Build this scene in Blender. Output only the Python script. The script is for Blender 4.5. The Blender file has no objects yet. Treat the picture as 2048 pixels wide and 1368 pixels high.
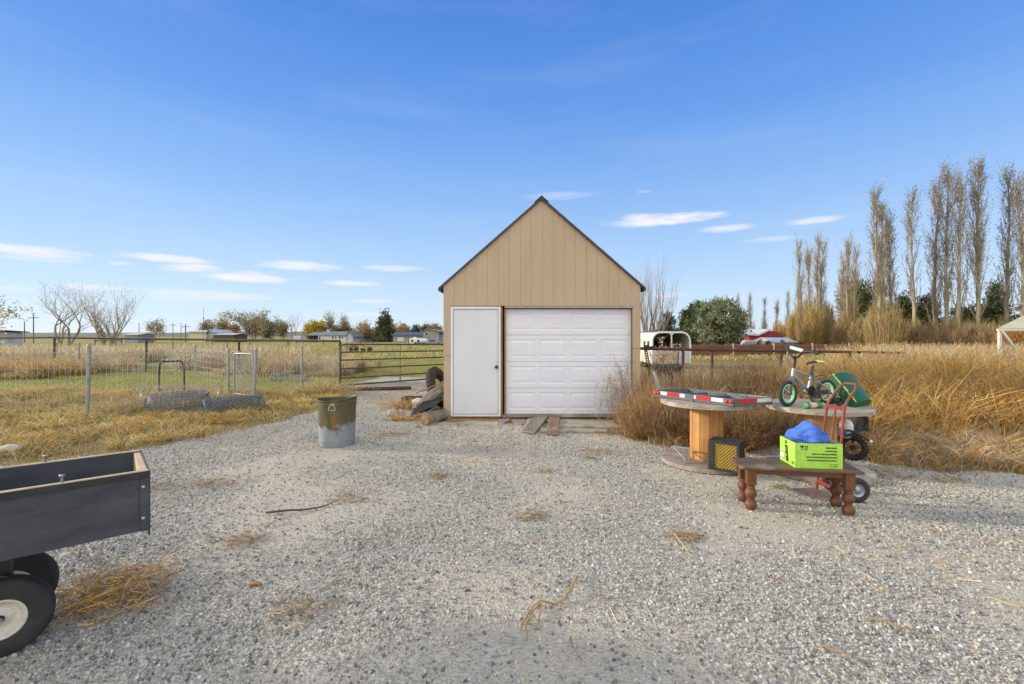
import bpy, bmesh, math, random
import numpy as np
from mathutils import Vector, Matrix, Euler, noise as mnoise
R = math.radians
rnd = random.Random(7)
rng = np.random.default_rng(7)
scene = bpy.context.scene
COL = scene.collection
# ------------------------------------------------------------------ camera model (photo measured at 2048 x 1368)
F, CX, HY, H = 938.7, 1024.0, 672.0, 1.58
def gp(px, py, z=0.0):
    Y = F * (H - z) / (py - HY)
    return Vector(((px - CX) / F * Y, Y, z))
def at(px, py, Y):
    return Vector(((px - CX) / F * Y, Y, H - (py - HY) / F * Y))
def V(*a): return Vector(a)

# ------------------------------------------------------------------ materials
def newmat(name):
    m = bpy.data.materials.new(name); m.use_nodes = True
    nt = m.node_tree; b = nt.nodes['Principled BSDF']
    return m, nt, b
def N(nt, t, **k):
    n = nt.nodes.new(t)
    for a, v in k.items():
        if hasattr(n, a): setattr(n, a, v)
        else: n.inputs[a].default_value = v
    return n
def rgba(c): return (c[0], c[1], c[2], 1.0)
def ramp(nt, stops, fac, mode='LINEAR'):
    r = nt.nodes.new('ShaderNodeValToRGB'); r.color_ramp.interpolation = mode
    e = r.color_ramp.elements
    while len(e) > 1: e.remove(e[-1])
    e[0].position = stops[0][0]; e[0].color = rgba(stops[0][1])
    for p, c in stops[1:]:
        x = e.new(p); x.color = rgba(c)
    nt.links.new(fac, r.inputs['Fac']); return r.outputs['Color']
def mixc(nt, fac, a, b, blend='MIX'):
    m = nt.nodes.new('ShaderNodeMix'); m.data_type = 'RGBA'; m.blend_type = blend
    for i, v in ((0, fac), (6, a), (7, b)):
        if hasattr(v, 'links'): nt.links.new(v, m.inputs[i])
        else: m.inputs[i].default_value = v if i == 0 else rgba(v)
    return m.outputs[2]
def mth(nt, op, a, b=0.0, c=None, clamp=False):
    m = nt.nodes.new('ShaderNodeMath'); m.operation = op; m.use_clamp = clamp
    for i, v in enumerate((a, b) if c is None else (a, b, c)):
        if hasattr(v, 'links'): nt.links.new(v, m.inputs[i])
        else: m.inputs[i].default_value = v
    return m.outputs[0]
def coords(nt, scale=(1, 1, 1), rot=(0, 0, 0), kind='Object'):
    tc = nt.nodes.new('ShaderNodeTexCoord'); mp = nt.nodes.new('ShaderNodeMapping')
    mp.inputs['Scale'].default_value = scale; mp.inputs['Rotation'].default_value = rot
    nt.links.new(tc.outputs[kind], mp.inputs['Vector']); return mp.outputs[0]
def noise(nt, vec, scale, detail=5, rough=.6):
    n = nt.nodes.new('ShaderNodeTexNoise'); n.inputs['Scale'].default_value = scale
    n.inputs['Detail'].default_value = detail; n.inputs['Roughness'].default_value = rough
    nt.links.new(vec, n.inputs['Vector']); return n.outputs['Fac']
def bump(nt, b, h, strength, dist=.01):
    n = nt.nodes.new('ShaderNodeBump'); n.inputs['Strength'].default_value = strength
    n.inputs['Distance'].default_value = dist; nt.links.new(h, n.inputs['Height'])
    nt.links.new(n.outputs[0], b.inputs['Normal'])
def pm(name, c1, c2=None, scale=8, rough=.7, bstr=.2, bscale=40, metal=0, stretch=(1, 1, 1), lo=.35, hi=.65, spec=.4, rot=(0,0,0), speck=.35):
    """two-tone worn surface: soft large patches, fine speckle, fine bump"""
    m, nt, b = newmat(name); c2 = c2 or tuple(x * .75 for x in c1)
    v = coords(nt, stretch, rot); n = noise(nt, v, scale)
    c = ramp(nt, [(lo, c1), (hi, c2)], n)
    n2 = noise(nt, v, scale * 9, 3)
    c = mixc(nt, speck, c, ramp(nt, [(.3, (.55,) * 3), (.7, (1.3,) * 3)], n2), 'MULTIPLY')
    nt.links.new(c, b.inputs['Base Color']); b.inputs['Roughness'].default_value = rough
    nt.links.new(ramp(nt, [(.3, (rough * .8,) * 3), (.7, (min(1, rough * 1.2),) * 3)], n), b.inputs['Roughness'])
    b.inputs['Metallic'].default_value = metal; b.inputs['Specular IOR Level'].default_value = spec
    bump(nt, b, noise(nt, v, bscale, 4), bstr)
    return m
def wood(name, c1, c2, axis='X', rough=.75, dens=14, bstr=.5, patch=None):
    s = {'X': (.6, dens, dens), 'Y': (dens, .6, dens), 'Z': (dens, dens, .6)}[axis]
    m, nt, b = newmat(name); v = coords(nt, s)
    n = noise(nt, v, 1.6, 7, .65)
    c = ramp(nt, [(.3, c1), (.48, tuple((a + b_) / 2 for a, b_ in zip(c1, c2))), (.68, c2)], n)
    v2 = coords(nt); n2 = noise(nt, v2, 5, 4)
    c = mixc(nt, .5, c, ramp(nt, [(.3, (.6,) * 3), (.7, (1.25,) * 3)], n2), 'MULTIPLY')
    if patch:
        c = mixc(nt, ramp(nt, [(.52, (0,) * 3), (.62, (1,) * 3)], noise(nt, v2, 3.1, 5)), c, patch)
    nt.links.new(c, b.inputs['Base Color']); b.inputs['Roughness'].default_value = rough
    bump(nt, b, n, bstr, .004); return m
def attrmat(name, rough=.9, trans=.25):
    m, nt, b = newmat(name)
    a = N(nt, 'ShaderNodeAttribute', attribute_name='Col'); nt.links.new(a.outputs['Color'], b.inputs['Base Color'])
    b.inputs['Roughness'].default_value = rough; b.inputs['Specular IOR Level'].default_value = .15
    if trans:
        t = nt.nodes.new('ShaderNodeBsdfTranslucent'); nt.links.new(a.outputs['Color'], t.inputs['Color'])
        mx = nt.nodes.new('ShaderNodeMixShader'); mx.inputs[0].default_value = trans
        nt.links.new(b.outputs[0], mx.inputs[1]); nt.links.new(t.outputs[0], mx.inputs[2])
        nt.links.new(mx.outputs[0], nt.nodes['Material Output'].inputs['Surface'])
    return m
MLEAF = attrmat('leaf_and_grass', .9, .35)
MTWIG = attrmat('twig_and_stem', .9, 0)
MBARK = pm('bark', (.20, .165, .12), (.11, .09, .065), 6, .95, .6, 30, stretch=(3, 3, .5))

# ------------------------------------------------------------------ scene objects helpers
def setp(o, label=None, cat=None, group=None, kind=None):
    if label: o['label'] = label
    if cat: o['category'] = cat
    if group: o['group'] = group
    if kind: o['kind'] = kind
    return o
def thing(name, label, cat, loc=(0, 0, 0), group=None):
    o = bpy.data.objects.new(name, None); COL.objects.link(o); o.location = loc
    o.empty_display_size = .1
    return setp(o, label, cat, group)
def root_of(o):
    p = Vector((0, 0, 0))
    while o is not None: p = p + Vector(o.location); o = o.parent
    return p
class MB:
    def __init__(s): s.v, s.f, s.s, s.m = [], [], [], []
    def add(s, vs, fs, smooth=False, mi=0):
        o = len(s.v); s.v += [tuple(x) for x in vs]
        for f in fs: s.f.append([i + o for i in f]); s.s.append(smooth); s.m.append(mi)
    def box(s, c, size, M=None, mi=0):
        x, y, z = size[0] / 2, size[1] / 2, size[2] / 2; c = Vector(c)
        vs = [Vector(p) for p in ((-x,-y,-z),(x,-y,-z),(x,y,-z),(-x,y,-z),(-x,-y,z),(x,-y,z),(x,y,z),(-x,y,z))]
        if M is not None: vs = [M @ p for p in vs]
        s.add([p + c for p in vs], [(0,3,2,1),(4,5,6,7),(0,1,5,4),(1,2,6,5),(2,3,7,6),(3,0,4,7)], mi=mi)
    def box2(s, a, b, mi=0):
        s.box([(a[i] + b[i]) / 2 for i in range(3)], [abs(b[i] - a[i]) for i in range(3)], mi=mi)
    def beam(s, a, b, w, h, up=(0, 0, 1), mi=0):
        a, b = Vector(a), Vector(b); d = (b - a); L = d.length; d.normalize()
        u = Vector(up); x = d; y = u.cross(x)
        if y.length < 1e-4: y = Vector((0, 1, 0)).cross(x)
        y.normalize(); z = x.cross(y)
        M = Matrix((x, y, z)).transposed(); s.box((a + b) / 2, (L, w, h), M, mi)
    def prism(s, poly, vec, mi=0):
        n = len(poly); vec = Vector(vec); a = [Vector(p) for p in poly]; b = [p + vec for p in a]
        s.add(a + b, [list(range(n))[::-1], [n + i for i in range(n)]] + [(i, (i + 1) % n, n + (i + 1) % n, n + i) for i in range(n)], mi=mi)
    def tube(s, pts, r, n=8, closed=False, caps=True, smooth=True, mi=0):
        pts = [Vector(p) for p in pts]; m = len(pts)
        rs = r if isinstance(r, (list, tuple)) else [r] * m
        T = []
        for i in range(m):
            a = pts[i - 1] if (i > 0 or closed) else pts[i]; b = pts[(i + 1) % m] if (i < m - 1 or closed) else pts[i]
            t = (b - a); t.normalize(); T.append(t)
        up = Vector((0, 0, 1)) if abs(T[0].z) < .9 else Vector((1, 0, 0))
        nn = T[0].cross(up).normalized(); vs = []
        for i in range(m):
            nn = (nn - T[i] * nn.dot(T[i])).normalized(); bb = T[i].cross(nn)
            for k in range(n):
                a = 2 * math.pi * k / n; vs.append(pts[i] + (nn * math.cos(a) + bb * math.sin(a)) * rs[i])
        fs = []; mm = m if closed else m - 1
        for i in range(mm):
            j = (i + 1) % m
            for k in range(n): fs.append((i * n + k, i * n + (k + 1) % n, j * n + (k + 1) % n, j * n + k))
        s.add(vs, fs, smooth, mi)
        if caps and not closed:
            s.add(vs[:n], [list(range(n))[::-1]], mi=mi); s.add(vs[-n:], [list(range(n))], mi=mi)
    def lathe(s, prof, c=(0, 0, 0), n=24, M=None, smooth=True, mi=0, warp=None):
        c = Vector(c); vs = []
        for (r, z) in prof:
            for k in range(n):
                a = 2 * math.pi * k / n; p = Vector((r * math.cos(a), r * math.sin(a), z))
                if warp: p = warp(p, a)
                vs.append((M @ p if M is not None else p) + c)
        fs = [(i * n + k, i * n + (k + 1) % n, (i + 1) * n + (k + 1) % n, (i + 1) * n + k) for i in range(len(prof) - 1) for k in range(n)]
        s.add(vs, fs, smooth, mi)
        if len(prof) >= 4 and abs(prof[0][0] - prof[-1][0]) < 1e-4: return
        if prof[0][0] > 1e-4: s.add(vs[:n], [list(range(n))[::-1]], mi=mi)
        if prof[-1][0] > 1e-4: s.add(vs[-n:], [list(range(n))], mi=mi)
    def build(s, name, mats, parent=None, loc=None, bevel=0, label=None):
        me = bpy.data.meshes.new(name)
        o = bpy.data.objects.new(name, me); COL.objects.link(o)
        if parent is not None: off = root_of(parent); o.parent = parent
        elif loc is not None: off = Vector(loc); o.location = off
        else: off = Vector((0, 0, 0))
        me.from_pydata([(x - off.x, y - off.y, z - off.z) for x, y, z in s.v], [], s.f)
        me.polygons.foreach_set('use_smooth', s.s)
        mats = mats if isinstance(mats, (list, tuple)) else [mats]
        for m in mats: me.materials.append(m)
        me.polygons.foreach_set('material_index', s.m)
        me.validate(); me.update()
        if bevel:
            b = o.modifiers.new('bevel', 'BEVEL'); b.width = bevel; b.segments = 2; b.limit_method = 'ANGLE'; b.angle_limit = R(40)
        if label: o['label'] = label
        return o
def rotz(a): return Matrix.Rotation(a, 3, 'Z')
def basis(x, y, z): return Matrix((Vector(x), Vector(y), Vector(z))).transposed()

def np_mesh(name, verts, faces4, cols, mat, parent=None, loc=None, smooth=False):
    """verts (n,3) faces (m,4) cols (n,3)"""
    me = bpy.data.meshes.new(name); o = bpy.data.objects.new(name, me); COL.objects.link(o)
    off = np.zeros(3)
    if parent is not None: off = np.array(root_of(parent)); o.parent = parent
    elif loc is not None: off = np.array(loc); o.location = loc
    verts = (verts - off).astype(np.float32); m = len(faces4)
    me.vertices.add(len(verts)); me.vertices.foreach_set('co', verts.ravel())
    me.loops.add(m * 4); me.loops.foreach_set('vertex_index', faces4.astype(np.int32).ravel())
    me.polygons.add(m); me.polygons.foreach_set('loop_start', np.arange(0, m * 4, 4, dtype=np.int32))
    me.polygons.foreach_set('use_smooth', np.full(m, smooth))
    me.update(calc_edges=True)
    if cols is not None:
        ca = me.color_attributes.new('Col', 'FLOAT_COLOR', 'POINT')
        c4 = np.ones((len(verts), 4), np.float32); c4[:, :3] = np.clip(cols, 0, 1); ca.data.foreach_set('color', c4.ravel())
    me.materials.append(mat); return o
def quads(name, P, C, mat, parent=None, loc=None):
    """P (n,4,3), C (n,3)"""
    n = len(P); return np_mesh(name, P.reshape(-1, 3), np.arange(n * 4).reshape(n, 4), np.repeat(C, 4, 0), mat, parent, loc)
def perp(D, g=rng):
    r_ = g.normal(size=D.shape); s = np.cross(D, r_); return s / (np.linalg.norm(s, axis=1, keepdims=True) + 1e-9)
def ribbon(P0, P1, w0, w1, side=None):
    D = P1 - P0
    if side is None: side = perp(D)
    w0 = np.reshape(w0, (-1, 1)) * .5; w1 = np.reshape(w1, (-1, 1)) * .5
    return np.stack([P0 - side * w0, P0 + side * w0, P1 + side * w1, P1 - side * w1], 1)
def segprisms(name, S, C, mat, parent=None, loc=None, sides=3):
    """S list of (p0,p1,r0,r1)"""
    A = np.array([list(s[0]) + list(s[1]) + [s[2], s[3]] for s in S], float)
    P0, P1, r0, r1 = A[:, :3], A[:, 3:6], A[:, 6:7], A[:, 7:8]
    D = P1 - P0; L = np.linalg.norm(D, axis=1, keepdims=True) + 1e-9; D = D / L; P1 = P1 + D * (r1 * .5)
    ref = np.where(np.abs(D[:, 2:3]) < .9, np.array([[0, 0, 1.]]), np.array([[1., 0, 0]]))
    a = np.cross(D, ref); a /= np.linalg.norm(a, axis=1, keepdims=True); b = np.cross(D, a)
    vs = []
    for P, r_ in ((P0, r0), (P1, r1)):
        for k in range(sides):
            t = 2 * math.pi * k / sides; vs.append(P + (a * math.cos(t) + b * math.sin(t)) * r_)
    VV = np.stack(vs, 1); n = len(S); base = (np.arange(n) * 2 * sides)[:, None, None]
    fq = np.array([[k, (k + 1) % sides, sides + (k + 1) % sides, sides + k] for k in range(sides)])[None] + base
    return np_mesh(name, VV.reshape(-1, 3), fq.reshape(-1, 4), np.repeat(C, 2 * sides, 0), mat, parent, loc, smooth=sides > 3)
def jit(c, n, amt=.2, g=rng):
    c = np.array(c, float); return np.clip(c[None] * (1 + g.normal(size=(n, 1)) * amt) * (1 + g.normal(size=(n, 3)) * amt * .25), .005, 1)
def pick(cols, n, amt=.15, w=None):
    cols = np.array(cols, float); i = rng.choice(len(cols), n, p=w); c = cols[i]
    return np.clip(c * (1 + rng.normal(size=(n, 1)) * amt) * (1 + rng.normal(size=(n, 3)) * .05), .005, 1)

# ------------------------------------------------------------------ zones on the ground
GRAV = [(-12, -3), (-9, 3.4), (-7.2, 5.3), (-6.0, 5.9), (-5.2, 6.7), (-4.5, 7.2), (-4.35, 8.4), (-4.0, 9.9), (-4.0, 11.6), (-5.3, 14.2),
        (-5.0, 18), (-3.0, 18), (-2.7, 15), (-1.9, 11.6), (-1.6, 8.6), (2.3, 8.6), (1.9, 7.4), (2.0, 6.9), (3.0, 6.7), (4.2, 6.4), (4.6, 5.95),
        (5.1, 5.5), (5.8, 5.35), (7.4, 5.2), (9, 4.2), (13, -3)]
GP = np.array(GRAV, float)
def poly_sd(x, y, P):
    x = np.asarray(x, float); y = np.asarray(y, float)
    inside = np.zeros(x.shape, bool); dmin = np.full(x.shape, 1e9)
    n = len(P)
    for i in range(n):
        ax, ay = P[i]; bx, by = P[(i + 1) % n]
        c = ((ay > y) != (by > y)) & (x < (bx - ax) * (y - ay) / (by - ay + 1e-12) + ax); inside ^= c
        dx, dy = bx - ax, by - ay; t = np.clip(((x - ax) * dx + (y - ay) * dy) / (dx * dx + dy * dy), 0, 1)
        dmin = np.minimum(dmin, np.hypot(x - ax - t * dx, y - ay - t * dy))
    return np.where(inside, dmin, -dmin)
def vnoise(x, y, s=1.0, seed=0):
    x = np.asarray(x) * s + seed * 17.3; y = np.asarray(y) * s + seed * 9.1
    xi, yi = np.floor(x), np.floor(y); fx, fy = x - xi, y - yi; fx = fx * fx * (3 - 2 * fx); fy = fy * fy * (3 - 2 * fy)
    def h(a, b): v = np.sin(a * 127.1 + b * 311.7 + seed * 74.7) * 43758.5453; return v - np.floor(v)
    return (h(xi, yi) * (1 - fx) + h(xi + 1, yi) * fx) * (1 - fy) + (h(xi, yi + 1) * (1 - fx) + h(xi + 1, yi + 1) * fx) * fy
def fbm(x, y, s=1.0, seed=0):
    return .55 * vnoise(x, y, s, seed) + .3 * vnoise(x, y, s * 2.3, seed + 1) + .15 * vnoise(x, y, s * 5.1, seed + 2)
def grav(x, y): return poly_sd(x, y, GP) + (fbm(x, y, 1.3, 3) - .5) * 1.1
def hgt(x, y):
    g = np.clip(-grav(x, y) * .6, 0, 1)
    far = np.clip((np.hypot(x, y) - 60) / 200, 0, 1)
    return (fbm(x, y, .9, 5) - .5) * (.015 + .10 * g) * np.clip(1.2 - far, 0, 1) + g * .02
def h1(x, y): return float(hgt(np.array([x]), np.array([y]))[0])
# ------------------------------------------------------------------ ground sheet
def axis(lo, hi, step, far):
    c = list(np.arange(lo, hi + 1e-6, step)); s = step; a = c[-1]
    while a < far: s *= 1.22; a += s; c.append(a)
    s = step; a = c[0]
    while a > -far: s *= 1.22; a -= s; c.insert(0, a)
    return np.array(c)
gx, gy = axis(-17, 13, .14, 2500), axis(-1, 22, .14, 2500)
XX, YY = np.meshgrid(gx, gy); nx, ny = len(gx), len(gy)
x, y = XX.ravel(), YY.ravel(); z = hgt(x, y)
idx = np.arange(nx * ny).reshape(ny, nx)
fc = np.stack([idx[:-1, :-1], idx[:-1, 1:], idx[1:, 1:], idx[1:, :-1]], -1).reshape(-1, 4)
gm = np.clip(grav(x, y) * 2.2 + .5, 0, 1)
gn = np.clip((fbm(x, y, .35, 9) - .38) * 3.2, 0, 1)            # green patches
gn = gn * np.clip((y - 9.5) / 4, 0, 1) * np.clip(1.3 - np.clip(x - 3, 0, 9) * .12, 0, 1)
gn = np.where((y > 10.5) & (x < 0), np.clip(gn + .5, 0, 1), gn)
def ground_mat():
    m, nt, b = newmat('ground_gravel_and_turf')
    at_ = N(nt, 'ShaderNodeAttribute', attribute_name='Col'); sp = nt.nodes.new('ShaderNodeSeparateColor'); nt.links.new(at_.outputs['Color'], sp.inputs[0])
    v = coords(nt)
    vo = nt.nodes.new('ShaderNodeTexVoronoi'); vo.inputs['Scale'].default_value = 58; nt.links.new(v, vo.inputs['Vector'])
    vs = nt.nodes.new('ShaderNodeTexVoronoi'); vs.inputs['Scale'].default_value = 120; nt.links.new(v, vs.inputs['Vector'])
    sc = nt.nodes.new('ShaderNodeSeparateColor'); nt.links.new(vo.outputs['Color'], sc.inputs[0])
    st = ramp(nt, [(0, (.13, .127, .115)), (.25, (.30, .286, .255)), (.55, (.46, .43, .37)), (.8, (.53, .475, .375)), (1, (.65, .61, .54))], sc.outputs[0])
    sc2 = nt.nodes.new('ShaderNodeSeparateColor'); nt.links.new(vs.outputs['Color'], sc2.inputs[0])
    st2 = ramp(nt, [(0, (.17, .165, .15)), (.5, (.46, .43, .37)), (1, (.65, .61, .54))], sc2.outputs[0])
    stone = mixc(nt, .45, st, st2)
    dust = ramp(nt, [(.4, (.46, .405, .32)), (.7, (.54, .49, .40))], noise(nt, v, 30, 6, .7))
    pn = noise(nt, v, .55, 6, .6)
    gr = mixc(nt, mth(nt, 'MULTIPLY', ramp(nt, [(.40, (0,) * 3), (.56, (1,) * 3)], noise(nt, v, .6, 5, .5)), .75), stone, dust)
    gr = mixc(nt, .5, gr, ramp(nt, [(.3, (.80, .79, .78)), (.7, (1.12, 1.10, 1.05))], noise(nt, v, 1.7, 5)), 'MULTIPLY')
    nn = noise(nt, v, 9, 8, .75)
    straw = ramp(nt, [(.25, (.10, .075, .035)), (.5, (.27, .20, .10)), (.75, (.42, .33, .17))], nn)
    green = ramp(nt, [(.25, (.09, .09, .022)), (.5, (.25, .245, .055)), (.8, (.42, .37, .12))], nn)
    big = noise(nt, v, .06, 5, .6)
    straw = mixc(nt, .5, straw, ramp(nt, [(.35, (.75, .7, .6)), (.65, (1.2, 1.15, 1.0))], big), 'MULTIPLY')
    turf = mixc(nt, sp.outputs[1], straw, green)
    edge = mth(nt, 'ADD', sp.outputs[0], mth(nt, 'MULTIPLY', mth(nt, 'SUBTRACT', noise(nt, v, 14, 6, .7), .5), .9), clamp=True)
    fac = ramp(nt, [(.42, (0,) * 3), (.58, (1,) * 3)], edge)
    c = mixc(nt, fac, turf, gr); nt.links.new(c, b.inputs['Base Color'])
    b.inputs['Roughness'].default_value = .95; b.inputs['Specular IOR Level'].default_value = .2
    hh = mth(nt, 'SUBTRACT', 1.0, mth(nt, 'MULTIPLY', vo.outputs['Distance'], 1.2)); hh = mth(nt, 'ADD', hh, mth(nt, 'MULTIPLY', nn, .6))
    bump(nt, b, hh, .8, .008); return m
MGROUND = ground_mat()
go = np_mesh('ground', np.stack([x, y, z], 1), fc, np.stack([gm, gn, gn * 0], 1), MGROUND, smooth=True)
setp(go, kind='structure')

# far ridge
def ridge(name, Y, h0, col1, col2, seed, x0=-2600, x1=2600, w=200):
    xs = np.linspace(x0, x1, 260); vs = []; fs = []
    for i, xx in enumerate(xs):
        hh = h0 * (.55 + .6 * float(fbm(np.array([xx]), np.array([0.]), .0025, seed)[0]) + .12 * float(fbm(np.array([xx]), np.array([3.]), .03, seed)[0]))
        vs += [(xx, Y - w, -1), (xx, Y, hh), (xx, Y + w * 2, hh * .7), (xx, Y + w * 4, -3)]
    for i in range(len(xs) - 1):
        for k in range(3): a = i * 4 + k; fs.append((a, a + 4, a + 5, a + 1))
    b = MB(); b.add(vs, fs, True)
    o = b.build(name, pm(name, col1, col2, .02, .95, .3, .3)); setp(o, kind='structure')
ridge('hills', 1300, 13.5, (.19, .17, .12), (.12, .12, .09), 2)

# ------------------------------------------------------------------ gravel stones (uncountable): instanced pebbles made by geometry nodes
def gravel_stones():
    st = .25; xs = np.arange(-7, 7.5, st); ys = np.arange(1.2, 16.0, st); P = []; Fq = []
    for a in xs:
        for b_ in ys:
            if abs(a) > 1.2 * (b_ + .6) + .3: continue
            if b_ > 8.4 and a > -1.7: continue
            if float(grav(np.array([a + st / 2]), np.array([b_ + st / 2]))[0]) < -.05: continue
            i = len(P); P += [(a, b_, 0), (a + st, b_, 0), (a + st, b_ + st, 0), (a, b_ + st, 0)]; Fq.append([i, i + 1, i + 2, i + 3])
    P = np.array(P, float); P[:, 2] = hgt(P[:, 0], P[:, 1]) + .002
    m, nt, b = newmat('pebble')
    oi = nt.nodes.new('ShaderNodeObjectInfo')
    c = ramp(nt, [(0, (.11, .108, .105)), (.18, (.23, .226, .218)), (.38, (.375, .362, .33)), (.55, (.44, .425, .375)), (.70, (.48, .435, .35)),
                  (.84, (.34, .345, .355)), (.95, (.50, .49, .46)), (1, (.66, .65, .61))], oi.outputs['Random'])
    v = coords(nt); c = mixc(nt, .6, c, ramp(nt, [(.3, (.7,) * 3), (.7, (1.25,) * 3)], noise(nt, v, 3, 4)), 'MULTIPLY')
    nt.links.new(c, b.inputs['Base Color']); b.inputs['Roughness'].default_value = .85; b.inputs['Specular IOR Level'].default_value = .25
    o = np_mesh('gravel', P, np.array(Fq), None, m); setp(o, kind='stuff')
    o['label'] = 'grey and tan crushed gravel covering the yard'
    g = bpy.data.node_groups.new('pebbles', 'GeometryNodeTree')
    g.interface.new_socket('Geometry', in_out='INPUT', socket_type='NodeSocketGeometry'); g.interface.new_socket('Geometry', in_out='OUTPUT', socket_type='NodeSocketGeometry')
    n = g.nodes; L = g.links.new
    gi, go_ = n.new('NodeGroupInput'), n.new('NodeGroupOutput')
    dp = n.new('GeometryNodeDistributePointsOnFaces'); dp.inputs['Density'].default_value = 2300; dp.inputs['Seed'].default_value = 3
    # fewer loose stones on the packed wheel tracks
    pos = n.new('GeometryNodeInputPosition'); nz = n.new('ShaderNodeTexNoise'); nz.inputs['Scale'].default_value = .6; nz.inputs['Detail'].default_value = 5
    L(pos.outputs[0], nz.inputs['Vector'])
    mr = n.new('ShaderNodeMapRange'); mr.inputs[1].default_value = .40; mr.inputs[2].default_value = .58; mr.inputs[3].default_value = 4300; mr.inputs[4].default_value = 500
    L(nz.outputs['Fac'], mr.inputs[0]); L(mr.outputs[0], dp.inputs['Density'])
    ico = n.new('GeometryNodeMeshIcoSphere'); ico.inputs['Radius'].default_value = 1; ico.inputs['Subdivisions'].default_value = 2
    sp = n.new('GeometryNodeSetPosition'); p2 = n.new('GeometryNodeInputPosition'); nz2 = n.new('ShaderNodeTexNoise'); nz2.inputs['Scale'].default_value = 1.1; nz2.inputs['Detail'].default_value = 2
    L(p2.outputs[0], nz2.inputs['Vector']); sb = n.new('ShaderNodeVectorMath'); sb.operation = 'SUBTRACT'; sb.inputs[1].default_value = (.5, .5, .5)
    L(nz2.outputs['Color'], sb.inputs[0]); scl = n.new('ShaderNodeVectorMath'); scl.operation = 'SCALE'; scl.inputs['Scale'].default_value = 1.5
    L(sb.outputs[0], scl.inputs[0]); L(ico.outputs['Mesh'], sp.inputs['Geometry']); L(scl.outputs[0], sp.inputs['Offset'])
    sm = n.new('GeometryNodeSetMaterial'); sm.inputs['Material'].default_value = m; L(sp.outputs[0], sm.inputs['Geometry'])
    ip = n.new('GeometryNodeInstanceOnPoints'); L(dp.outputs['Points'], ip.inputs['Points']); L(sm.outputs[0], ip.inputs['Instance'])
    rv = n.new('FunctionNodeRandomValue'); rv.data_type = 'FLOAT_VECTOR'; rv.inputs[0].default_value = (-3.2, -3.2, -3.2); rv.inputs[1].default_value = (3.2, 3.2, 3.2); rv.inputs['Seed'].default_value = 5
    rot = n.new('FunctionNodeEulerToRotation') if hasattr(bpy.types, 'FunctionNodeEulerToRotation') else None
    if rot: L(rv.outputs[0], rot.inputs[0]); L(rot.outputs[0], ip.inputs['Rotation'])
    else: L(rv.outputs[0], ip.inputs['Rotation'])
    r1 = n.new('FunctionNodeRandomValue'); r1.data_type = 'FLOAT'; r1.inputs[2].default_value = 0; r1.inputs[3].default_value = 1; r1.inputs['Seed'].default_value = 8
    pw = n.new('ShaderNodeMath'); pw.operation = 'POWER'; pw.inputs[1].default_value = 3.0; L(r1.outputs[1], pw.inputs[0])
    ma = n.new('ShaderNodeMath'); ma.operation = 'MULTIPLY_ADD'; ma.inputs[1].default_value = .0082; ma.inputs[2].default_value = .0044; L(pw.outputs[0], ma.inputs[0])
    r2 = n.new('FunctionNodeRandomValue'); r2.data_type = 'FLOAT_VECTOR'; r2.inputs[0].default_value = (.9, .7, .5); r2.inputs[1].default_value = (1.4, 1.1, .9); r2.inputs['Seed'].default_value = 9
    vm = n.new('ShaderNodeVectorMath'); vm.operation = 'SCALE'; L(r2.outputs[0], vm.inputs[0]); L(ma.outputs[0], vm.inputs['Scale']); L(vm.outputs[0], ip.inputs['Scale'])
    L(gi.outputs[0], dp.inputs['Mesh']); L(ip.outputs[0], go_.inputs[0])
    o.modifiers.new('pebbles', 'NODES').node_group = g
gravel_stones()

# ------------------------------------------------------------------ grasses (uncountable)
STRAW = [(.46, .35, .17), (.56, .44, .24), (.36, .24, .10), (.62, .52, .32)]
ORANGE = [(.50, .24, .038), (.60, .35, .075), (.42, .18, .03), (.64, .44, .14)]
GREENG = [(.20, .23, .045), (.30, .29, .065), (.42, .37, .11), (.14, .16, .03)]
BRG = [(.24, .16, .08)]
GREY = [(.42, .36, .28), (.34, .27, .19), (.5, .45, .36)]
def scatter(n, x0, x1, y0, y1, dens=None, far_bias=1.0, fov=True):
    u = rng.random(n) ** far_bias; yy = y0 + (y1 - y0) * u; xx = x0 + (x1 - x0) * rng.random(n)
    k = np.ones(n, bool)
    if fov: k &= np.abs(xx) < yy * 1.16 + 1.2
    if dens is not None: k &= rng.random(n) < dens(xx, yy)
    k &= ~((xx > -1.32) & (xx < 2.47) & (yy > 8.8) & (yy < 14.2))
    return xx[k], yy[k]
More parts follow.
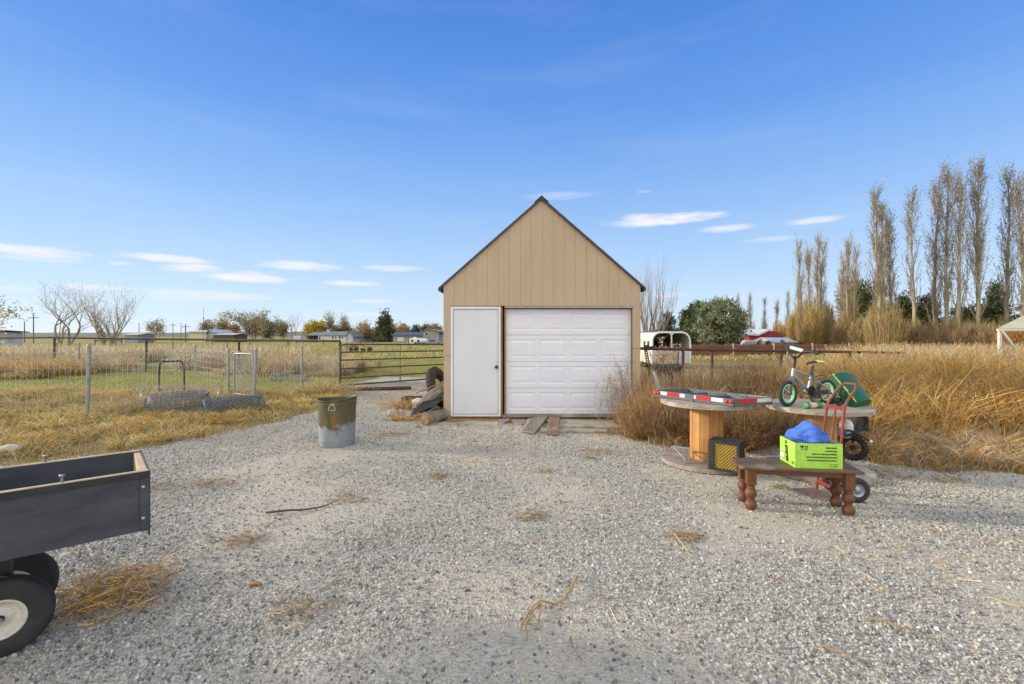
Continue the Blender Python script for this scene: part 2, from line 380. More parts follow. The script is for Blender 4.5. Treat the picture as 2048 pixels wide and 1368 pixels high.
def blades(name, xs, ys, hl, hh, w, cols, lean=.5, amt=.2, label=None, seg=2, cw=None, head=None, tuft=None):
    n = len(xs); a = rng.random(n) * 2 * math.pi; hgt_ = hl + (hh - hl) * rng.random(n) ** 1.4; cm = np.ones(n)
    if tuft:                                   # tuft = (blades per clump, clump radius): blades gather in clumps and splay outwards
        k, rad = tuft; nc = max(1, n // k); ci = rng.integers(0, nc, n); cx, cy = xs[:nc][ci], ys[:nc][ci]; cr = (rad * (.5 + rng.random(nc)))[ci]
        ox, oy = rng.normal(size=n), rng.normal(size=n); a = np.arctan2(oy, ox) + rng.normal(size=n) * .6; xs, ys = cx + ox * cr * .5, cy + oy * cr * .5
        hgt_ = (hl + (hh - hl) * (rng.random(nc) ** 1.5)[ci]) * (.55 + .5 * rng.random(n)) * np.clip(1.15 - np.hypot(ox, oy) * .18, .3, 1.1); cm = (.62 + .75 * rng.random(nc))[ci]
        ok = ~((xs > -1.34) & (xs < 2.48) & (ys > 8.75) & (ys < 14.2)); xs, ys, a, hgt_, cm = xs[ok], ys[ok], a[ok], hgt_[ok], cm[ok]; n = len(xs)
    zz = hgt(xs, ys); ln = lean * (.3 + rng.random(n))
    d0 = np.stack([np.cos(a) * ln * .45, np.sin(a) * ln * .45, np.ones(n)], 1); d0 /= np.linalg.norm(d0, axis=1, keepdims=True)
    d1 = np.stack([np.cos(a) * ln * 1.5, np.sin(a) * ln * 1.5, np.ones(n) * .8], 1); d1 /= np.linalg.norm(d1, axis=1, keepdims=True)
    P0 = np.stack([xs, ys, zz - .01], 1); Pm = P0 + d0 * (hgt_ * .55)[:, None]; P1 = Pm + d1 * (hgt_ * .5)[:, None]
    w_ = w * (.6 + .8 * rng.random(n)); side = perp(d0)
    Q = [ribbon(P0, Pm, w_, w_ * .85, side), ribbon(Pm, P1, w_ * .85, w_ * .25, side)]
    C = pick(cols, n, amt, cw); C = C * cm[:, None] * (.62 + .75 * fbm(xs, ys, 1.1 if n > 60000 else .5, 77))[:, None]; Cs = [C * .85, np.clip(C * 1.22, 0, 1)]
    if head is not None:
        hw, hc, prob = head; k = rng.random(n) < prob; m = int(k.sum())
        for _ in range(3):
            t = rng.random(m)[:, None]; b0 = Pm[k] * (1 - t) + P1[k] * t; dd = d1[k] + rng.normal(size=(m, 3)) * .5
            Q.append(ribbon(b0, b0 + dd * hw * 2.2, hw * .35, hw * .2)); Cs.append(pick(hc, m, .15))
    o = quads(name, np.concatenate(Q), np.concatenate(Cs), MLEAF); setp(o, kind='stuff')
    if label: o['label'] = label
    return o
# short lawn on the left inside the wire fence and through the gate
def d_lawn(x, y): return np.clip(-grav(x, y) * 2, 0, 1) * np.clip(fbm(x, y, .5, 21) * 1.5, .15, 1)
xs, ys = scatter(150000, -26, 1, 8.5, 30, d_lawn, 1.5)
o = blades('lawn_grass', xs, ys, .03, .11, .009, GREENG + STRAW, .8, .25, 'short green and yellow grass in the fenced field', cw=[.22, .26, .2, .1, .09, .07, .03, .03])
xs, ys = scatter(150000, -80, 60, 30, 95, lambda x, y: np.clip(fbm(x, y, .1, 22) * 1.6 - .2, .1, 1), 1.2)
o = blades('pasture_grass', xs, ys, .08, .28, .05, GREENG[:3] + STRAW, .6, .22, 'yellow green pasture grass beyond the fences', cw=[.12, .17, .26, .18, .12, .05, .1])
# dry matted straw along the gravel edge, left and right
def d_edge(x, y): g = grav(x, y); return np.clip(np.clip(-g * 3 + .1, 0, 1) + .10 * np.clip(g + 1.2 - 2 * g * (g > 0), 0, 1) * (vnoise(x, y, 3.0, 8) > .5), 0, 1) * np.clip(fbm(x, y, 1.6, 31) * 2.0 - .35, .05, 1)
xs, ys = scatter(120000, -14, -1.3, 5.2, 13.5, d_edge, 1.1)
blades('dry_grass', xs, ys, .04, .30, .007, STRAW + ORANGE[:2] + GREENG[:3], 1.6, .22, 'splayed tufts of dry and green grass on the left', tuft=(70, .16))
xs, ys = scatter(90000, -14, -1.3, 5.2, 13.5, d_edge, 1.1)
blades('dry_grass', xs, ys, .05, .24, .007, STRAW + ORANGE[:2] + GREENG[:2], 1.5, .25, 'matted straw coloured grass along the left gravel edge', cw=[.3, .22, .12, .1, .08, .04, .08, .06])
xs, ys = scatter(110000, 2.0, 12, 5.0, 11, lambda x, y: np.clip(-grav(x, y) * 3 + .1, 0, 1))
blades('dry_grass', xs, ys, .08, .45, .007, GREY + STRAW[:3] + ORANGE[:2], 1.5, .22, 'greyish splayed tufts beyond the right gravel edge', tuft=(90, .20))
xs, ys = scatter(80000, 2.0, 12, 5.0, 12, lambda x, y: np.clip(-grav(x, y) * 3 + .1, 0, 1) * np.clip(fbm(x, y, 1.4, 32) * 2.2 - .3, .08, 1), 1.1)
blades('dry_grass', xs, ys, .07, .32, .007, STRAW[:3] + GREY + ORANGE[:2], 1.3, .25, 'greyish dry grass along the right gravel edge')
# tall orange weeds on the right
def d_tall(x, y):
    return (np.clip((x - (3.6 + (y - 7) * .62)) * .8, 0, 1)) * np.clip(fbm(x, y, .8, 41) * 2.2 - .35, .05, 1)
xs, ys = scatter(50000, 4.5, 21, 6.6, 17, d_tall, .9)
blades('tall_dry_grass', xs, ys, .35, .95, .009, ORANGE + STRAW[:2], .55, .22, 'tall orange dry weeds on the right of the yard', head=(.028, ORANGE + STRAW[3:], .55), cw=[.2, .26, .12, .14, .14, .14])
xs, ys = scatter(170000, 4.5, 21, 6.6, 17, d_tall, .9)
blades('tall_dry_grass', xs, ys, .30, 1.35, .009, ORANGE + STRAW[:2] + [(.30, .17, .06)], 1.15, .2, 'clumped golden weeds with pale tips on the right of the yard', head=(.022, STRAW[1:] + ORANGE[3:], .5), tuft=(150, .32))
xs, ys = scatter(60000, 3.0, 30, 14, 26, lambda x, y: np.clip((x / y - .66) * 14, 0, 1) * np.clip(fbm(x, y, .5, 42) * 2 - .3, .05, 1))
blades('tall_dry_grass', xs, ys, .5, 1.25, .02, STRAW + ORANGE[:2] + GREY[:1], .4, .2, 'pale tall grass beyond the rusty pipe rail on the right', head=(.05, STRAW + GREY, .6))
# tall grass on the left beyond the pipe fence
def d_lt(x, y):
    r_ = x / y; m = np.where(r_ < -.80, 1, np.where(r_ < -.62, .06, .75)); return np.clip(fbm(x, y, .45, 43) * 3.2 - 1.15, 0, 1) * m
xs, ys = scatter(90000, -32, -6.3, 17.3, 25, lambda x, y: d_lt(x, y) * ((y > 17.2 - (x + 6.2) * .28) + .0))
blades('tall_dry_grass', xs, ys, .25, 1.0, .016, STRAW + ORANGE[:1] + GREY + BRG, .8, .2, 'pale tall dry grass beyond the left pipe fence', head=(.04, STRAW[1:] + GREY[2:], .5), tuft=(80, .35))
xs, ys = scatter(15000, -28, -17, 16.5, 20.5, lambda x, y: np.clip(fbm(x, y, .6, 44) * 2.4 - .5, 0, 1))
blades('tall_dry_grass', xs, ys, .2, .9, .016, [(.42, .26, .08), (.36, .24, .10), (.46, .34, .12), (.40, .20, .06)] + STRAW[:2], .8, .2, 'golden brown dry weeds at the far left before the pipe fence', head=(.04, STRAW, .5), tuft=(90, .35))
xs, ys = scatter(40000, -45, -14, 27, 40, lambda x, y: np.clip(fbm(x, y, .2, 45) * 3.4 - 1.2, 0, 1))
blades('tall_dry_grass', xs, ys, .4, 1.0, .035, STRAW + GREY, .4, .2, 'far strip of straw coloured grass at the left')
xs, ys = scatter(30000, 8, 60, 26, 46, lambda x, y: np.clip(fbm(x, y, .2, 46) * 2.4 - .7, 0, 1) * np.clip((x / y - .66) * 10, 0, 1))
blades('tall_dry_grass', xs, ys, .3, .9, .035, STRAW + ORANGE[:1] + GREENG[1:2], .4, .2, 'far strip of dry grass at the right below the trees')
# loose straw litter on the gravel
n = 2600; xs, ys = scatter(n * 9, -6, 6, 2.0, 16, lambda x, y: np.clip(grav(x, y) * 4, 0, 1) * np.clip(fbm(x, y, 1.0, 51) * 3 - 1.15 + np.clip((y - 9) * .25, 0, .8), .045, 1))
n = len(xs); a = rng.random(n) * math.pi; L_ = .02 + .12 * rng.random(n) ** 2.2
P0 = np.stack([xs, ys, hgt(xs, ys) + .014], 1); P1 = P0 + np.stack([np.cos(a) * L_, np.sin(a) * L_, rng.normal(size=n) * .006], 1)
o = quads('straw_litter', ribbon(P0, P1, np.full(n, .0045), np.full(n, .0035), np.tile([[0, 0, 1.]], (n, 1)) * .6 + perp(P1 - P0) * .7), pick(STRAW + ORANGE[:1] + GREY, n, .2), MTWIG)
setp(o, kind='stuff'); o['label'] = 'bits of straw scattered over the gravel'

#@@PART2@@
# ================================================================== SHED
M_SIDING = pm('tan_siding', (.50, .38, .262), (.465, .35, .238), 1.2, .8, .2, 90, stretch=(2, 2, .6), spec=.25, speck=.06)
M_DARKMETAL = pm('dark_roof_metal', (.045, .055, .075), (.07, .08, .10), 10, .5, .1)
M_WHITE = pm('white_paint', (.74, .74, .75), (.68, .68, .70), 2, .45, .06, 60, speck=.05)
M_WHITEDOOR = pm('white_door_paint', (.68, .68, .70), (.63, .63, .66), 1.3, .4, .03, 30, speck=.02)
M_GARAGE = pm('white_embossed_steel', (.74, .74, .80), (.69, .69, .76), 2.2, .42, .08, 60, stretch=(.6, 1, 5), speck=.05)
M_RAWWOOD = wood('raw_orange_wood', (.36, .20, .09), (.20, .10, .05), 'Z')
M_WEATHER = wood('weathered_board', (.30, .26, .20), (.17, .145, .115), 'X', patch=(.38, .35, .29))
M_BLACK = pm('black_plastic', (.022, .022, .025), (.035, .035, .04), 8, .55, .1)
M_RUBBER = pm('black_rubber', (.022, .022, .024), (.05, .048, .045), 7, .8, .3, 60)
M_STEEL = pm('galvanised_steel', (.42, .43, .45), (.30, .31, .33), 14, .45, .12, 50, metal=.6)
M_RUST = pm('rusty_pipe', (.11, .055, .035), (.055, .035, .03), 14, .85, .3, 60)
M_DGREEN = pm('dark_green_gate_paint', (.05, .06, .045), (.09, .075, .05), 12, .6, .15)

def add_grime(m, col, zlo, zhi, amt, scale=5, streak=(14, 14, 1.0)):
    nt = m.node_tree; b = nt.nodes['Principled BSDF']; src = b.inputs['Base Color'].links[0].from_socket
    g = nt.nodes.new('ShaderNodeNewGeometry'); s = nt.nodes.new('ShaderNodeSeparateXYZ'); nt.links.new(g.outputs['Position'], s.inputs[0])
    mp = nt.nodes.new('ShaderNodeMapping'); mp.inputs['Scale'].default_value = streak; nt.links.new(g.outputs['Position'], mp.inputs['Vector'])
    mr = nt.nodes.new('ShaderNodeMapRange'); nt.links.new(s.outputs[2], mr.inputs[0]); mr.inputs[1].default_value = zlo; mr.inputs[2].default_value = zhi; mr.inputs[3].default_value = 1; mr.inputs[4].default_value = 0
    n1 = noise(nt, g.outputs['Position'], scale, 6, .7); n2 = noise(nt, mp.outputs[0], 1.0, 5, .6)
    f = mth(nt, 'MULTIPLY', mth(nt, 'POWER', mr.outputs[0], 2.0), ramp(nt, [(.35, (0,) * 3), (.65, (1,) * 3)], n1)); f2 = mth(nt, 'MULTIPLY', ramp(nt, [(.55, (0,) * 3), (.75, (1,) * 3)], n2), .22)
    nt.links.new(mixc(nt, mth(nt, 'MULTIPLY', mth(nt, 'ADD', f, f2), amt, clamp=True), src, col), b.inputs['Base Color'])
add_grime(M_SIDING, (.24, .19, .13), 0, .55, .7); add_grime(M_WHITEDOOR, (.46, .42, .36), .05, .4, .35); add_grime(M_GARAGE, (.48, .44, .38), .05, .35, .4); add_grime(M_WHITE, (.40, .35, .28), .0, .3, .5)
def make_shed():
    Y0 = 8.93; x0, x1 = -1.303, 2.445; xc = .56; ze = 2.535; zp = 4.17; D = 5.0; th = .09
    t = thing('shed', 'tan gable shed with a white entry door and a white garage door', 'shed', (xc, Y0, 0))
    def roofz(x): return ze + (zp - ze) * (1 - (xc - x) / (xc - x0)) if x < xc else ze + (zp - ze) * (1 - (x - xc) / (x1 - xc))
    b = MB(); zl = 2.155
    xs = [x0]; g = .209; k = 0
    while xs[-1] + g < x1 - .02: xs.append(xs[-1] + g)
    xs.append(x1)
    for a, c in zip(xs[:-1], xs[1:]):
        a_, c_ = a + (.0015 if a > x0 else 0), c - (.0015 if c < x1 else 0)
        pts = [(a_, Y0, zl), (c_, Y0, zl), (c_, Y0, roofz(c_))]
        if a_ < xc < c_: pts.append((xc, Y0, zp))
        pts.append((a_, Y0, roofz(a_))); b.prism(pts, (0, .02, 0))
    # backing
    b.prism([(x0 + .002, Y0 + .021, zl), (x1 - .002, Y0 + .021, zl), (x1 - .002, Y0 + .021, ze - .003), (xc, Y0 + .021, zp - .006), (x0 + .002, Y0 + .021, ze - .003)], (0, .05, 0))
    # side strips beside the doors
    b.box2((x0, Y0, 1.205), (-1.172, Y0 + th, zl - .003)); b.box2((x0 + .003, Y0 + .003, .0), (-1.172, Y0 + th, 1.2))
    b.box2((2.295, Y0, 1.35), (x1, Y0 + th, zl - .003)); b.box2((2.298, Y0 + .003, .0), (x1 - .003, Y0 + th, 1.345))
    rr = random.Random(3); RX = Matrix.Rotation(R(90), 3, 'X')
    for xx in [x0 + .03, -1.20, x1 - .03, 2.33]:
        for zz in [.2, .5, .8, 1.1, 1.4, 1.7, 2.0, 2.3]: b.lathe([(.006, 0), (.006, .003), (.001, .005)], (xx + rr.uniform(-.01, .01), Y0 + .004, zz + rr.uniform(-.05, .05)), 8, RX, mi=1)
    for i in range(16): b.lathe([(.005, 0), (.005, .003), (.001, .005)], (x0 + .1 + i * .225 + rr.uniform(-.03, .03), Y0 + .001, 2.30 + rr.uniform(-.03, .1)), 8, RX, mi=1)
    b.build('front_wall', [M_SIDING, M_RUST], t)
    b = MB()
    for xa in (x0, x1 - th): b.box2((xa, Y0 + th + .002, 0), (xa + th, Y0 + D, ze - .02))
    b.prism([(x0 + th + .002, Y0 + D - .08, 0), (x1 - th - .002, Y0 + D - .08, 0), (x1 - th - .002, Y0 + D - .08, ze), (xc, Y0 + D - .08, zp - .1), (x0 + th + .002, Y0 + D - .08, ze)], (0, .08, 0))
    b.build('wall', M_SIDING, t)
    b = MB(); dx = (xc - x0); sl = (zp - ze) / dx; ov = .095
    for s in (-1, 1):
        xe = x0 - ov if s < 0 else x1 + ov; sl2 = (zp - ze) / (xc - x0 if s < 0 else x1 - xc)
        zE = ze - sl2 * ov
        b.prism([(xc, Y0 - .05, zp + .004), (xe, Y0 - .05, zE + .004), (xe, Y0 - .05, zE + .034), (xc, Y0 - .05, zp + .042)], (0, D + .1, 0))
        b.prism([(xe + s * .001, Y0 - .048, zE - .015), (xe - s * .045, Y0 - .048, zE - .015), (xe - s * .045, Y0 - .048, zE - .003 + sl2 * .04), (xe + s * .001, Y0 - .048, zE - .003)], (0, D + .09, 0))
    r = b.build('roof', M_DARKMETAL, t)
    b = MB(); b.prism([(xc - .13, Y0 - .07, zp - .065), (xc, Y0 - .07, zp + .048), (xc + .13, Y0 - .07, zp - .065), (xc + .13, Y0 - .07, zp - .045), (xc, Y0 - .07, zp + .068), (xc - .13, Y0 - .07, zp - .045)], (0, D + .14, 0))
    b.build('ridge_cap', M_DARKMETAL, r)
    b = MB()   # pale drip edge just above the trim
    for s in (-1, 1):
        xe = x0 - ov if s < 0 else x1 + ov; sl2 = (zp - ze) / (xc - x0 if s < 0 else x1 - xc); zE = ze - sl2 * ov
        b.prism([(xc - s * -.13, Y0 - .056, zp + .044 - .13 * sl2), (xe, Y0 - .056, zE + .035), (xe, Y0 - .056, zE + .043), (xc + s * .13, Y0 - .056, zp + .053 - .13 * sl2)], (0, D + .11, 0))
    b.build('drip_edge', M_STEEL, r)
    # entry door
    dx0, dx1 = -1.168, -.215
    b = MB(); b.box2((dx0, Y0 - .012, .05), (dx0 + .045, Y0 + .09, 2.14)); b.box2((dx1 - .045, Y0 - .012, .05), (dx1, Y0 + .09, 2.14)); b.box2((dx0 + .0455, Y0 - .010, 2.095), (dx1 - .0455, Y0 + .09, 2.14))
    b.box2((dx0 + .0455, Y0 - .010, .05), (dx1 - .0455, Y0 + .09, .085)); b.build('door_frame', M_WHITE, t, bevel=.003)
    b = MB(); b.box2((dx0 + .05, Y0 + .018, .096), (dx1 - .05, Y0 + .06, 2.090)); d = b.build('entry_door', M_WHITEDOOR, t, bevel=.002)
    b = MB(); c = at(993, 734, Y0); RY = Matrix.Rotation(R(90), 3, 'X')
    b.lathe([(.033, 0), (.033, .008), (.014, .012), (.014, .03), (.026, .036), (.030, .05), (.024, .062), (.001, .066)], (c.x, Y0 + .018, c.z), 20, RY)
    b.build('door_knob', pm('dark_knob', (.06, .06, .065), (.10, .10, .11), 20, .3, .05, metal=.8), d)
    # garage opening trim, weathered posts
    gx0, gx1, gz0, gz1 = -.118, 2.29, .075, 2.10
    b = MB(); b.box2((dx1 + .004, Y0 + .012, .04), (dx1 + .035, Y0 + .10, 2.14)); b.box2((gx0 - .03, Y0 + .03, .04), (gx0 - .002, Y0 + .12, 2.10))
    b.build('door_post', M_RAWWOOD, t)
    b = MB(); b.box2((gx0 - .02, Y0 - .012, 2.112), (gx1 + .02, Y0 + .12, 2.150)); b.build('header_board', pm('grey_header', (.42, .38, .33), (.30, .26, .22), 9), t)
    b = MB(); b.box2((gx1 + .0005, Y0 + .02, .04), (gx1 + .007, Y0 + .12, 2.11)); b.build('door_jamb', M_RAWWOOD, t)
    b = MB(); b.box2((x0 + .13, Y0 + .012, -.02), (dx1 + .02, Y0 + .12, .046)); b.box2((dx1 + .03, Y0 + .03, -.02), (x1 - .16, Y0 + .11, .035)); b.build('sill_plate', pm('red_brown_sill', (.28, .11, .045), (.17, .08, .04), 9), t)
    b = MB(); b.box2((gx0 - .06, Y0 - .03, .038), (gx1 + .02, Y0 + .14, .076)); b.build('threshold', M_WEATHER, t)
    gd = thing_part('garage_door', t, (xc, Y0, 0))
    zs = [gz0 + .005, .58, 1.085, 1.60, gz1 + .0]; yf = Y0 + .10
    for i in range(4):
        za, zb = zs[i] + .003, zs[i + 1] - .003; b = MB(); W = gx1 - gx0; n = 4; st = .062; pw = (W - st * 2 - .07 * 2 * (n - 1) * .0) / n
        xcols = [gx0 + .055 + k * ((W - .05) / n) for k in range(n)]; pw = (W - .05) / n - .075
        p0z, p1z = za + .085, zb - .085
        grid_x = [gx0]
        for xx in xcols: grid_x += [xx, xx + pw]
        grid_x.append(gx1)
        # flat parts
        def q(xa, xb, z_a, z_b, y_=yf): b.add([(xa, y_, z_a), (xb, y_, z_a), (xb, y_, z_b), (xa, y_, z_b)], [(0, 1, 2, 3)])
        q(gx0, gx1, za, p0z); q(gx0, gx1, p1z, zb)
        for k in range(0, len(grid_x), 2): q(grid_x[k], grid_x[k + 1], p0z, p1z)
        for xx in xcols:
            rings = [(0, 0), (.012, .008), (.020, .008), (.060, .001), (.060, .001)]
            def ring(ins, dep): return [(xx + ins, yf + dep, p0z + ins), (xx + pw - ins, yf + dep, p0z + ins), (xx + pw - ins, yf + dep, p1z - ins), (xx + ins, yf + dep, p1z - ins)]
            vs = []
            for r_ in rings[:4]: vs += ring(*r_)
            fs = []
            for r_ in range(3):
                for k in range(4): fs.append((r_ * 4 + k, r_ * 4 + (k + 1) % 4, r_ * 4 + 4 + (k + 1) % 4, r_ * 4 + 4 + k))
            fs.append((12, 13, 14, 15)); b.add(vs, fs)
        # edges and back
        b.add([(gx0, yf, za), (gx1, yf, za), (gx1, yf + .04, za), (gx0, yf + .04, za), (gx0, yf, zb), (gx1, yf, zb), (gx1, yf + .04, zb), (gx0, yf + .04, zb)],
              [(0, 3, 2, 1), (4, 5, 6, 7), (3, 7, 6, 2), (0, 4, 7, 3), (1, 2, 6, 5)])
        b.build('door_section', M_GARAGE, gd)
    b = MB(); b.box2((gx0, yf + .045, gz0), (gx1, yf + .06, gz1)); b.build('backing', M_BLACK, gd)
def thing_part(name, parent, loc):
    o = bpy.data.objects.new(name, None); COL.objects.link(o); o.parent = parent
    o.location = Vector(loc) - root_of(parent); o.empty_display_size = .1; return o
make_shed()

# ================================================================== GARDEN CART
def make_cart():
    P1 = V(-1.944, 2.51, 0); u = V(-.743, -.669, 0); w = V(-.669, .743, 0); zb, zt = .545, .865; L = 1.45; W = .60
    t = thing('garden_trailer', 'dark grey box trailer with bare wood rims and cream wheel hubs', 'trailer', P1 + u * .5 + w * .3)
    M_PANEL = pm('dark_blue_grey_panel', (.038, .043, .055), (.062, .068, .082), 4, .45, .10, 25, stretch=(1, 1, 3), spec=.4, speck=.15)
    M_RIM = wood('bare_pine_rim', (.62, .50, .33), (.48, .37, .22), 'X')
    M_BLK = pm('black_frame_steel', (.02, .02, .022), (.03, .03, .03), 9, .5)
    M = basis(u, w, V(0, 0, 1)); T = .018
    def bx(b, a0, a1, b0, b1, z0, z1): b.box(P1 + u * ((a0 + a1) / 2) + w * ((b0 + b1) / 2) + V(0, 0, (z0 + z1) / 2), (a1 - a0, b1 - b0, z1 - z0), M)
    for (b0, b1) in ((0, T), (W - T, W)):
        b = MB(); bx(b, 0, L, b0, b1, zb, zt - .006); s = b.build('side_panel', M_PANEL, t, bevel=.002)
        b = MB(); bx(b, 0, L, b0 - .001, b1 + .001, zt - .0055, zt); b.build('rim', M_RIM, s)
        b = MB(); o = -.007 if b0 == 0 else 0
        if b0 == 0: bx(b, -.002, L, -.007, -.0005, zt - .04, zt - .006); b.build('edge_rail', M_BLK, s)
    b = MB(); bx(b, 0.001, T + .012, T + .001, W - T - .001, zb, zt - .012); b.build('end_board', M_RIM, t)
    b = MB(); bx(b, L - T, L - .001, T + .001, W - T - .001, zb, zt - .01); b.build('end_board', M_RIM, t)
    b = MB(); bx(b, -.008, -.0005, -.005, W + .004, zb - .03, zt - .002); b.build('end_plate', M_PANEL, t)
    b = MB(); bx(b, .0, .035, -.011, -.0075, zb, zt - .041); b.build('corner_bracket', M_PANEL, t)
    b = MB()
    RY = basis(u, V(0, 0, 1), -w)
    for zz in (zt - .085, zb + .07): b = MB(); b.lathe([(.009, 0), (.009, .003), (.004, .006), (.0005, .007)], P1 + u * .022 - w * .0115 + V(0, 0, zz), 12, RY); b.build('rivet', M_STEEL, t)
    b = MB(); bx(b, T + .03, L - .02, T + .001, W - T - .001, zb + .001, zb + .015); b.build('bed', M_PANEL, t)
    for bb, aa in ((T / 2, .335), (W - T / 2, .42)):
        b = MB(); c = P1 + u * aa + w * bb
        b.lathe([(.0055, zt - .05), (.0055, zt + .026), (.009, zt + .028), (.009, zt + .031), (.0125, zt + .032), (.010, zt + .038), (.001, zt + .040)], c, 16)
        b.build('stake_bolt', M_STEEL, t)
    # frame, axle, wheels
    b = MB()
    for bb in (.16, .44): bx(b, .10, L, bb - .02, bb + .02, zb - .045, zb - .001)
    bx(b, .53, .59, .30, .42, .20, zb - .046); b.build('frame', M_BLK, t)
    b = MB(); b.tube([P1 + u * .56 + w * .16 + V(0, 0, .195), P1 + u * .56 + w * .66 + V(0, 0, .195)], .012, 10); b.build('axle', M_STEEL, t)
    M_HUB = pm('cream_hub', (.66, .62, .54), (.52, .48, .40), 7, .45, .05)
    for bb in (.24, .62):
        c = P1 + u * .56 + w * bb + V(0, 0, .195); Mw = basis(u, V(0, 0, 1), -w)   # local z -> outward (towards camera)
        if bb > .4: Mw = basis(u, V(0, 0, 1), -w)
        b = MB(); R0 = .195
        prof = [(.098, -.045), (.135, -.052), (.17, -.05), (.186, -.036), (R0 - .003, -.024)]
        prof += [(R0 - .004, -.018), (R0 + .001, -.014), (R0, -.004), (R0 - .005, -.001), (R0 - .005, .001), (R0, .004), (R0 + .001, .014), (R0 - .004, .018)]
        prof += [(R0 - .003, .024), (.186, .036), (.176, .046), (.172, .046), (.165, .051), (.135, .053), (.112, .05), (.098, .045)]
        wh = thing_part('wheel', t, c)
        b.lathe(prof, c, 64, Mw); b.build('tyre', M_RUBBER, wh)
        b = MB(); b.lathe([(.10, -.04), (.101, .038), (.097, .046), (.088, .046), (.084, .038), (.08, .03), (.055, .012), (.045, .012), (.036, .02), (.022, .024), (.001, .024)], c, 40, Mw); b.build('hub', M_HUB, wh)
        b = MB(); b.lathe([(.017, .024), (.017, .034), (.012, .042), (.001, .043)], c, 16, Mw); b.build('hub_cap', M_BLK, wh)
make_cart()

# ================================================================== TRASH CAN
def make_can():
    c = V(-2.547, 6.83, 0); t = thing('trash_can', 'dented olive stained metal trash can without a lid on the gravel', 'trash can', c)
    m, nt, b_ = newmat('stained_zinc'); v = coords(nt)
    sep = nt.nodes.new('ShaderNodeSeparateXYZ'); nt.links.new(v, sep.inputs[0])
    nz = noise(nt, v, 5, 6, .65); e = mth(nt, 'ADD', mth(nt, 'MULTIPLY', sep.outputs[2], 1.9), mth(nt, 'MULTIPLY', mth(nt, 'SUBTRACT', nz, .5), 1.1))
    vr = coords(nt, (9, 9, 1.2))
    olive = ramp(nt, [(.3, (.125, .085, .028)), (.5, (.085, .078, .036)), (.7, (.19, .12, .038))], noise(nt, vr, 1.2, 6))
    zinc = ramp(nt, [(.3, (.17, .21, .26)), (.6, (.26, .29, .30)), (.8, (.13, .17, .21))], noise(nt, v, 9, 6))
    c1 = mixc(nt, ramp(nt, [(.48, (0,) * 3), (.60, (1,) * 3)], e), zinc, olive)
    nt.links.new(c1, b_.inputs['Base Color']); b_.inputs['Metallic'].default_value = .25; b_.inputs['Roughness'].default_value = .6
    bump(nt, b_, noise(nt, v, 12, 5), .25)
    def warp(p, a):
        k = 1 + .012 * math.sin(3 * a + 1) + .01 * math.sin(5 * a + p.z * 7)
        dz = .012 * math.sin(a * 2 + 1.2) * (p.z / .68)
        d = .045 * math.exp(-((a - 4.3) ** 2) / .08 - ((p.z - .34) ** 2) / .03) + .03 * math.exp(-((a - 3.5) ** 2) / .1 - ((p.z - .5) ** 2) / .02)
        return Vector((p.x * (k - d), p.y * (k - d), p.z + dz + .016 * (p.x / .27) * (p.z / .68)))
    prof = []
    for i in range(29):
        z_ = .668 * i / 28; r_ = .240 + (.272 - .240) * z_ / .668
        if abs(z_ - .10) < .012 or abs(z_ - .62) < .012 or abs(z_ - .060) < .008: r_ += .0045
        prof.append((r_, z_))
    prof = [(.236, -.005)] + prof + [(.281, .67), (.283, .678), (.277, .684), (.270, .68), (.268, .66)]
    inner = [(.264, .6), (.25, .3), (.236, .03), (.001, .028)]
    b = MB(); b.lathe(prof + inner, c, 72, None, True, 0, warp); b.build('body', m, t)
    b = MB(); hc = at(665, 816, 6.565) ; y_ = c.y - .272
    s = .001
    b.box((hc.x, y_ - .001, hc.z + .045), (.055, .006, .028)); b.build('handle_plate', M_STEEL, t)
    b = MB(); pts = [(hc.x - .025, y_ - .012, hc.z + .04), (hc.x - .05, y_ - .022, hc.z - .02), (hc.x - .045, y_ - .024, hc.z - .03), (hc.x + .045, y_ - .024, hc.z - .03), (hc.x + .05, y_ - .022, hc.z - .02), (hc.x + .025, y_ - .012, hc.z + .04)]
    b.tube(pts, .005, 8, closed=True); b.build('handle', M_STEEL, t)
    b = MB(); b.box((c.x + .0, c.y - .2435, .14), (.012, .006, .26)); b.build('seam', m, t)
make_can()

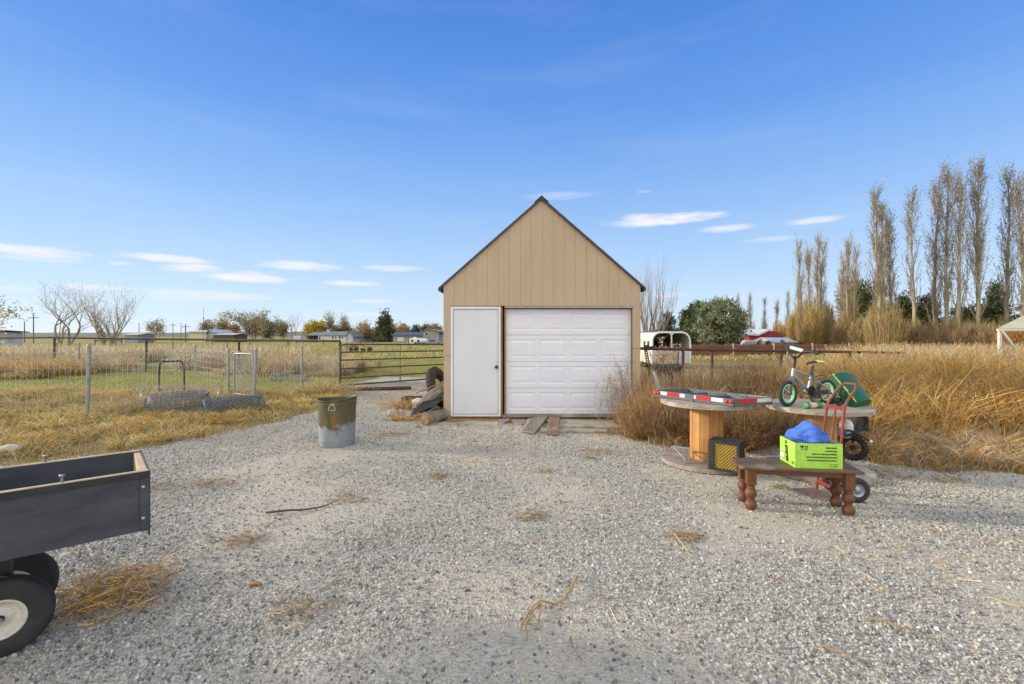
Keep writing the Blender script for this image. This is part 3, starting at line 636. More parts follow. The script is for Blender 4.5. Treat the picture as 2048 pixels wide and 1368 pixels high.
# ================================================================== CABLE SPOOLS
M_SPOOL = wood('weathered_spool_wood', (.40, .35, .28), (.24, .20, .16), 'X', dens=9, patch=(.44, .40, .34))
M_STAVE = wood('orange_pine_stave', (.60, .32, .11), (.40, .18, .05), 'Z', dens=22, rough=.6, bstr=.3)
def make_spool(c, label, ang, Rr=.55, r=.187, zt=.78):
    t = thing('cable_spool', label, 'cable spool', c, 'wooden cable spools used as tables')
    Mr = rotz(ang)
    for (z0, z1) in ((.012, .060), (zt - .045, zt)):
        b = MB(); nb = 8; wd = 2 * Rr / nb
        for layer in range(2):
            za = z0 + (z1 - z0) * layer / 2 + (.0005 if layer else 0); zb_ = z0 + (z1 - z0) * (layer + 1) / 2
            rt = Mr if layer else rotz(ang + math.pi / 2)
            for i in range(nb):
                a, bb = -Rr + i * wd + .002, -Rr + (i + 1) * wd - .002; pts = []
                rad = Rr - rnd.uniform(0, .006)
                for k in range(9):
                    yy = a + (bb - a) * k / 8; xx = math.sqrt(max(rad * rad - yy * yy, .0009)); pts.append((xx, yy))
                poly = [Vector((p[0], p[1], za)) for p in pts] + [Vector((-p[0], p[1], za)) for p in pts[::-1]]
                b.prism([rt @ p + c for p in poly][::-1][::-1], (0, 0, zb_ - za))
        b.build('flange', M_SPOOL, t, bevel=.0015)
    b = MB(); n = 11
    for i in range(n):
        a0 = 2 * math.pi * i / n + ang; w_ = 2 * math.pi * r / n * (.985 if i % 3 else .93)
        p = V(math.cos(a0) * (r - .012 + rnd.uniform(-.003, .003)), math.sin(a0) * (r - .012), (zt - .045 + .060) / 2) + c
        b.box(p, (.026, w_, zt - .045 - .060 - .001), rotz(a0))
    b.build('core', M_STAVE, t, bevel=.002)
    b = MB()
    for k in range(4):
        a0 = ang + k * math.pi / 2 + .4; p = V(math.cos(a0) * .13, math.sin(a0) * .13, zt) + c
        b = MB(); b.lathe([(.012, 0), (.012, .006), (.006, .01), (.001, .012)], p, 6, smooth=False); b.build('bolt', M_RUST, t)
SP1, SP2 = V(2.428, 5.86, 0), V(3.54, 5.45, 0)
make_spool(SP1, 'wooden cable spool with a milk crate on its lower flange', R(12))
make_spool(SP2, 'wooden cable spool carrying the small bicycle on its top flange', R(-18))

# ================================================================== BENCH (coffee table)
M_TABLE = wood('reddish_table_wood', (.175, .062, .018), (.09, .032, .010), 'Z', rough=.55, dens=20)
M_TABTOP = wood('worn_table_top', (.155, .088, .045), (.085, .046, .026), 'X', rough=.55, dens=18, patch=(.20, .155, .115))
BZ = .40
def make_bench():
    c = V(2.59, 4.315, 0); a = R(-9.8); Mr = rotz(a); t = thing('coffee_table', 'low brown wooden table with four turned legs and a worn top', 'table', c)
    def W(x, y, z): return Mr @ Vector((x, y, z)) + c
    b = MB(); b.box(W(0, 0, BZ - .011), (1.0, .345, .022), Mr); b.build('tabletop', M_TABTOP, t, bevel=.004)
    b = MB()
    for s in (-1, 1): b.box(W(0, s * .118, BZ - .022 - .026), (.80, .02, .05), Mr); b.box(W(s * .41, 0, BZ - .022 - .026), (.02, .20, .05), Mr)
    b.build('apron', M_TABLE, t, bevel=.002)
    prof = [(.002, -.005), (.028, -.003), (.041, .012), (.050, .038), (.050, .056), (.042, .078), (.028, .090), (.030, .096), (.034, .100), (.030, .105), (.033, .110),
            (.045, .126), (.051, .147), (.049, .166), (.037, .188), (.029, .196), (.036, .202), (.036, .208), (.029, .213), (.031, .222), (.040, .232)]
    for sx in (-1, 1):
        for sy in (-1, 1):
            b = MB(); b.lathe(prof, W(sx * .402, sy * .108, 0), 28); b.box(W(sx * .402, sy * .108, (.230 + BZ - .0225) / 2), (.078, .078, BZ - .0225 - .230), Mr); b.build('leg', M_TABLE, t, bevel=.002)
    return t
make_bench()

# text helper -> mesh part
def text_part(name, txt, size, origin, xdir, ydir, mat, parent, alignx='LEFT', ext=.0004, bold=0, xs=1.0):
    bold *= 1.6
    cu = bpy.data.curves.new(name, 'FONT'); cu.body = txt; cu.size = size; cu.align_x = alignx; cu.extrude = ext; cu.offset = bold; cu.space_line = 1.0
    tmp = bpy.data.objects.new(name, cu); COL.objects.link(tmp); bpy.context.view_layer.update()
    me = bpy.data.meshes.new_from_object(tmp.evaluated_get(bpy.context.evaluated_depsgraph_get())); bpy.data.objects.remove(tmp)
    x_, y_ = Vector(xdir).normalized(), Vector(ydir).normalized(); z_ = x_.cross(y_)
    M = Matrix((x_ * xs, y_, z_)).transposed().to_4x4(); M.translation = Vector(origin) - (root_of(parent) if parent else Vector((0, 0, 0)))
    me.transform(M); me.name = name; me.materials.clear(); me.materials.append(mat)
    o = bpy.data.objects.new(name, me); COL.objects.link(o); o.parent = parent; return o
def make_box():
    M_G = pm('lime_green_card', (.40, .70, .09), (.37, .66, .08), 3, .55, .05, 40); M_IN = pm('pale_card', (.62, .66, .68), (.55, .58, .6), 3, .8)
    M_INK = pm('black_ink', (.02, .03, .01), (.03, .04, .015), 20, .6, 0); M_WL = pm('white_label', (.78, .76, .74), (.72, .7, .7), 6, .6, 0)
    x_ = V(.391, -.048, 0).normalized(); y_ = V(.0, 0, 1).cross(x_); o = V(2.534, 4.196, BZ + .001); Wd, Dp, Hh = .392, .31, .222
    t = thing('cardboard_box', 'open lime green cardboard box with black printing on the low table', 'box', o + x_ * Wd / 2 + y_ * Dp / 2, None)
    M = basis(x_, y_, V(0, 0, 1)); T = .005
    def bx(b, a0, a1, b0, b1, z0, z1): b.box(o + x_ * ((a0 + a1) / 2) + y_ * ((b0 + b1) / 2) + V(0, 0, (z0 + z1) / 2), (a1 - a0, b1 - b0, z1 - z0), M)
    b = MB(); bx(b, 0, Wd, 0, T, 0, Hh); bx(b, 0, Wd, Dp - T, Dp, 0, Hh); bx(b, 0, T, T + .0004, Dp - T - .0004, 0, Hh); bx(b, Wd - T, Wd, T + .0004, Dp - T - .0004, 0, Hh); bx(b, T + .0004, Wd - T - .0004, T + .0004, Dp - T - .0004, 0, T)
    b.build('carton', M_G, t)
    b = MB(); e = .0012; bx(b, T + e, Wd - T - e, Dp - T - .003, Dp - T - e, T + e, Hh - .002); bx(b, Wd - T - .003, Wd - T - e, T + .004, Dp - T - .004, T + e, Hh - .002)
    bx(b, T + e, T + .003, T + .004, Dp - T - .004, T + e, Hh - .002); b.build('lining', M_IN, t)
    # front printing
    f = -.0006; yd = V(0, 0, 1)
    def fp(a, z_): return o + x_ * a + y_ * f + V(0, 0, z_)
    lines = [('PRODUCT OF MEXICO', .178, .0165, .52), ('PATRON SILVER TEQUILA', .150, .0165, .52), ('THE PERFECT WAY TO ENJOY PATRON IS RESPONSIBLY', .122, .0165, .50),
             ('PATRON, ITS TRADE DRESS AND THE BEE LOGO ARE TRADEMARKS', .094, .0165, .505), ('(C) IMPORTED BY THE PATRON SPIRITS COMPANY, LAS VEGAS, NV', .066, .0165, .505),
             ('40% ALC. BY VOL. (80 PROOF)', .036, .009, .6), ('12 x 750 ML', .026, .009, .6), ('KEEP AWAY FROM HEAT', .016, .009, .6)]
    for s, z_, sz, xs in lines: text_part('printed_line', s, sz, fp(.345 if sz > .01 else .35, z_), x_, yd, M_INK, t, 'RIGHT', bold=.0006 if sz > .01 else 0, xs=xs)
    b = MB()
    def fpoly(pts): b.prism([fp(a, z_) for a, z_ in pts], y_ * -.0006)
    fpoly([(.038, .202), (.072, .202), (.068, .186), (.058, .181), (.052, .181), (.042, .186)]); fpoly([(.0535, .1805), (.0565, .1805), (.0565, .167), (.0535, .167)]); fpoly([(.042, .1665), (.068, .1665), (.068, .163), (.042, .163)])
    for xx in (.084, .100):
        fpoly([(xx - .007, .192), (xx + .007, .192), (xx, .203)]); fpoly([(xx - .003, .1915), (xx + .003, .1915), (xx + .003, .170), (xx - .003, .170)])
    fpoly([(.075, .1665), (.108, .1665), (.108, .163), (.075, .163)]); b.build('fragile_symbol', M_INK, t)
    # side face printing (faces left)
    def sp(a, z_): return o + y_ * a + x_ * -.0006 + V(0, 0, z_)      # a measured from the front corner to the back
    b = MB()
    b.prism([sp(a, z_) for a, z_ in ((.205, .165), (.150, .165), (.150, .158), (.128, .020), (.178, .020), (.186, .03), (.205, .150))], x_ * -.0006)
    b.prism([sp(a, z_) for a, z_ in ((.208, .208), (.160, .208), (.160, .178), (.208, .178))], x_ * -.0006)
    b.prism([sp(a, z_) for a, z_ in ((.300, .085), (.212, .085), (.212, .030), (.300, .030))], x_ * -.0004); b.build('bottle_print', M_INK, t)
    b = MB(); b.prism([sp(a, z_) + x_ * -.0006 for a, z_ in ((.296, .080), (.217, .080), (.217, .036), (.296, .036))], x_ * -.0005); b.build('address_label', M_WL, t)
    M_G2 = M_G
    for s, z_, sz in (('SILVER', .138, .013), ('PATRON', .118, .016), ('PREMIUM', .045, .010)):
        text_part('logo_text', s, sz, sp(.200, z_) + x_ * -.0009, -y_, yd, M_G2, t, 'LEFT', xs=.68)
    text_part('logo_text', 'PATRON', .018, sp(.205, .188) + x_ * -.0009, -y_, yd, M_G2, t, 'LEFT', xs=.55)
    b = MB(); b.prism([sp(a, z_) + x_ * -.0008 for a, z_ in ((.183, .092), (.160, .066), (.182, .070))], x_ * -.0004); b.build('bee_mark', M_G2, t)
    for z_ in (.040, .030, .020): text_part('printed_line', 'CONTENTS 12 BOTTLES', .009, sp(.075, z_), -y_, yd, M_INK, t, 'LEFT', xs=.55)
    # edge creases
    b = MB(); b.prism([fp(.0, .0), fp(.0018, .0), fp(.0018, Hh), fp(.0, Hh)], y_ * -.0004); b.build('corner_crease', M_INK, t)
    # blue cloth heaped on the rim
    cc = o + x_ * .165 + y_ * .15 + V(0, 0, Hh + .02)
    me = bpy.data.meshes.new('blue_cloth'); bm = bmesh.new(); bmesh.ops.create_icosphere(bm, subdivisions=6, radius=1)
    for v in bm.verts:
        p = v.co.copy(); ang = math.atan2(p.y, p.x)
        fold = .13 * (1 - abs(math.sin(ang * 1.7 + p.z * 3.2 + 2.2 * mnoise.noise(p * 1.6)))) ** 2 + .16 * mnoise.noise(p * 1.5 + V(3, 1, 2)) + .07 * abs(mnoise.noise(p * 3.4)) - .07
        rid = -.14 * math.exp(-((p.dot(V(-.25, -.85, .35)) - .93) ** 2) / .004)
        f_ = 1 + fold + rid; h_ = ((.115 if p.x > -.1 else .115 + .04 * (p.x + .1)) if p.z > 0 else .07)
        top = .055 * math.exp(-((p.x - .08) ** 2) / .10) * max(0, p.z)
        q_ = V(p.x * .172 * f_, p.y * .13 * f_, p.z * h_ * f_ + top)
        if q_.z < -.04: q_.z = -.04 + (q_.z + .04) * .2
        if p.x > 0: q_.z *= 1.0 - .05 * p.x
        v.co = M @ q_ + V(0, 0, 0)
    bm.to_mesh(me); bm.free()
    for p in me.polygons: p.use_smooth = True
    oo = bpy.data.objects.new('blue_cloth', me); COL.objects.link(oo); oo.location = cc
    me.materials.append(pm('blue_fabric', (.075, .18, .62), (.06, .145, .52), 5, .9, .5, 90)); setp(oo, 'crumpled bright blue cloth heaped on the green box', 'cloth')
make_box()

# ================================================================== MILK CRATE
def make_crate():
    fx = V(.787, -.617, 0); fy = V(.617, .787, 0); o = V(2.24, 5.36, .0615); S, D_ = .33, .27
    t = thing('milk_crate', 'black milk crate tipped on its side with yellow bags behind its lattice', 'crate', o + fx * S / 2 + fy * D_ / 2)
    M = basis(fx, fy, V(0, 0, 1))
    def bx(b, a0, a1, b0, b1, z0, z1): b.box(o + fx * ((a0 + a1) / 2) + fy * ((b0 + b1) / 2) + V(0, 0, (z0 + z1) / 2), (a1 - a0, b1 - b0, z1 - z0), M)
    b = MB(); fr = .022; b1_ = .062
    bx(b, 0, S, 0, .02, 0, fr); bx(b, 0, S, 0, .02, S - fr, S); bx(b, 0, b1_, 0, .02, fr + .0005, S - fr - .0005); bx(b, S - fr - .008, S, 0, .02, fr + .0005, S - fr - .0005)
    b.build('front_frame', M_BLACK, t, bevel=.003)
    b = MB(); bx(b, 0, S, .0205, D_, 0, .008); bx(b, 0, S, .0205, D_, S - .008, S)
    bx(b, 0, .008, .0205, D_, .009, S - .009); bx(b, S - .008, S, .0205, D_, .009, S - .009)
    for k in (.03, .10, .17, .24): bx(b, -.004, S + .004, k, k + .012, -.000, .0005 + .003) if False else bx(b, -.004, S + .004, k, k + .012, S + .0003, S + .005)
    for k in (.03, .10, .17, .24): bx(b, S + .0003, S + .005, k, k + .012, 0.004, S - .003)
    b.build('shell', M_BLACK, t, bevel=.002)
    b = MB(); x0, x1, z0, z1 = b1_, S - fr - .008, fr, S - fr; st = .036; y_ = .011
    k = -12
    def clip(p, d):
        ts = [0, 9]
        tmin, tmax = -9, 9
        for pp, dd, lo, hi in ((p[0], d[0], x0, x1), (p[1], d[1], z0, z1)):
            ta, tb = (lo - pp) / dd, (hi - pp) / dd
            if ta > tb: ta, tb = tb, ta
            tmin, tmax = max(tmin, ta), min(tmax, tb)
        return (tmin, tmax) if tmax > tmin + .01 else None
    for sgn in (1, -1):
        for k in range(-14, 15):
            p = ((x0 + x1) / 2 + k * st, (z0 + z1) / 2); r_ = clip(p, (1, sgn))
            if r_:
                a = o + fx * (p[0] + r_[0]) + fy * (y_ + .003 * sgn) + V(0, 0, p[1] + sgn * r_[0]); c = o + fx * (p[0] + r_[1]) + fy * (y_ + .003 * sgn) + V(0, 0, p[1] + sgn * r_[1])
                b.beam(a, c, .0042, .0042)
    b.build('lattice', M_BLACK, t)
    b = MB(); bx(b, x0 - .01, x1 + .02, .018, .20, .012, S - .02); 
    b.build('yellow_contents', pm('yellow_sack', (.80, .56, .05), (.66, .42, .05), 14, .5, .5, 20), t, bevel=.02)
    b = MB(); e = o + fx * (S + .012) + fy * .20
    b.tube([e + V(0, 0, S * .75), e + fx * .004 + V(0, 0, S * .45), e + fx * .01 + V(0, 0, .12), e + fx * .022 + V(0, 0, .05), e + fx * .012 + V(0, 0, .02)], .005, 6)
    b.build('strap', pm('yellow_strap', (.65, .42, .04), None, 9), t)
make_crate()

# steel bracket on the flange
def make_bracket():
    a0, a1 = V(2.01, 5.85, .0615), V(2.155, 5.72, .0615); t = thing('metal_stand', 'small bent grey steel stand on the left spool flange', 'stand', a0)
    b = MB(); up = V(0, 0, .155)
    b.beam(a0, a0 + up, .014, .006, (1, 0, 0)); b.beam(a1, a1 + up, .014, .006, (1, 0, 0)); b.beam(a0 + up + V(-.006, .004, -.008), a1 + up + V(.006, -.004, -.008), .02, .016)
    ft = V(2.08, 5.60, .078); b.beam(a0 + up - V(0, 0, .02) + V(.01, -.02, 0), ft + V(0, 0, .02), .02, .014); b.box(ft + V(.004, .0, 0), (.05, .04, .032), rotz(R(-10)))
    b.build('frame', M_STEEL, t, bevel=.002)
make_bracket()

# ================================================================== TRAILER TAIL FRAME on the left spool
def make_tail():
    M_GREY = pm('dark_grey_paint', (.075, .085, .10), (.11, .12, .13), 8, .5, .1)
    M_RED = pm('red_reflective_tape', (.55, .015, .02), (.45, .01, .015), 20, .35, .02); M_WT = pm('white_reflective_tape', (.68, .68, .68), (.58, .58, .6), 20, .4, .02)
    M_LENS = pm('red_lens', (.62, .03, .02), (.5, .02, .02), 20, .2, 0)
    A, C_, B_ = V(1.88, 6.20, .785), V(2.50, 5.285, .786), V(3.00, 5.42, .792); D_ = A + B_ - C_
    t = thing('trailer_frame', 'flat grey trailer frame with red and white tape lying on the left spool', 'trailer frame', (A + B_) / 2)
    hh = .082; w = .022; up = V(0, 0, hh / 2)
    b = MB(); m1, m2 = A * .5 + C_ * .5, D_ * .5 + B_ * .5
    for p, q in ((A, C_), (C_, B_), (B_, D_), (D_, A)): b.beam(p + up, q + up, w, hh)
    b.build('side_rail', M_GREY, t, bevel=.002)
    b = MB(); b.beam(m1 + up, m2 + up, .02, .05); b.beam(A * .75 + C_ * .25 + up, (D_ * .75 + B_ * .25) + up, .015, .03); b.build('cross_member', M_GREY, t)
    b = MB(); b.beam(m1 + V(0, 0, .075), D_ * .25 + B_ * .75 + V(0, 0, .075), .008, .008); b.beam(m2 + V(0, 0, .07), C_ * .7 + B_ * .3 + V(0, 0, .075), .008, .008); b.beam(m2 + V(0, 0, .072), C_ * .05 + B_ * .95 + V(0, 0, .08), .006, .006); b.build('brace_rod', M_STEEL, t)
    n1 = (C_ - A).cross(V(0, 0, 1)).normalized(); n2 = (B_ - C_).cross(V(0, 0, 1)).normalized()
    def strip(p, q, nrm, s0, s1, mat, nm):
        b = MB(); a, c = p.lerp(q, s0) + nrm * .0135 + V(0, 0, hh * .66), p.lerp(q, s1) + nrm * .0135 + V(0, 0, hh * .66); b.beam(a, c, .003, .044); b.build(nm, mat, t)
    for s0, s1, k in ((.10, .19, 0), (.192, .36, 1), (.362, .43, 0), (.51, .57, 0), (.572, .75, 1), (.752, .89, 0)): strip(A, C_, n1, s0, s1, M_RED if k else M_WT, 'reflective_tape')
    for s0, s1, k in ((.10, .58, 1), (.585, .97, 0)): strip(C_, B_, n2, s0, s1, M_RED if k else M_WT, 'reflective_tape')
    b = MB(); b.beam(m1 + n1 * .016 + V(0, 0, hh / 2 - .005), m1 + n1 * .016 + V(0, 0, hh / 2 - .005) + (C_ - A).normalized() * .045, .01, hh + .01); b.build('hinge_plate', M_GREY, t)
    for s in (.03, .075, .925, .975):
        p = A.lerp(C_, s) + n1 * .012 + V(0, 0, hh * .62); M = basis((C_ - A).normalized(), V(0, 0, 1), -n1 * -1) if False else basis((C_ - A).normalized(), n1.cross((C_ - A).normalized()), n1)
        b = MB(); b.lathe([(.024, 0), (.024, .006), (.021, .012), (.016, .018), (.008, .022), (.0005, .023)], p, 20, M); b.build('tail_light', M_LENS, t)
    for p in (A, C_): b = MB(); b.beam(p + n1 * .014 + V(0, 0, .02) , p.lerp(C_ if p is A else A, .11) + n1 * .014 + V(0, 0, .02), .004, .03); b.build('light_bracket', M_GREY, t)
make_tail()

# ================================================================== HAND TRUCK
def make_truck():
    M_REDP = pm('worn_red_paint', (.27, .035, .02), (.19, .04, .025), 12, .55, .2, lo=.4, hi=.7); M_ORG = pm('rusty_orange_paint', (.24, .085, .04), (.17, .06, .035), 12, .6, .2)
    t = thing('hand_truck', 'red two wheeled hand truck with a looped rusty handle behind the box', 'hand truck', (3.12, 4.6, 0))
    L = [V(3.075, 4.74, .03), V(3.11, 4.74, .35), V(3.156, 4.74, .67), V(3.18, 4.735, .89)]; Rr = [V(3.075, 4.48, .03), V(3.11, 4.48, .35), V(3.147, 4.48, .60), V(3.18, 4.485, .91)]
    b = MB(); b.tube(L, .0125, 10); b.build('rail', M_REDP, t); b = MB(); b.tube(Rr, .0125, 10); b.build('rail', M_REDP, t)
    b = MB(); b.tube([L[-1], V(3.205, 4.73, .945), V(3.28, 4.72, 1.055), V(3.305, 4.70, 1.095), V(3.315, 4.66, 1.11), V(3.315, 4.56, 1.115), V(3.31, 4.52, 1.11), V(3.295, 4.50, 1.07), V(3.205, 4.485, .96), Rr[-1]], .013, 10); b.build('handle', M_ORG, t)
    for p_, q_ in ((L[-1] + V(0, .0, -.01), Rr[-1] + V(0, .0, -.03)), (L[1], Rr[1]), (V(3.085, 4.73, .12), V(3.085, 4.49, .12))): b = MB(); b.beam(p_, q_, .012, .033); b.build('crossbar', M_REDP, t)
    b = MB(); b.tube([V(3.18, 4.61, .88), V(3.14, 4.61, .58), V(3.10, 4.61, .30)], .010, 8); b.build('centre_strut', M_ORG, t)
    for yy in (4.485, 4.735): b = MB(); b.tube([V(3.12, yy, .48), V(3.20, yy, .34), V(3.27, yy, .15)], .008, 8); b.tube([V(3.085, yy, .10), V(3.26, yy, .13)], .008, 8); b.build('axle_brace', M_REDP, t)
    b = MB(); pl = [V(2.83, 4.80, .012), V(2.90, 4.56, .006), V(3.06, 4.44, .006), V(3.085, 4.44, .03), V(3.085, 4.78, .03), V(3.0, 4.82, .015)]; b.prism(pl, (0, 0, .007)); b.build('toe_plate', pm('rusty_plate', (.19, .13, .12), (.12, .08, .08), 9, .7), t)
    b = MB(); b.tube([V(3.27, 4.42, .118), V(3.27, 4.80, .118)], .008, 8); b.build('axle', M_STEEL, t)
    for yy in (4.45, 4.77):
        c = V(3.27, yy, .118); wh = thing_part('wheel', t, c); M = basis(V(1, 0, 0), V(0, 0, 1), V(0, -1, 0))
        b = MB(); b.lathe([(.062, -.025), (.085, -.032), (.105, -.028), (.117, -.012), (.118, 0), (.117, .012), (.105, .028), (.085, .032), (.062, .025)], c, 40, M); b.build('tyre', M_RUBBER, wh)
        b = MB(); b.lathe([(.063, -.02), (.063, .022), (.056, .024), (.052, .012), (.03, .010), (.02, .03), (.001, .03)], c, 28, M); b.build('rim', M_STEEL, wh)
make_truck()

# ================================================================== CHILD'S BICYCLE
def make_bike():
    M_FR = pm('silver_grey_frame', (.36, .38, .43), (.28, .30, .34), 9, .35, .03, metal=.5); M_MINT = pm('mint_green_rim', (.28, .72, .42), (.24, .64, .38), 6, .4, .02)
    M_LIME = pm('lime_saddle', (.55, .80, .20), (.5, .74, .18), 6, .4); M_PAD = pm('white_pad', (.66, .74, .74), (.40, .48, .5), 22, .5, .1)
    o = V(3.13, 5.33, .781); d = V(.95, .31, 0).normalized(); n = V(0, 0, 1).cross(d)      # n points away from the camera side (left of travel)
    def P(s, z_, t_=0.0): return o + d * s + n * t_ + V(0, 0, z_)
    t = thing('childs_bicycle', 'small silver bicycle with mint green rims standing on the right spool', 'bicycle', o)
    rw = .145
    def wheel(c, ax, nm='wheel'):
        ax = ax.normalized(); x_ = V(0, 0, 1).cross(ax).normalized(); M = basis(x_, ax.cross(x_), ax)
        wh = thing_part(nm, t, c)
        b = MB(); prof = [(.108, -.012), (.122, -.024), (.136, -.023), (rw, -.010), (rw, .010), (.136, .023), (.122, .024), (.108, .012)]
        b.lathe(prof, c, 48, M); b.build('tyre', M_RUBBER, wh)
        b = MB(); b.lathe([(.094, -.013), (.110, -.014), (.111, .014), (.094, .013), (.094, -.013)], c, 40, M); b.build('rim', M_MINT, wh)
        b = MB()
        for k in range(16):
            a = 2 * math.pi * k / 16; e = M @ V(math.cos(a) * .096, math.sin(a) * .096, 0); h_ = M @ V(math.cos(a + .5) * .014, math.sin(a + .5) * .014, .012 * (1 if k % 2 else -1)); b.tube([c + e, c + h_], .0016, 4)
        b.build('spokes', M_STEEL, wh)
        b = MB(); b.tube([c - ax * .045, c + ax * .045], .012, 10); b.tube([c - ax * .06, c + ax * .06], .005, 8); b.build('hub', M_BLACK, wh)
    fax = (n * .98 + d * -.12)                                                   # front wheel turned towards the camera's left
    fc_ = P(0, rw); rc = P(.59, rw); wheel(fc_, fax); wheel(rc, n)
    hb, ht = P(.075, .338), P(.090, .430); bb = P(.305, .165); st = P(.355, .345)
    b = MB(); b.tube([hb, ht], .020, 14); b.tube([P(.082, .405), st + V(0, 0, -.01)], .0145, 12); b.tube([P(.078, .355), bb], .0195, 12); b.tube([bb, st], .0155, 12)
    b.tube([bb - n * .035, bb + n * .035], .021, 14)
    for s in (-1, 1): b.tube([st + V(0, 0, -.01) + n * s * .012, rc + n * s * .048], .008, 8); b.tube([bb + n * s * .02, rc + n * s * .048], .009, 8)
    b.build('frame', M_FR, t)
    # fork
    b = MB(); crown = P(.066, .318)
    fx = fax.normalized()
    b.tube([hb, crown], .014, 10); b.beam(crown - fx * .04, crown + fx * .04, .02, .022)
    for s in (-1, 1): b.tube([crown + fx * s * .038, fc_ + fx * s * .045 + V(0, 0, .08), fc_ + fx * s * .045], .010, 8)
    b.build('fork', pm('dark_fork', (.10, .11, .12), (.06, .06, .07), 9, .4), t)
    # front tyre guard, stem and bars
    b = MB(); b.tube([ht, P(.100, .47), P(.112, .53), P(.094, .567)], .016, 10); b.build('stem', M_BLACK, t)
    gl, gr_ = at(1563, 681, 5.58), at(1637, 707, 5.12)
    b = MB(); pts = [at(1570, 688, 5.53), at(1575.5, 697, 5.49), at(1578, 706, 5.46), at(1584, 713, 5.42), at(1591, 716, 5.37), at(1598, 713, 5.33), at(1603, 706, 5.29), at(1608, 703, 5.26), at(1620, 703.5, 5.20), at(1626, 704.5, 5.17)]
    b.tube(pts, .0115, 10); b.build('handlebar', M_BLACK, t)
    b = MB(); b.tube([gl, pts[0]], .017, 12); g1 = b.build('grip', M_RUBBER, t); b = MB(); b.tube([pts[-1], gr_], .017, 12); b.build('grip', M_RUBBER, t)
    b = MB(); a, c = at(1581, 694.5, 5.47), at(1606, 701.5, 5.28); b.beam(a, c, .03, .036); b.build('crossbar_pad', M_PAD, t, bevel=.008)
    # saddle
    b = MB(); b.tube([st, P(.385, .455)], .0125, 10); b.lathe([(.022, 0), (.022, .02), (.016, .025)], st + V(0, 0, -.002), 12); b.build('seat_post', M_BLACK, t)
    sd = thing_part('saddle', t, P(.385, .47))
    def sad(s0, s1, mat, nm):
        b = MB(); rings = []; ns = 9
        for i in range(ns):
            s = s0 + (s1 - s0) * i / (ns - 1); u_ = (s - .285) / .235; hw = .012 + .058 * max(0, u_) ** 1.5 if u_ < .85 else .012 + .058 * .784 * math.sqrt(max(0.02, 1 - ((u_ - .85) / .16) ** 2))
            zt = .478 + .012 * math.sin(u_ * 3) + .016 * u_; hh = .020 + .012 * u_
            rings.append([P(s, zt + math.sin(a) * hh * .55, math.cos(a) * hw) for a in [2 * math.pi * k / 14 for k in range(14)]])
        vs = [p for r_ in rings for p in r_]; fs = [(i * 14 + k, i * 14 + (k + 1) % 14, (i + 1) * 14 + (k + 1) % 14, (i + 1) * 14 + k) for i in range(ns - 1) for k in range(14)]
        fs += [list(range(14))[::-1], [14 * (ns - 1) + k for k in range(14)]]; b.add(vs, fs, True); b.build(nm, mat, sd)
    sad(.285, .410, M_BLACK, 'nose'); sad(.4102, .520, M_LIME, 'rear_cover')
    # drivetrain
    b = MB(); M = basis(d, V(0, 0, 1), -n); b.lathe([(.058, 0), (.062, .002), (.062, .006), (.05, .006), (.05, .002), (.05, 0)], bb - n * .045, 30, M)
    for k in range(4): a = k * math.pi / 2 + .3; b.beam(bb - n * .042, bb - n * .042 + d * math.cos(a) * .054 + V(0, 0, math.sin(a) * .054), .01, .004, n)
    b.build('chainring', M_BLACK, t)
    b = MB(); b.beam(bb - n * .05, bb - n * .052 + d * .03 + V(0, 0, -.085), .006, .014, n); b.build('crank_arm', M_BLACK, t); b = MB(); b.beam(bb + n * .05, bb + n * .052 - d * .03 + V(0, 0, .085), .006, .014, n); b.build('crank_arm', M_BLACK, t)
    for s in (1, -1): b = MB(); c = bb - n * .09 * s + (d * .03 + V(0, 0, -.088)) * s; b.box(c, (.06, .05, .018), basis(d, n, V(0, 0, 1))); b.build('pedal', pm('tan_pedal', (.34, .30, .2), (.2, .18, .14), 20, .6) if s > 0 else M_BLACK, t, bevel=.003)
    b = MB(); b.beam(P(.34, .145, -.045), P(.585, .150, -.047), .012, .05, V(0, 0, 1)); b.build('chain_guard', M_BLACK, t, bevel=.006)
    b = MB(); b.tube([P(.30, .30, -.02), P(.32, .325, -.05), P(.42, .345, -.06), P(.52, .335, -.05), P(.56, .315, -.02), P(.52, .295, .02), P(.44, .29, .03), P(.34, .275, .02), P(.30, .30, -.02)], .004, 6); b.build('brake_cable', M_BLACK, t)
    # training wheels
    for s, cc in ((-1, at(1678, 801, 5.34)), (1, P(.59, .055, .16))):
        tw = thing_part('training_wheel', t, cc); b = MB(); M = basis(d, V(0, 0, 1), -n); cc = V(cc.x, cc.y, .781 + .052)
        b.lathe([(.040, -.012), (.048, -.014), (.050, 0), (.048, .014), (.040, .012), (.040, -.012)], cc, 28, M); b.build('tyre', M_RUBBER, tw)
        b = MB(); b.lathe([(.010, -.012), (.012, .014), (.001, .016)], cc, 14, M)
        for k in range(5): a = k * 2 * math.pi / 5; b.beam(cc, cc + d * math.cos(a) * .042 + V(0, 0, math.sin(a) * .042), .008, .006, n)
        b.build('rim', M_BLACK, tw); b = MB(); b.beam(cc + n * s * -.015, rc + n * s * .055, .006, .018, d); b.build('bracket', M_BLACK, tw)
make_bike()

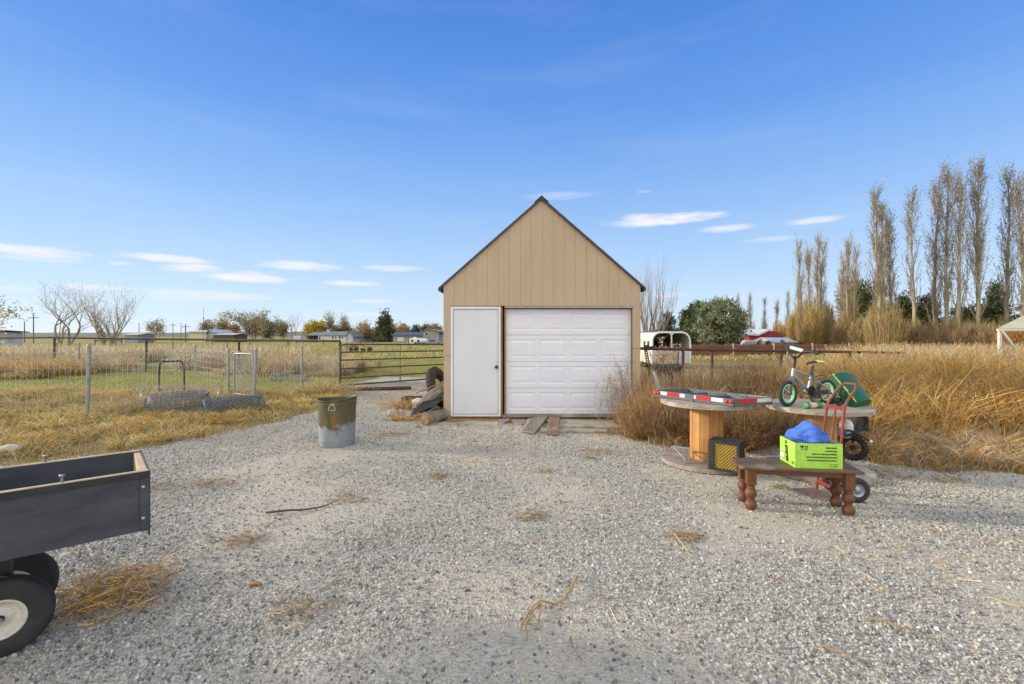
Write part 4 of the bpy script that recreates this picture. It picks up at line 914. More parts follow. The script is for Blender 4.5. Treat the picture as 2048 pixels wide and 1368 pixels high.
# spray can
def make_spray():
    a, c = at(1608, 805.5, 5.16), at(1647, 805.5, 5.22); a.z = c.z = .781 + .033; ax = (c - a).normalized(); L = (c - a).length
    t = thing('spray_can', 'green spray can with orange print lying on the right spool', 'spray can', a); x_ = ax.cross(V(0, 0, 1)).normalized(); M = basis(x_, ax.cross(x_), ax)
    MG = pm('green_label', (.05, .22, .05), (.08, .28, .07), 12, .3); MO = pm('orange_print', (.60, .36, .14), (.66, .60, .45), 60, .4); MC = pm('pale_can_metal', (.60, .66, .5), (.5, .55, .42), 9, .3, metal=.3)
    b = MB(); b.lathe([(.020, 0), (.030, .003), (.0315, .008), (.0315, L - .045), (.028, L - .035), (.028, L - .03)], a, 28, M); b.build('body', MG, t)
    b = MB(); b.lathe([(.0317, L * .26), (.0317, L * .56)], a, 28, M); b.build('printed_band', MO, t)
    b = MB(); b.lathe([(.0318, .006), (.0318, .016)], a, 28, M); b.build('base_rim', MC, t)
    b = MB(); b.lathe([(.029, L - .03), (.027, L - .002), (.02, L)], a, 24, M); b.build('cap', pm('tan_cap', (.55, .42, .22), None, 9), t)
make_spray()
def make_hood():
    t = thing('green_tool_hood', 'dark green plastic hood with yellow lettering leaning on the right spool', 'hood', (3.9, 5.5, .78))
    MG = pm('dark_green_plastic', (.012, .085, .03), (.016, .11, .04), 3, .45, .03, spec=.35); MY = pm('yellow_lettering', (.72, .62, .06), None, 30, .5, 0)
    TL, BL = at(1664, 748.5, 5.80), at(1712, 806, 5.22); TR, BR = at(1703, 748, 6.02), at(1744, 801, 5.42)
    dn = (BL - TL).cross(TR - TL).normalized()
    if dn.y < 0: dn = -dn
    th = dn * .10 + V(0, 0, -.035)
    TM = (TL + TR) / 2 - dn * .015; BM = (BL + BR) / 2 - dn * .012
    b = MB(); k = 9; vs = []
    for (A_, B_) in ((TL, TR), (BL, BR)):
        for i in range(k):
            s = i / (k - 1); p = A_.lerp(B_, s) - dn * .028 * math.sin(math.pi * s); vs.append(p)
        for i in range(k):
            s = 1 - i / (k - 1); vs.append(A_.lerp(B_, s) + th * (.75 if A_ is TL else 1) )
    m_ = 2 * k; fs = [(i, (i + 1) % m_, m_ + (i + 1) % m_, m_ + i) for i in range(m_)] + [list(range(m_))[::-1], [m_ + i for i in range(m_)]]
    b.add(vs, fs); b.build('shell', MG, t, bevel=.004)
    # yellow lettering strip along left edge
    ed = (BL - TL); ac = (TR - TL).normalized(); off = -dn * .006
    b = MB()
    for s0, s1, w in ((.0, .05, .02), (.10, .13, .010), (.15, .18, .014), (.20, .22, .008), (.25, .30, .016), (.31, .34, .012), (.46, .64, .017), (.72, .74, .014), (.76, .775, .02), (.80, .815, .014), (.83, .85, .02), (.88, .96, .006)):
        p0, p1 = TL + ed * s0 + ac * .004, TL + ed * s1 + ac * .004
        b.add([p0 + off, p1 + off, p1 + ac * w * 1.9 + off * 1.5, p0 + ac * w * 1.9 + off * 1.5], [(0, 1, 2, 3)])
    b.build('lettering', MY, t)
    b = MB(); b.tube([TL + off, BL + off], .0035, 6); b.build('edge_trim', MY, t)
    b = MB(); q = V(3.80, 5.62, .782); b.box(q + V(.0, 0, .02), (.30, .16, .04), rotz(R(20))); b.build('base_tray', MG, t, bevel=.006)
make_hood()

# ================================================================== TOPPLED PIT BIKE behind the right spool
def make_minibike():
    t = thing('mini_bike', 'overturned black mini bike with a white tank behind the right spool', 'mini bike', (4.0, 5.75, 0))
    c = at(1706, 903, 5.72); c.z = .22
    wh = thing_part('wheel', t, c); ax = V(-.75, -.64, .12).normalized(); x_ = V(0, 0, 1).cross(ax).normalized(); M = basis(x_, ax.cross(x_), ax)
    b = MB(); b.lathe([(.09, -.02), (.12, -.035), (.142, -.03), (.15, 0), (.142, .03), (.12, .035), (.09, .02), (.09, -.02)], c, 36, M)
    for k in range(24):
        a = 2 * math.pi * k / 24
        for s in (-.02, .02): b.box(c + M @ V(math.cos(a) * .151, math.sin(a) * .151, s), (.014, .02, .022), M @ Matrix.Rotation(a, 3, 'Z'))
    b.build('tyre', M_RUBBER, wh)
    b = MB()
    for k in range(14): a = 2 * math.pi * k / 14; b.tube([c + M @ V(math.cos(a) * .095, math.sin(a) * .095, 0), c + M @ V(math.cos(a + .6) * .02, math.sin(a + .6) * .02, .02)], .002, 4)
    b.lathe([(.03, -.03), (.03, .03)], c, 14, M); b.lathe([(.088, -.015), (.092, .0), (.088, .015), (.088, -.015)], c, 30, M); b.build('rim', M_BLACK, wh)
    b = MB(); q = at(1692, 857, 5.75); b.lathe([(.002, -.115), (.05, -.108), (.072, -.07), (.078, 0), (.07, .06), (.045, .10), (.02, .112), (.001, .115)], q, 24, Matrix.Rotation(R(8), 3, 'X')); b.build('tank', M_WHITE, t)
    c2 = at(1719, 846, 6.3); c2.z = max(.2, c2.z); wh = thing_part('wheel', t, c2); b = MB(); x_ = V(1, 0, 0); M2 = basis(V(.9, .43, 0), V(0, 0, 1), V(.43, -.9, 0))
    b.lathe([(.09, -.04), (.13, -.05), (.15, -.035), (.155, 0), (.15, .035), (.13, .05), (.09, .04), (.09, -.04)], c2, 36, M2); b.build('tyre', M_RUBBER, wh)
    b = MB(); b.lathe([(.088, -.03), (.088, .03), (.03, .02), (.001, .02)], c2, 20, M2); b.build('rim', M_BLACK, wh)
    b = MB(); b.tube([at(1686, 861, 5.6), at(1700, 861, 5.6), at(1716, 868, 5.58), at(1738, 881, 5.55)], .014, 10); b.build('handlebar', M_BLACK, t)
    b = MB(); b.tube([at(1738, 881, 5.55), at(1743.5, 884, 5.545)], .017, 12); b.build('bar_end', M_WHITE, t)
    b = MB(); b.tube([at(1690, 873, 5.66), at(1707, 868, 5.66), at(1720, 858, 5.66), at(1730, 858, 5.64), at(1738, 859.5, 5.6)], [.012, .02, .022, .016, .010], 10); b.tube([at(1672, 880, 5.7), at(1690, 866, 5.7), at(1716, 870, 5.75), at(1704, 885, 5.72)], .012, 8); b.tube([at(1716, 870, 5.75), c2], .014, 8); b.build('frame', M_BLACK, t)
make_minibike()
# ================================================================== FENCES, GATES (left yard)
M_TPOST = pm('galvanised_post', (.34, .35, .34), (.24, .25, .25), 12, .5, .15, 50, metal=.35)
M_WIRE = pm('fence_wire', (.50, .50, .47), (.36, .35, .32), 20, .5, 0, metal=.3)
def pipe_fence(label, pts, zr, cat='fence', r=.045, ext=None, sub=None):
    t = thing('pipe_fence', label, cat, pts[0])
    b = MB(); b.tube([V(p[0], p[1], z_) for p, z_ in zip(ext or pts, zr)], r, 10); b.build('rail', M_RUST, t)
    for p in pts:
        zt = np.interp(p[0], sorted([q[0] for q in (ext or pts)]), [z_ for _, z_ in sorted(zip([q[0] for q in (ext or pts)], zr))])
        b = MB(); b.tube([V(p[0], p[1], -.05), V(p[0], p[1], zt - r * .7)], r, 10); b.build('post', M_RUST, t)
    return t
# left line: zr from photo heights
Lp = [at(680, 682, 17), at(478, 680, 19), at(293, 678, 20.3), at(109, 674, 21), V(-25.2, 22.3, 0), V(-29.6, 23.6, 0)]
zr = [1.58 - 10 * 17 / F, 1.58 - 8 * 19 / F, 1.58 - 6 * 20.3 / F, 1.58 - 3 * 21 / F, 1.58 - 4 * 22.3 / F, 1.45]
pf = pipe_fence('long rusty pipe rail fence behind the left yard', [V(p.x, p.y, 0) for p in Lp], zr)
# right line
Rp = [at(1240, 696, 13.6), at(1366, 699, 14), at(1424, 700, 14.6), at(1562, 702, 15.3), at(1700, 704, 16), at(1812, 706, 16.6)]
pf2 = pipe_fence('brown rusty pipe rail fence right of the shed', [V(p.x, p.y, 0) for p in Rp], [p.z for p in Rp])
b = MB(); b.tube([V(Rp[1].x - .25, 13.9, .0), V(Rp[1].x - .17, 13.9, 1.12)], .02, 8)
o = b.build('marker_stake', M_BLACK, loc=(Rp[1].x - .25, 13.9, 0)); setp(o, 'thin dark leaning stake just left of the rust brown fence post', 'stake')
p = gp(1570, 752); 
for px, nm, mt, hh, lb in ((1573, 'marker_stake', M_TPOST, 1.1, 'grey green metal stake standing behind the handlebar'), (1562, 'marker_stake', M_BLACK, 1.0, 'dark stake with a pale tip left of the handlebar')):
    q = at(px, 700, 14.2); b = MB(); b.tube([V(q.x, q.y, 0), V(q.x + .03, q.y, hh)], .022, 8); o = b.build(nm, mt, loc=(q.x, q.y, 0)); setp(o, lb, 'stake')

PA, PB, PC, PD, PE = gp(174, 838), gp(508, 802), V(-7.25, 12.0, 0), gp(604, 778), V(-6.2, 16.95, 0)
def wire_panel(b, a, c, h0, h1, dv, rows, r=.0028, z0=.04, sag=.03, g=random.Random(4)):
    n = max(2, int((c - a).length / dv))
    def top(s): return h0 + (h1 - h0) * s - sag * math.sin(math.pi * s)
    for i in range(n + 1):
        s = i / n; p = a.lerp(c, s); zt = top(s); b.tube([V(p.x + g.uniform(-.006, .006), p.y, z0), V(p.x + g.uniform(-.01, .01), p.y, z0 + (zt - z0) * .5), V(p.x, p.y, zt)], r, 3, caps=False)
    for k, f_ in enumerate(rows):
        pts = []
        for i in range(0, n + 1, 3):
            s = i / n; p = a.lerp(c, s); pts.append(V(p.x, p.y, z0 + (top(s) - z0) * f_ + g.uniform(-.008, .008)))
        b.tube(pts, r * (1.6 if f_ > .99 else 1), 3, caps=False)
def metal_post(parent, p, h, r=.033, lean=(0, 0)):
    b = MB(); q = V(p.x, p.y, -.05); b.tube([q, V(p.x + lean[0], p.y + lean[1], h)], r, 12); b.lathe([(r * 1.15, 0), (r * 1.15, .02), (r * .8, .045), (.001, .055)], V(p.x + lean[0], p.y + lean[1], h - .01), 12)
    return b.build('post', M_TPOST, parent)
t = thing('wire_fence', 'galvanised wire mesh fence with round posts along the left yard', 'fence', PA)
zA = 1.39
metal_post(t, PA, zA, .033, (.04, 0)); metal_post(t, PC, 1.23, .033)
b = MB(); A0 = V(-11.6, 8.8, 0); wire_panel(b, A0, PA, 1.22, 1.28, .10, [0, .12, .25, .4, .56, .76, 1]); wire_panel(b, PA + V(.03, 0, 0), PC, 1.28, 1.18, .10, [0, .12, .25, .4, .56, .76, 1]); b.build('wire_mesh', M_WIRE, t)
t = thing('wire_fence', 'wire mesh fence running from the chain link gate to the green tube gate', 'fence', PD)
metal_post(t, PD, 1.27); b = MB(); wire_panel(b, PB + V(.05, .1, 0), PD, 1.0, .92, .09, [0, .15, .3, .45, .6, .8, 1]); wire_panel(b, PD + V(0, .05, 0), PE, .92, 1.0, .09, [0, .15, .3, .45, .6, .8, 1]); b.build('wire_mesh', M_WIRE, t)
# inner fence line further back
i1, i2 = gp(158, 747), gp(390, 756)
t = thing('wire_fence', 'second wire fence with thin posts across the middle of the left field', 'fence', i1)
metal_post(t, i1, 1.28, .035); metal_post(t, i2, 1.22, .035)
b = MB(); wire_panel(b, V(-21, 19.2, 0), i1, 1.1, 1.15, .14, [0, .2, .4, .6, .8, 1], .004); wire_panel(b, i1, i2, 1.15, 1.1, .14, [0, .2, .4, .6, .8, 1], .004); wire_panel(b, i2, V(-8.4, 14.5, 0), 1.1, 1.1, .14, [0, .2, .4, .6, .8, 1], .004); b.build('wire_mesh', M_WIRE, t)
# chain-link gate
def chain_gate():
    a = PC + V(.16, -.05, 0); c = PB; t = thing('chain_link_gate', 'small galvanised chain link gate standing ajar', 'gate', a)
    metal_post(t, c, 1.26, .033, (.05, 0))
    r = .022; zt, zb = 1.14, .12; a2 = a + V(.05, -.05, 0); c2 = c + V(-.06, .08, 0)
    b = MB(); up = (c2 - a2)
    def P(s, z_): q = a2.lerp(c2, s); return V(q.x, q.y, z_)
    b.tube([P(0, zb), P(0, zt - .08), P(.03, zt - .02), P(.09, zt), P(.91, zt), P(.97, zt - .02), P(1, zt - .08), P(1, zb), P(0, zb)], r, 10); b.build('frame', M_TPOST, t)
    b = MB(); W_, Hh = up.length, zt - zb; st = .075
    for sg in (1, -1):
        k = -30
        while k < 40:
            x0 = k * st; pts = []
            # line z = zb + (x-x0)*1.15*sg...
            s_, e_ = None, None
            m = 1.35 * sg; cand = []
            for xx in (0.02, W_ - .02):
                zz = (0 if sg > 0 else Hh) + m * (xx - x0)
                if 0 <= zz <= Hh: cand.append((xx, zz))
            for zz in (0, Hh):
                xx = x0 + (zz - (0 if sg > 0 else Hh)) / m
                if .02 < xx < W_ - .02: cand.append((xx, zz))
            if len(cand) >= 2:
                cand.sort(); p, q = cand[0], cand[-1]; b.tube([P(p[0] / W_, zb + p[1]) + V(0, .004 * sg, 0), P(q[0] / W_, zb + q[1]) + V(0, .004 * sg, 0)], .0055, 3, caps=False)
            k += 1
    for i in range(14):
        s = .08 + .84 * i / 13; b.tube([P(s, zt + .01), P(s + .01, zt + .045)], .004, 3)
    b.build('chain_link', M_WIRE, t)
    b = MB()
    for z_ in (.35, .9): b.tube([a2 + V(0, 0, z_), PC + V(0, 0, z_)], .012, 8); b.lathe([(.042, -.02), (.042, .02)], PC + V(0, 0, z_), 12)
    b.build('hinge', M_TPOST, t)
chain_gate()
# black U shaped frame
def u_frame():
    a, c = gp(318, 789), gp(368, 787); t = thing('black_tube_frame', 'black bent tube frame standing upright in the grass behind a wire roll', 'frame', a); z_ = .89
    b = MB(); b.tube([a, a + V(0, 0, .55)], .018, 8)
    b.tube([a + V(0, 0, .5), V(a.x + .02, a.y, z_ - .06), V(a.x + .07, a.y, z_), V(c.x - .07, c.y, z_), V(c.x - .02, c.y, z_ - .06), c + V(0, 0, .5), c], .024, 10); b.build('tube', M_BLACK, t)
    b = MB(); b.tube([V(a.x + .03, a.y, .62), V(c.x - .03, c.y, .64)], .01, 6); b.tube([V(a.x + .04, a.y, .76), V(c.x - .03, c.y, .76)], .008, 6); b.tube([V(a.x + .02, a.y, .55), V(a.x + .2, a.y, .05)], .005, 5); b.build('cross_wire', M_STEEL, t)
u_frame()
# green tube gate
def tube_gate():
    a, c = V(-5.13, 14.0, 0), V(-2.36, 16.5, 0); t = thing('tube_gate', 'dark green steel tube farm gate between the pipe fence and the shed', 'gate', a)
    z0a, z0c, z1a, z1c = .09, .10, 1.33, 1.285
    def P(s, f_): q = a.lerp(c, s); zb, zt = z0a + (z0c - z0a) * s, z1a + (z1c - z1a) * s; return V(q.x, q.y, zb + (zt - zb) * f_)
    b = MB(); pts = [P(.0, 0)] + [P(0, .9), P(.008, .95), P(.022, .985), P(.045, 1.0), P(.955, 1), P(.978, .985), P(.992, .95), P(1, .9), P(1, 0)]
    b.tube(pts, .026, 10); b.tube([P(0, .01), P(1, .01)], .026, 10); b.build('frame', M_DGREEN, t)
    for f_ in (.20, .41, .62, .81): b = MB(); b.tube([P(.005, f_ * (1 if f_ > .3 else .9)), P(.995, f_ * (1 if f_ > .3 else .9))], .021, 8); b.build('rail', M_DGREEN, t)
    b = MB(); q = (c - a).normalized(); pp, qq = P(.535, -.01), P(.535, 1.0); b.beam(pp + V(0, -.03, 0), qq + V(0, -.03, 0), .012, .085, q.cross(V(0, 0, 1))); b.build('centre_brace', M_DGREEN, t)
    b = MB(); b.tube([P(0, .55), P(0, .55) + V(-.12, .15, 0)], .012, 6); b.tube([P(0, .6), P(0, .52) + V(.05, -.05, 0)], .014, 6); b.build('latch', M_RUST, t)
    b = MB(); cc = V(c.x + .14, c.y + .06, 0); b.tube([cc, cc + V(0, 0, 1.45)], .04, 10); b.build('hinge_post', M_RUST, t)
tube_gate()
a, c = gp(679, 780, .05), gp(822, 776, .05)
b = MB(); b.tube([a, c], .058, 14); o = b.build('rusty_pipe', M_RUST, loc=a); setp(o, 'thick rusty brown pipe lying on the ground under the tube gate', 'pipe')
# wire rolls
def wire_roll(a, c, rad, label, kind, layers=4, col=None, rr=random.Random(8), r=.0022, pitch=.075):
    ax = (c - a); L = ax.length; ax.normalize(); x_ = ax.cross(V(0, 0, 1)).normalized(); M = basis(x_, ax.cross(x_), ax)
    t = thing('wire_roll', label, 'wire roll', a, 'rolls of fence wire lying in the grass')
    b = MB()
    for ly in range(layers):
        R_ = rad * (1 - .17 * ly) * (1 + .0 * ly); nn = int(2 * math.pi * R_ / pitch); off = rr.uniform(0, 6)
        def pt(th, s, R_=R_): w_ = R_ * (.90 + .16 * math.sin(math.pi * min(1, max(0, s / L * .9 + .05))) + .06 * math.sin(3 * th + s * 4 + ly) + .03 * math.sin(7 * th + s * 9)); q = M @ V(math.cos(th) * w_, math.sin(th) * w_ * .9, s) + a; return V(q.x, q.y, max(.01, q.z + rad * .88))
        if kind == 'grid':
            for i in range(nn): th = off + 2 * math.pi * i / nn; b.tube([pt(th, s * L / 4) for s in range(5)], r, 3, caps=False)
            m_ = int(L / pitch)
            for k in range(m_ + 1): b.tube([pt(2 * math.pi * i / 18, L * k / m_) for i in range(18)], r, 3, closed=True, caps=False)
        else:
            m_ = int(L / pitch * 1.0)
            for sg in (1, -1):
                for i in range(nn): th0 = off + 2 * math.pi * i / nn; b.tube([pt(th0 + sg * (k / 7) * L / R_ * .9, L * k / 7) for k in range(8)], r, 3, caps=False)
    for q_ in range(1 if rad < .16 else 1):
        for s0 in (0.0, L):
            pts = []
            for i in range(76): th = i / 12 * math.pi; R_ = rad * (1 - i * .0075); p = M @ V(math.cos(th) * R_, math.sin(th) * R_ * .9, s0) + a; pts.append(V(p.x, p.y, max(.01, p.z + rad * .88)))
            b.tube(pts, r * 1.5, 4, caps=False)
    b.build('wire', col or M_WIRE, t); return t
MW2 = pm('dull_blue_wire', (.30, .33, .37), (.20, .22, .25), 20, .6, 0, metal=.4)
wire_roll(V(-7.05, 9.10, 0), V(-6.50, 9.95, 0), .25, 'large roll of welded fence wire with an open left end, left of two', 'grid', 3, pm('grey_weld_wire', (.26, .27, .29), (.17, .18, .20), 20, .6, 0, metal=.3), r=.0045, pitch=.085)
wire_roll(V(-7.65, 9.75, 0), V(-6.35, 10.2, 0), .30, 'loose outer coil of pale fence wire behind the large roll', 'grid', 1, M_WIRE, r=.003, pitch=.10)
wire_roll(V(-6.02, 9.15, 0), V(-5.30, 9.95, 0), .20, 'bluish roll of chain link wire near the gravel edge', 'diamond', 3, pm('blue_grey_wire', (.20, .23, .28), (.13, .15, .19), 20, .6, 0, metal=.4), r=.0046, pitch=.095)
wire_roll(V(-8.3, 16.3, 0), V(-7.0, 16.0, 0), .15, 'small far roll of chain link wire behind the mesh fence', 'diamond', 1, MW2, r=.006, pitch=.1)
b = MB(); b.tube([gp(402, 800, .2), gp(418, 785, .42)], .014, 6); o = b.build('iron_stake', M_RUST, loc=gp(402, 800, 0)); setp(o, 'short rusty iron stake poking out of the bluish wire roll', 'stake')

# ================================================================== rocks, logs, junk left of the shed
M_ROCK = pm('grey_tan_rock', (.36, .33, .28), (.25, .23, .20), 9, .9, .6, 25)
def rock(name, c, size, label, mat=M_ROCK, seed=0, cat='rock', group=None, flat=1.0):
    bm = bmesh.new(); bmesh.ops.create_icosphere(bm, subdivisions=3, radius=1); me = bpy.data.meshes.new(name)
    for v in bm.verts:
        p = v.co.copy(); f_ = 1 + .25 * mnoise.noise(p * 1.3 + V(seed * 3.1, 0, 0)) + .08 * mnoise.noise(p * 3.5 + V(0, seed, 0)); v.co = V(p.x * size[0] * f_, p.y * size[1] * f_, p.z * size[2] * f_ + size[2] * .55)
    bm.to_mesh(me); bm.free()
    for p in me.polygons: p.use_smooth = True
    o = bpy.data.objects.new(name, me); COL.objects.link(o); o.location = c; me.materials.append(mat); setp(o, label, cat, group); return o
g_ = 'rocks beside the log pile'
rock('rock', gp(786, 833), (.115, .09, .10), 'largest grey rock, leftmost beside the log pile', seed=1, group=g_)
rock('rock', gp(803, 832), (.07, .06, .085), 'upright tan rock touching the largest rock', seed=2, group=g_)
rock('rock', gp(805, 840), (.045, .04, .035), 'small pale rock in front of the upright one', seed=3, group=g_)
rock('rock', gp(834, 856), (.06, .05, .03), 'small reddish rock in the straw before the log', pm('reddish_rock', (.30, .19, .15), (.22, .15, .12), 9, .9), seed=4)
rock('rock', gp(881, 858), (.04, .03, .02), 'small white stone near the shed corner', seed=5)
for i, (px, py, s, lb) in enumerate([(1838, 832, (.32, .16, .06), 'long flat pale rock in the right weeds, leftmost of three'), (1924, 848, (.22, .12, .06), 'middle pale rock in the right weeds'), (2040, 862, (.26, .2, .11), 'pale rock in the weeds at the right edge of the picture')]):
    c_ = gp(px, py); c_.z = .06; rock('rock', c_, s, lb, pm('chalky_rock', (.48, .44, .37), (.36, .33, .28), 6, .9, .5), seed=7 + i, group='pale rocks in the right weeds')
c_ = gp(20, 905); c_.z = .03; rock('concrete_chunk', c_, (.14, .1, .05), 'whitish broken concrete chunk behind the trailer', pm('pale_concrete', (.55, .53, .48), None, 9, .9, .5), seed=12, cat='concrete')
c_ = gp(62, 893); c_.z = .02; rock('concrete_chunk', c_, (.10, .08, .03), 'smaller flat concrete piece right of the whitish chunk', pm('pale_concrete', (.5, .47, .42), None, 9, .9, .5), seed=13, cat='concrete')
def log(name, a, c, r, label, m_end):
    t = thing(name, label, 'log', a); b = MB(); ax = (c - a).normalized(); x_ = ax.cross(V(0, 0, 1)).normalized(); M = basis(x_, ax.cross(x_), ax); L = (c - a).length
    def wp(p, an): k = 1 + .05 * math.sin(3 * an) + .03 * math.sin(8 * an + p.z * 9) + .04 * math.sin(p.z * 7); return V(p.x * k, p.y * k, p.z)
    b.lathe([(r * .97, 0)] + [(r, L * i / 8 + .004) for i in range(9)], a, 26, M, True, 0, wp); b.build('bark', pm('grey_cracked_bark', (.26, .22, .18), (.13, .11, .09), 7, .95, .9, 18, stretch=(1, 1, .4)), t)
    b = MB(); b.lathe([(r * .93, -.003), (r * .5, -.006), (.001, -.006)], a, 26, M, False, 0, wp); b.lathe([(r * .93, .004), (r * .93, -.003)], a, 26, M, False, 0, wp); b.build('cut_end', m_end, t)
M_CUT = pm('orange_cut_wood', (.40, .24, .12), (.24, .14, .07), 14, .9, .4, 40)
a = gp(850, 852, 0); log('log', V(a.x, a.y, .11), V(a.x + .26, a.y + .60, .11), .095, 'round log with an orange cut end facing the camera beside the shed', M_CUT)
log('log', V(-1.90, 9.30, .10), V(-1.46, 9.75, .36), .125, 'grey weathered stump lying across the round log', M_CUT)
log('log', V(-1.80, 9.75, .22), V(-1.44, 10.1, .52), .11, 'leaning grey log under the big tyre', M_CUT)
log('log', V(-1.75, 8.95, .05), V(-1.40, 9.05, .10), .05, 'thin dark branch stub against the shed corner', M_CUT)
def tarp():
    c = V(-1.62, 9.25, 0); bm = bmesh.new(); bmesh.ops.create_grid(bm, x_segments=26, y_segments=20, size=1); me = bpy.data.meshes.new('black_tarp')
    for v in bm.verts:
        p = v.co; v.co = V(p.x * .34, p.y * .28, .30 + .14 * p.x + .05 * mnoise.noise(V(p.x * 2, p.y * 2, 1)) * 2 + .02 * mnoise.noise(V(p.x * 6, p.y * 6, 3)) - .16 * max(0, -p.y - .3) - .10 * max(0, -p.x - .4))
    bm.to_mesh(me); bm.free(); o = bpy.data.objects.new('black_tarp', me); COL.objects.link(o); o.location = c; me.materials.append(pm('glossy_black_sheet', (.016, .016, .017), (.03, .03, .032), 9, .75, .3, spec=.15)); 
    for p in me.polygons: p.use_smooth = True
    m_ = o.modifiers.new('thick', 'SOLIDIFY'); m_.thickness = .004; setp(o, 'crumpled shiny black sheet draped over the logs by the shed', 'tarp')
tarp()
def big_tyre():
    c = V(-1.60, 10.35, .45); t = thing('big_tyre', 'large worn black tyre leaning on the left shed wall behind the logs', 'tyre', V(c.x, c.y, 0)); ax = V(.90, -.25, .36).normalized(); x_ = V(0, 0, 1).cross(ax).normalized(); M = basis(x_, ax.cross(x_), ax)
    b = MB(); b.lathe([(.27, -.06), (.36, -.09), (.43, -.08), (.465, -.03), (.47, 0), (.465, .03), (.43, .08), (.36, .09), (.27, .06), (.25, 0), (.27, -.06)], c, 56, M)
    for k in range(30): a = 2 * math.pi * k / 30; b.box(c + M @ V(math.cos(a) * .463, math.sin(a) * .463, 0), (.016, .03, .12), M @ Matrix.Rotation(a, 3, 'Z') @ Matrix.Rotation(.5, 3, 'X'))
    b.build('tread', M_RUBBER, t)
big_tyre()
b = MB(); b.tube([V(-1.95, 9.5, .42), V(-1.35, 9.6, .66)], .012, 8); o = b.build('wooden_stick', M_WEATHER, loc=(-1.95, 9.5, 0)); setp(o, 'thin pale stick leaning over the log pile', 'stick')
def junkbox():
    a = gp(800, 812); t = thing('black_bin', 'low black open bin among dead leaves left of the logs', 'bin', a); b = MB(); x0, y0 = a.x, a.y + .1
    for bx_ in (((x0, y0, .05), (x0 + .42, y0 + .012, .17)), ((x0, y0 + .35, .05), (x0 + .42, y0 + .362, .17)), ((x0, y0 + .0125, .05), (x0 + .012, y0 + .3495, .17)), ((x0 + .408, y0 + .0125, .05), (x0 + .42, y0 + .3495, .17)), ((x0 + .0125, y0 + .0125, .05), (x0 + .4075, y0 + .3495, .06))): b.box2(*bx_)
    b.build('shell', M_BLACK, t)
    b = MB(); b.box2((x0 + .02, y0 - .03, .0), (x0 + .36, y0 + .2, .045)); o = b.build('pale_board', M_WEATHER, loc=(x0, y0, 0), bevel=.004); setp(o, 'short pale board lying under the black bin', 'board')
    # white feed sack
    bm = bmesh.new(); bmesh.ops.create_icosphere(bm, subdivisions=4, radius=1); me = bpy.data.meshes.new('white_sack')
    for v in bm.verts: p = v.co; f_ = 1 + .25 * mnoise.noise(p * 2.5) + .1 * mnoise.noise(p * 6); v.co = V(p.x * .2 * f_, p.y * .14 * f_, p.z * .075 * f_)
    bm.to_mesh(me); bm.free(); o = bpy.data.objects.new('white_sack', me); COL.objects.link(o); q = gp(842, 810, .1); o.location = V(q.x, q.y, .17); me.materials.append(pm('dirty_white_plastic', (.60, .58, .56), (.40, .36, .32), 9, .6)); setp(o, 'torn dirty white plastic sack on the log pile', 'sack')
junkbox()

# ================================================================== boards and slate at the garage door
M_ROUGH = wood('rough_grey_plank', (.28, .235, .19), (.13, .10, .085), 'Y', dens=12, patch=(.22, .17, .13)); M_BROWN = wood('brown_plank', (.27, .17, .10), (.14, .085, .05), 'Y', dens=12, patch=(.30, .24, .18))
M_GREYP = wood('silvery_plank', (.40, .36, .29), (.25, .22, .17), 'X', dens=14, patch=(.20, .17, .13))
def board(name, pts, z0, th, mat, label):
    q = [gp(px, py) for px, py in pts]; q = [V(p.x, p.y, z0[i] if isinstance(z0, (list, tuple)) else z0) for i, p in enumerate(q)]
    b = MB(); b.prism(q, (0, 0, th)); o = b.build(name, mat, loc=q[0], bevel=.003); setp(o, label, 'board', 'boards lying before the garage door')
board('wood_plank', [(1118, 858), (1240, 861), (1228, 845), (1084, 842)], .012, .035, M_GREYP, 'longest silvery plank lying along the garage door')
board('wood_plank', [(1080, 866), (1216, 868), (1213, 861.5), (1080, 859)], .006, .028, M_GREYP, 'narrower grey plank in front of the longest one')
board('wood_plank', [(1215, 868), (1238, 867), (1236, 861.5), (1215, 862)], .004, .02, M_BROWN, 'short brown board end at the right of the planks')
board('wood_plank', [(1044, 866), (1069, 871), (1098, 840), (1072, 838)], [.02, .02, .075, .075], .024, M_ROUGH, 'rough dark plank slanting up to the garage door sill')
board('wood_plank', [(1092, 872), (1116, 874), (1120, 841), (1098, 840)], [.025, .025, .075, .075], .022, M_BROWN, 'brown plank ramp right of the rough slanting plank')
board('striped_board', [(1047, 856), (1062, 856), (1072, 840), (1056, 839)], .01, .02, pm('pale_striped_board', (.46, .44, .40), (.25, .23, .2), 4, .8, stretch=(1, 30, 1)), 'short pale striped board beside the slate pieces')
MSL = pm('purple_slate', (.27, .19, .20), (.20, .15, .16), 12, .8, .3)
board('slate_piece', [(1000, 846), (1007, 849), (1022, 843), (1018, 839), (997, 842)], .012, .022, MSL, 'small purple slate piece by the entry door')
board('slate_piece', [(1024, 845), (1042, 852), (1051, 851), (1052, 842), (1025, 841)], .012, .022, MSL, 'larger reddish slate piece between the small one and the striped board')

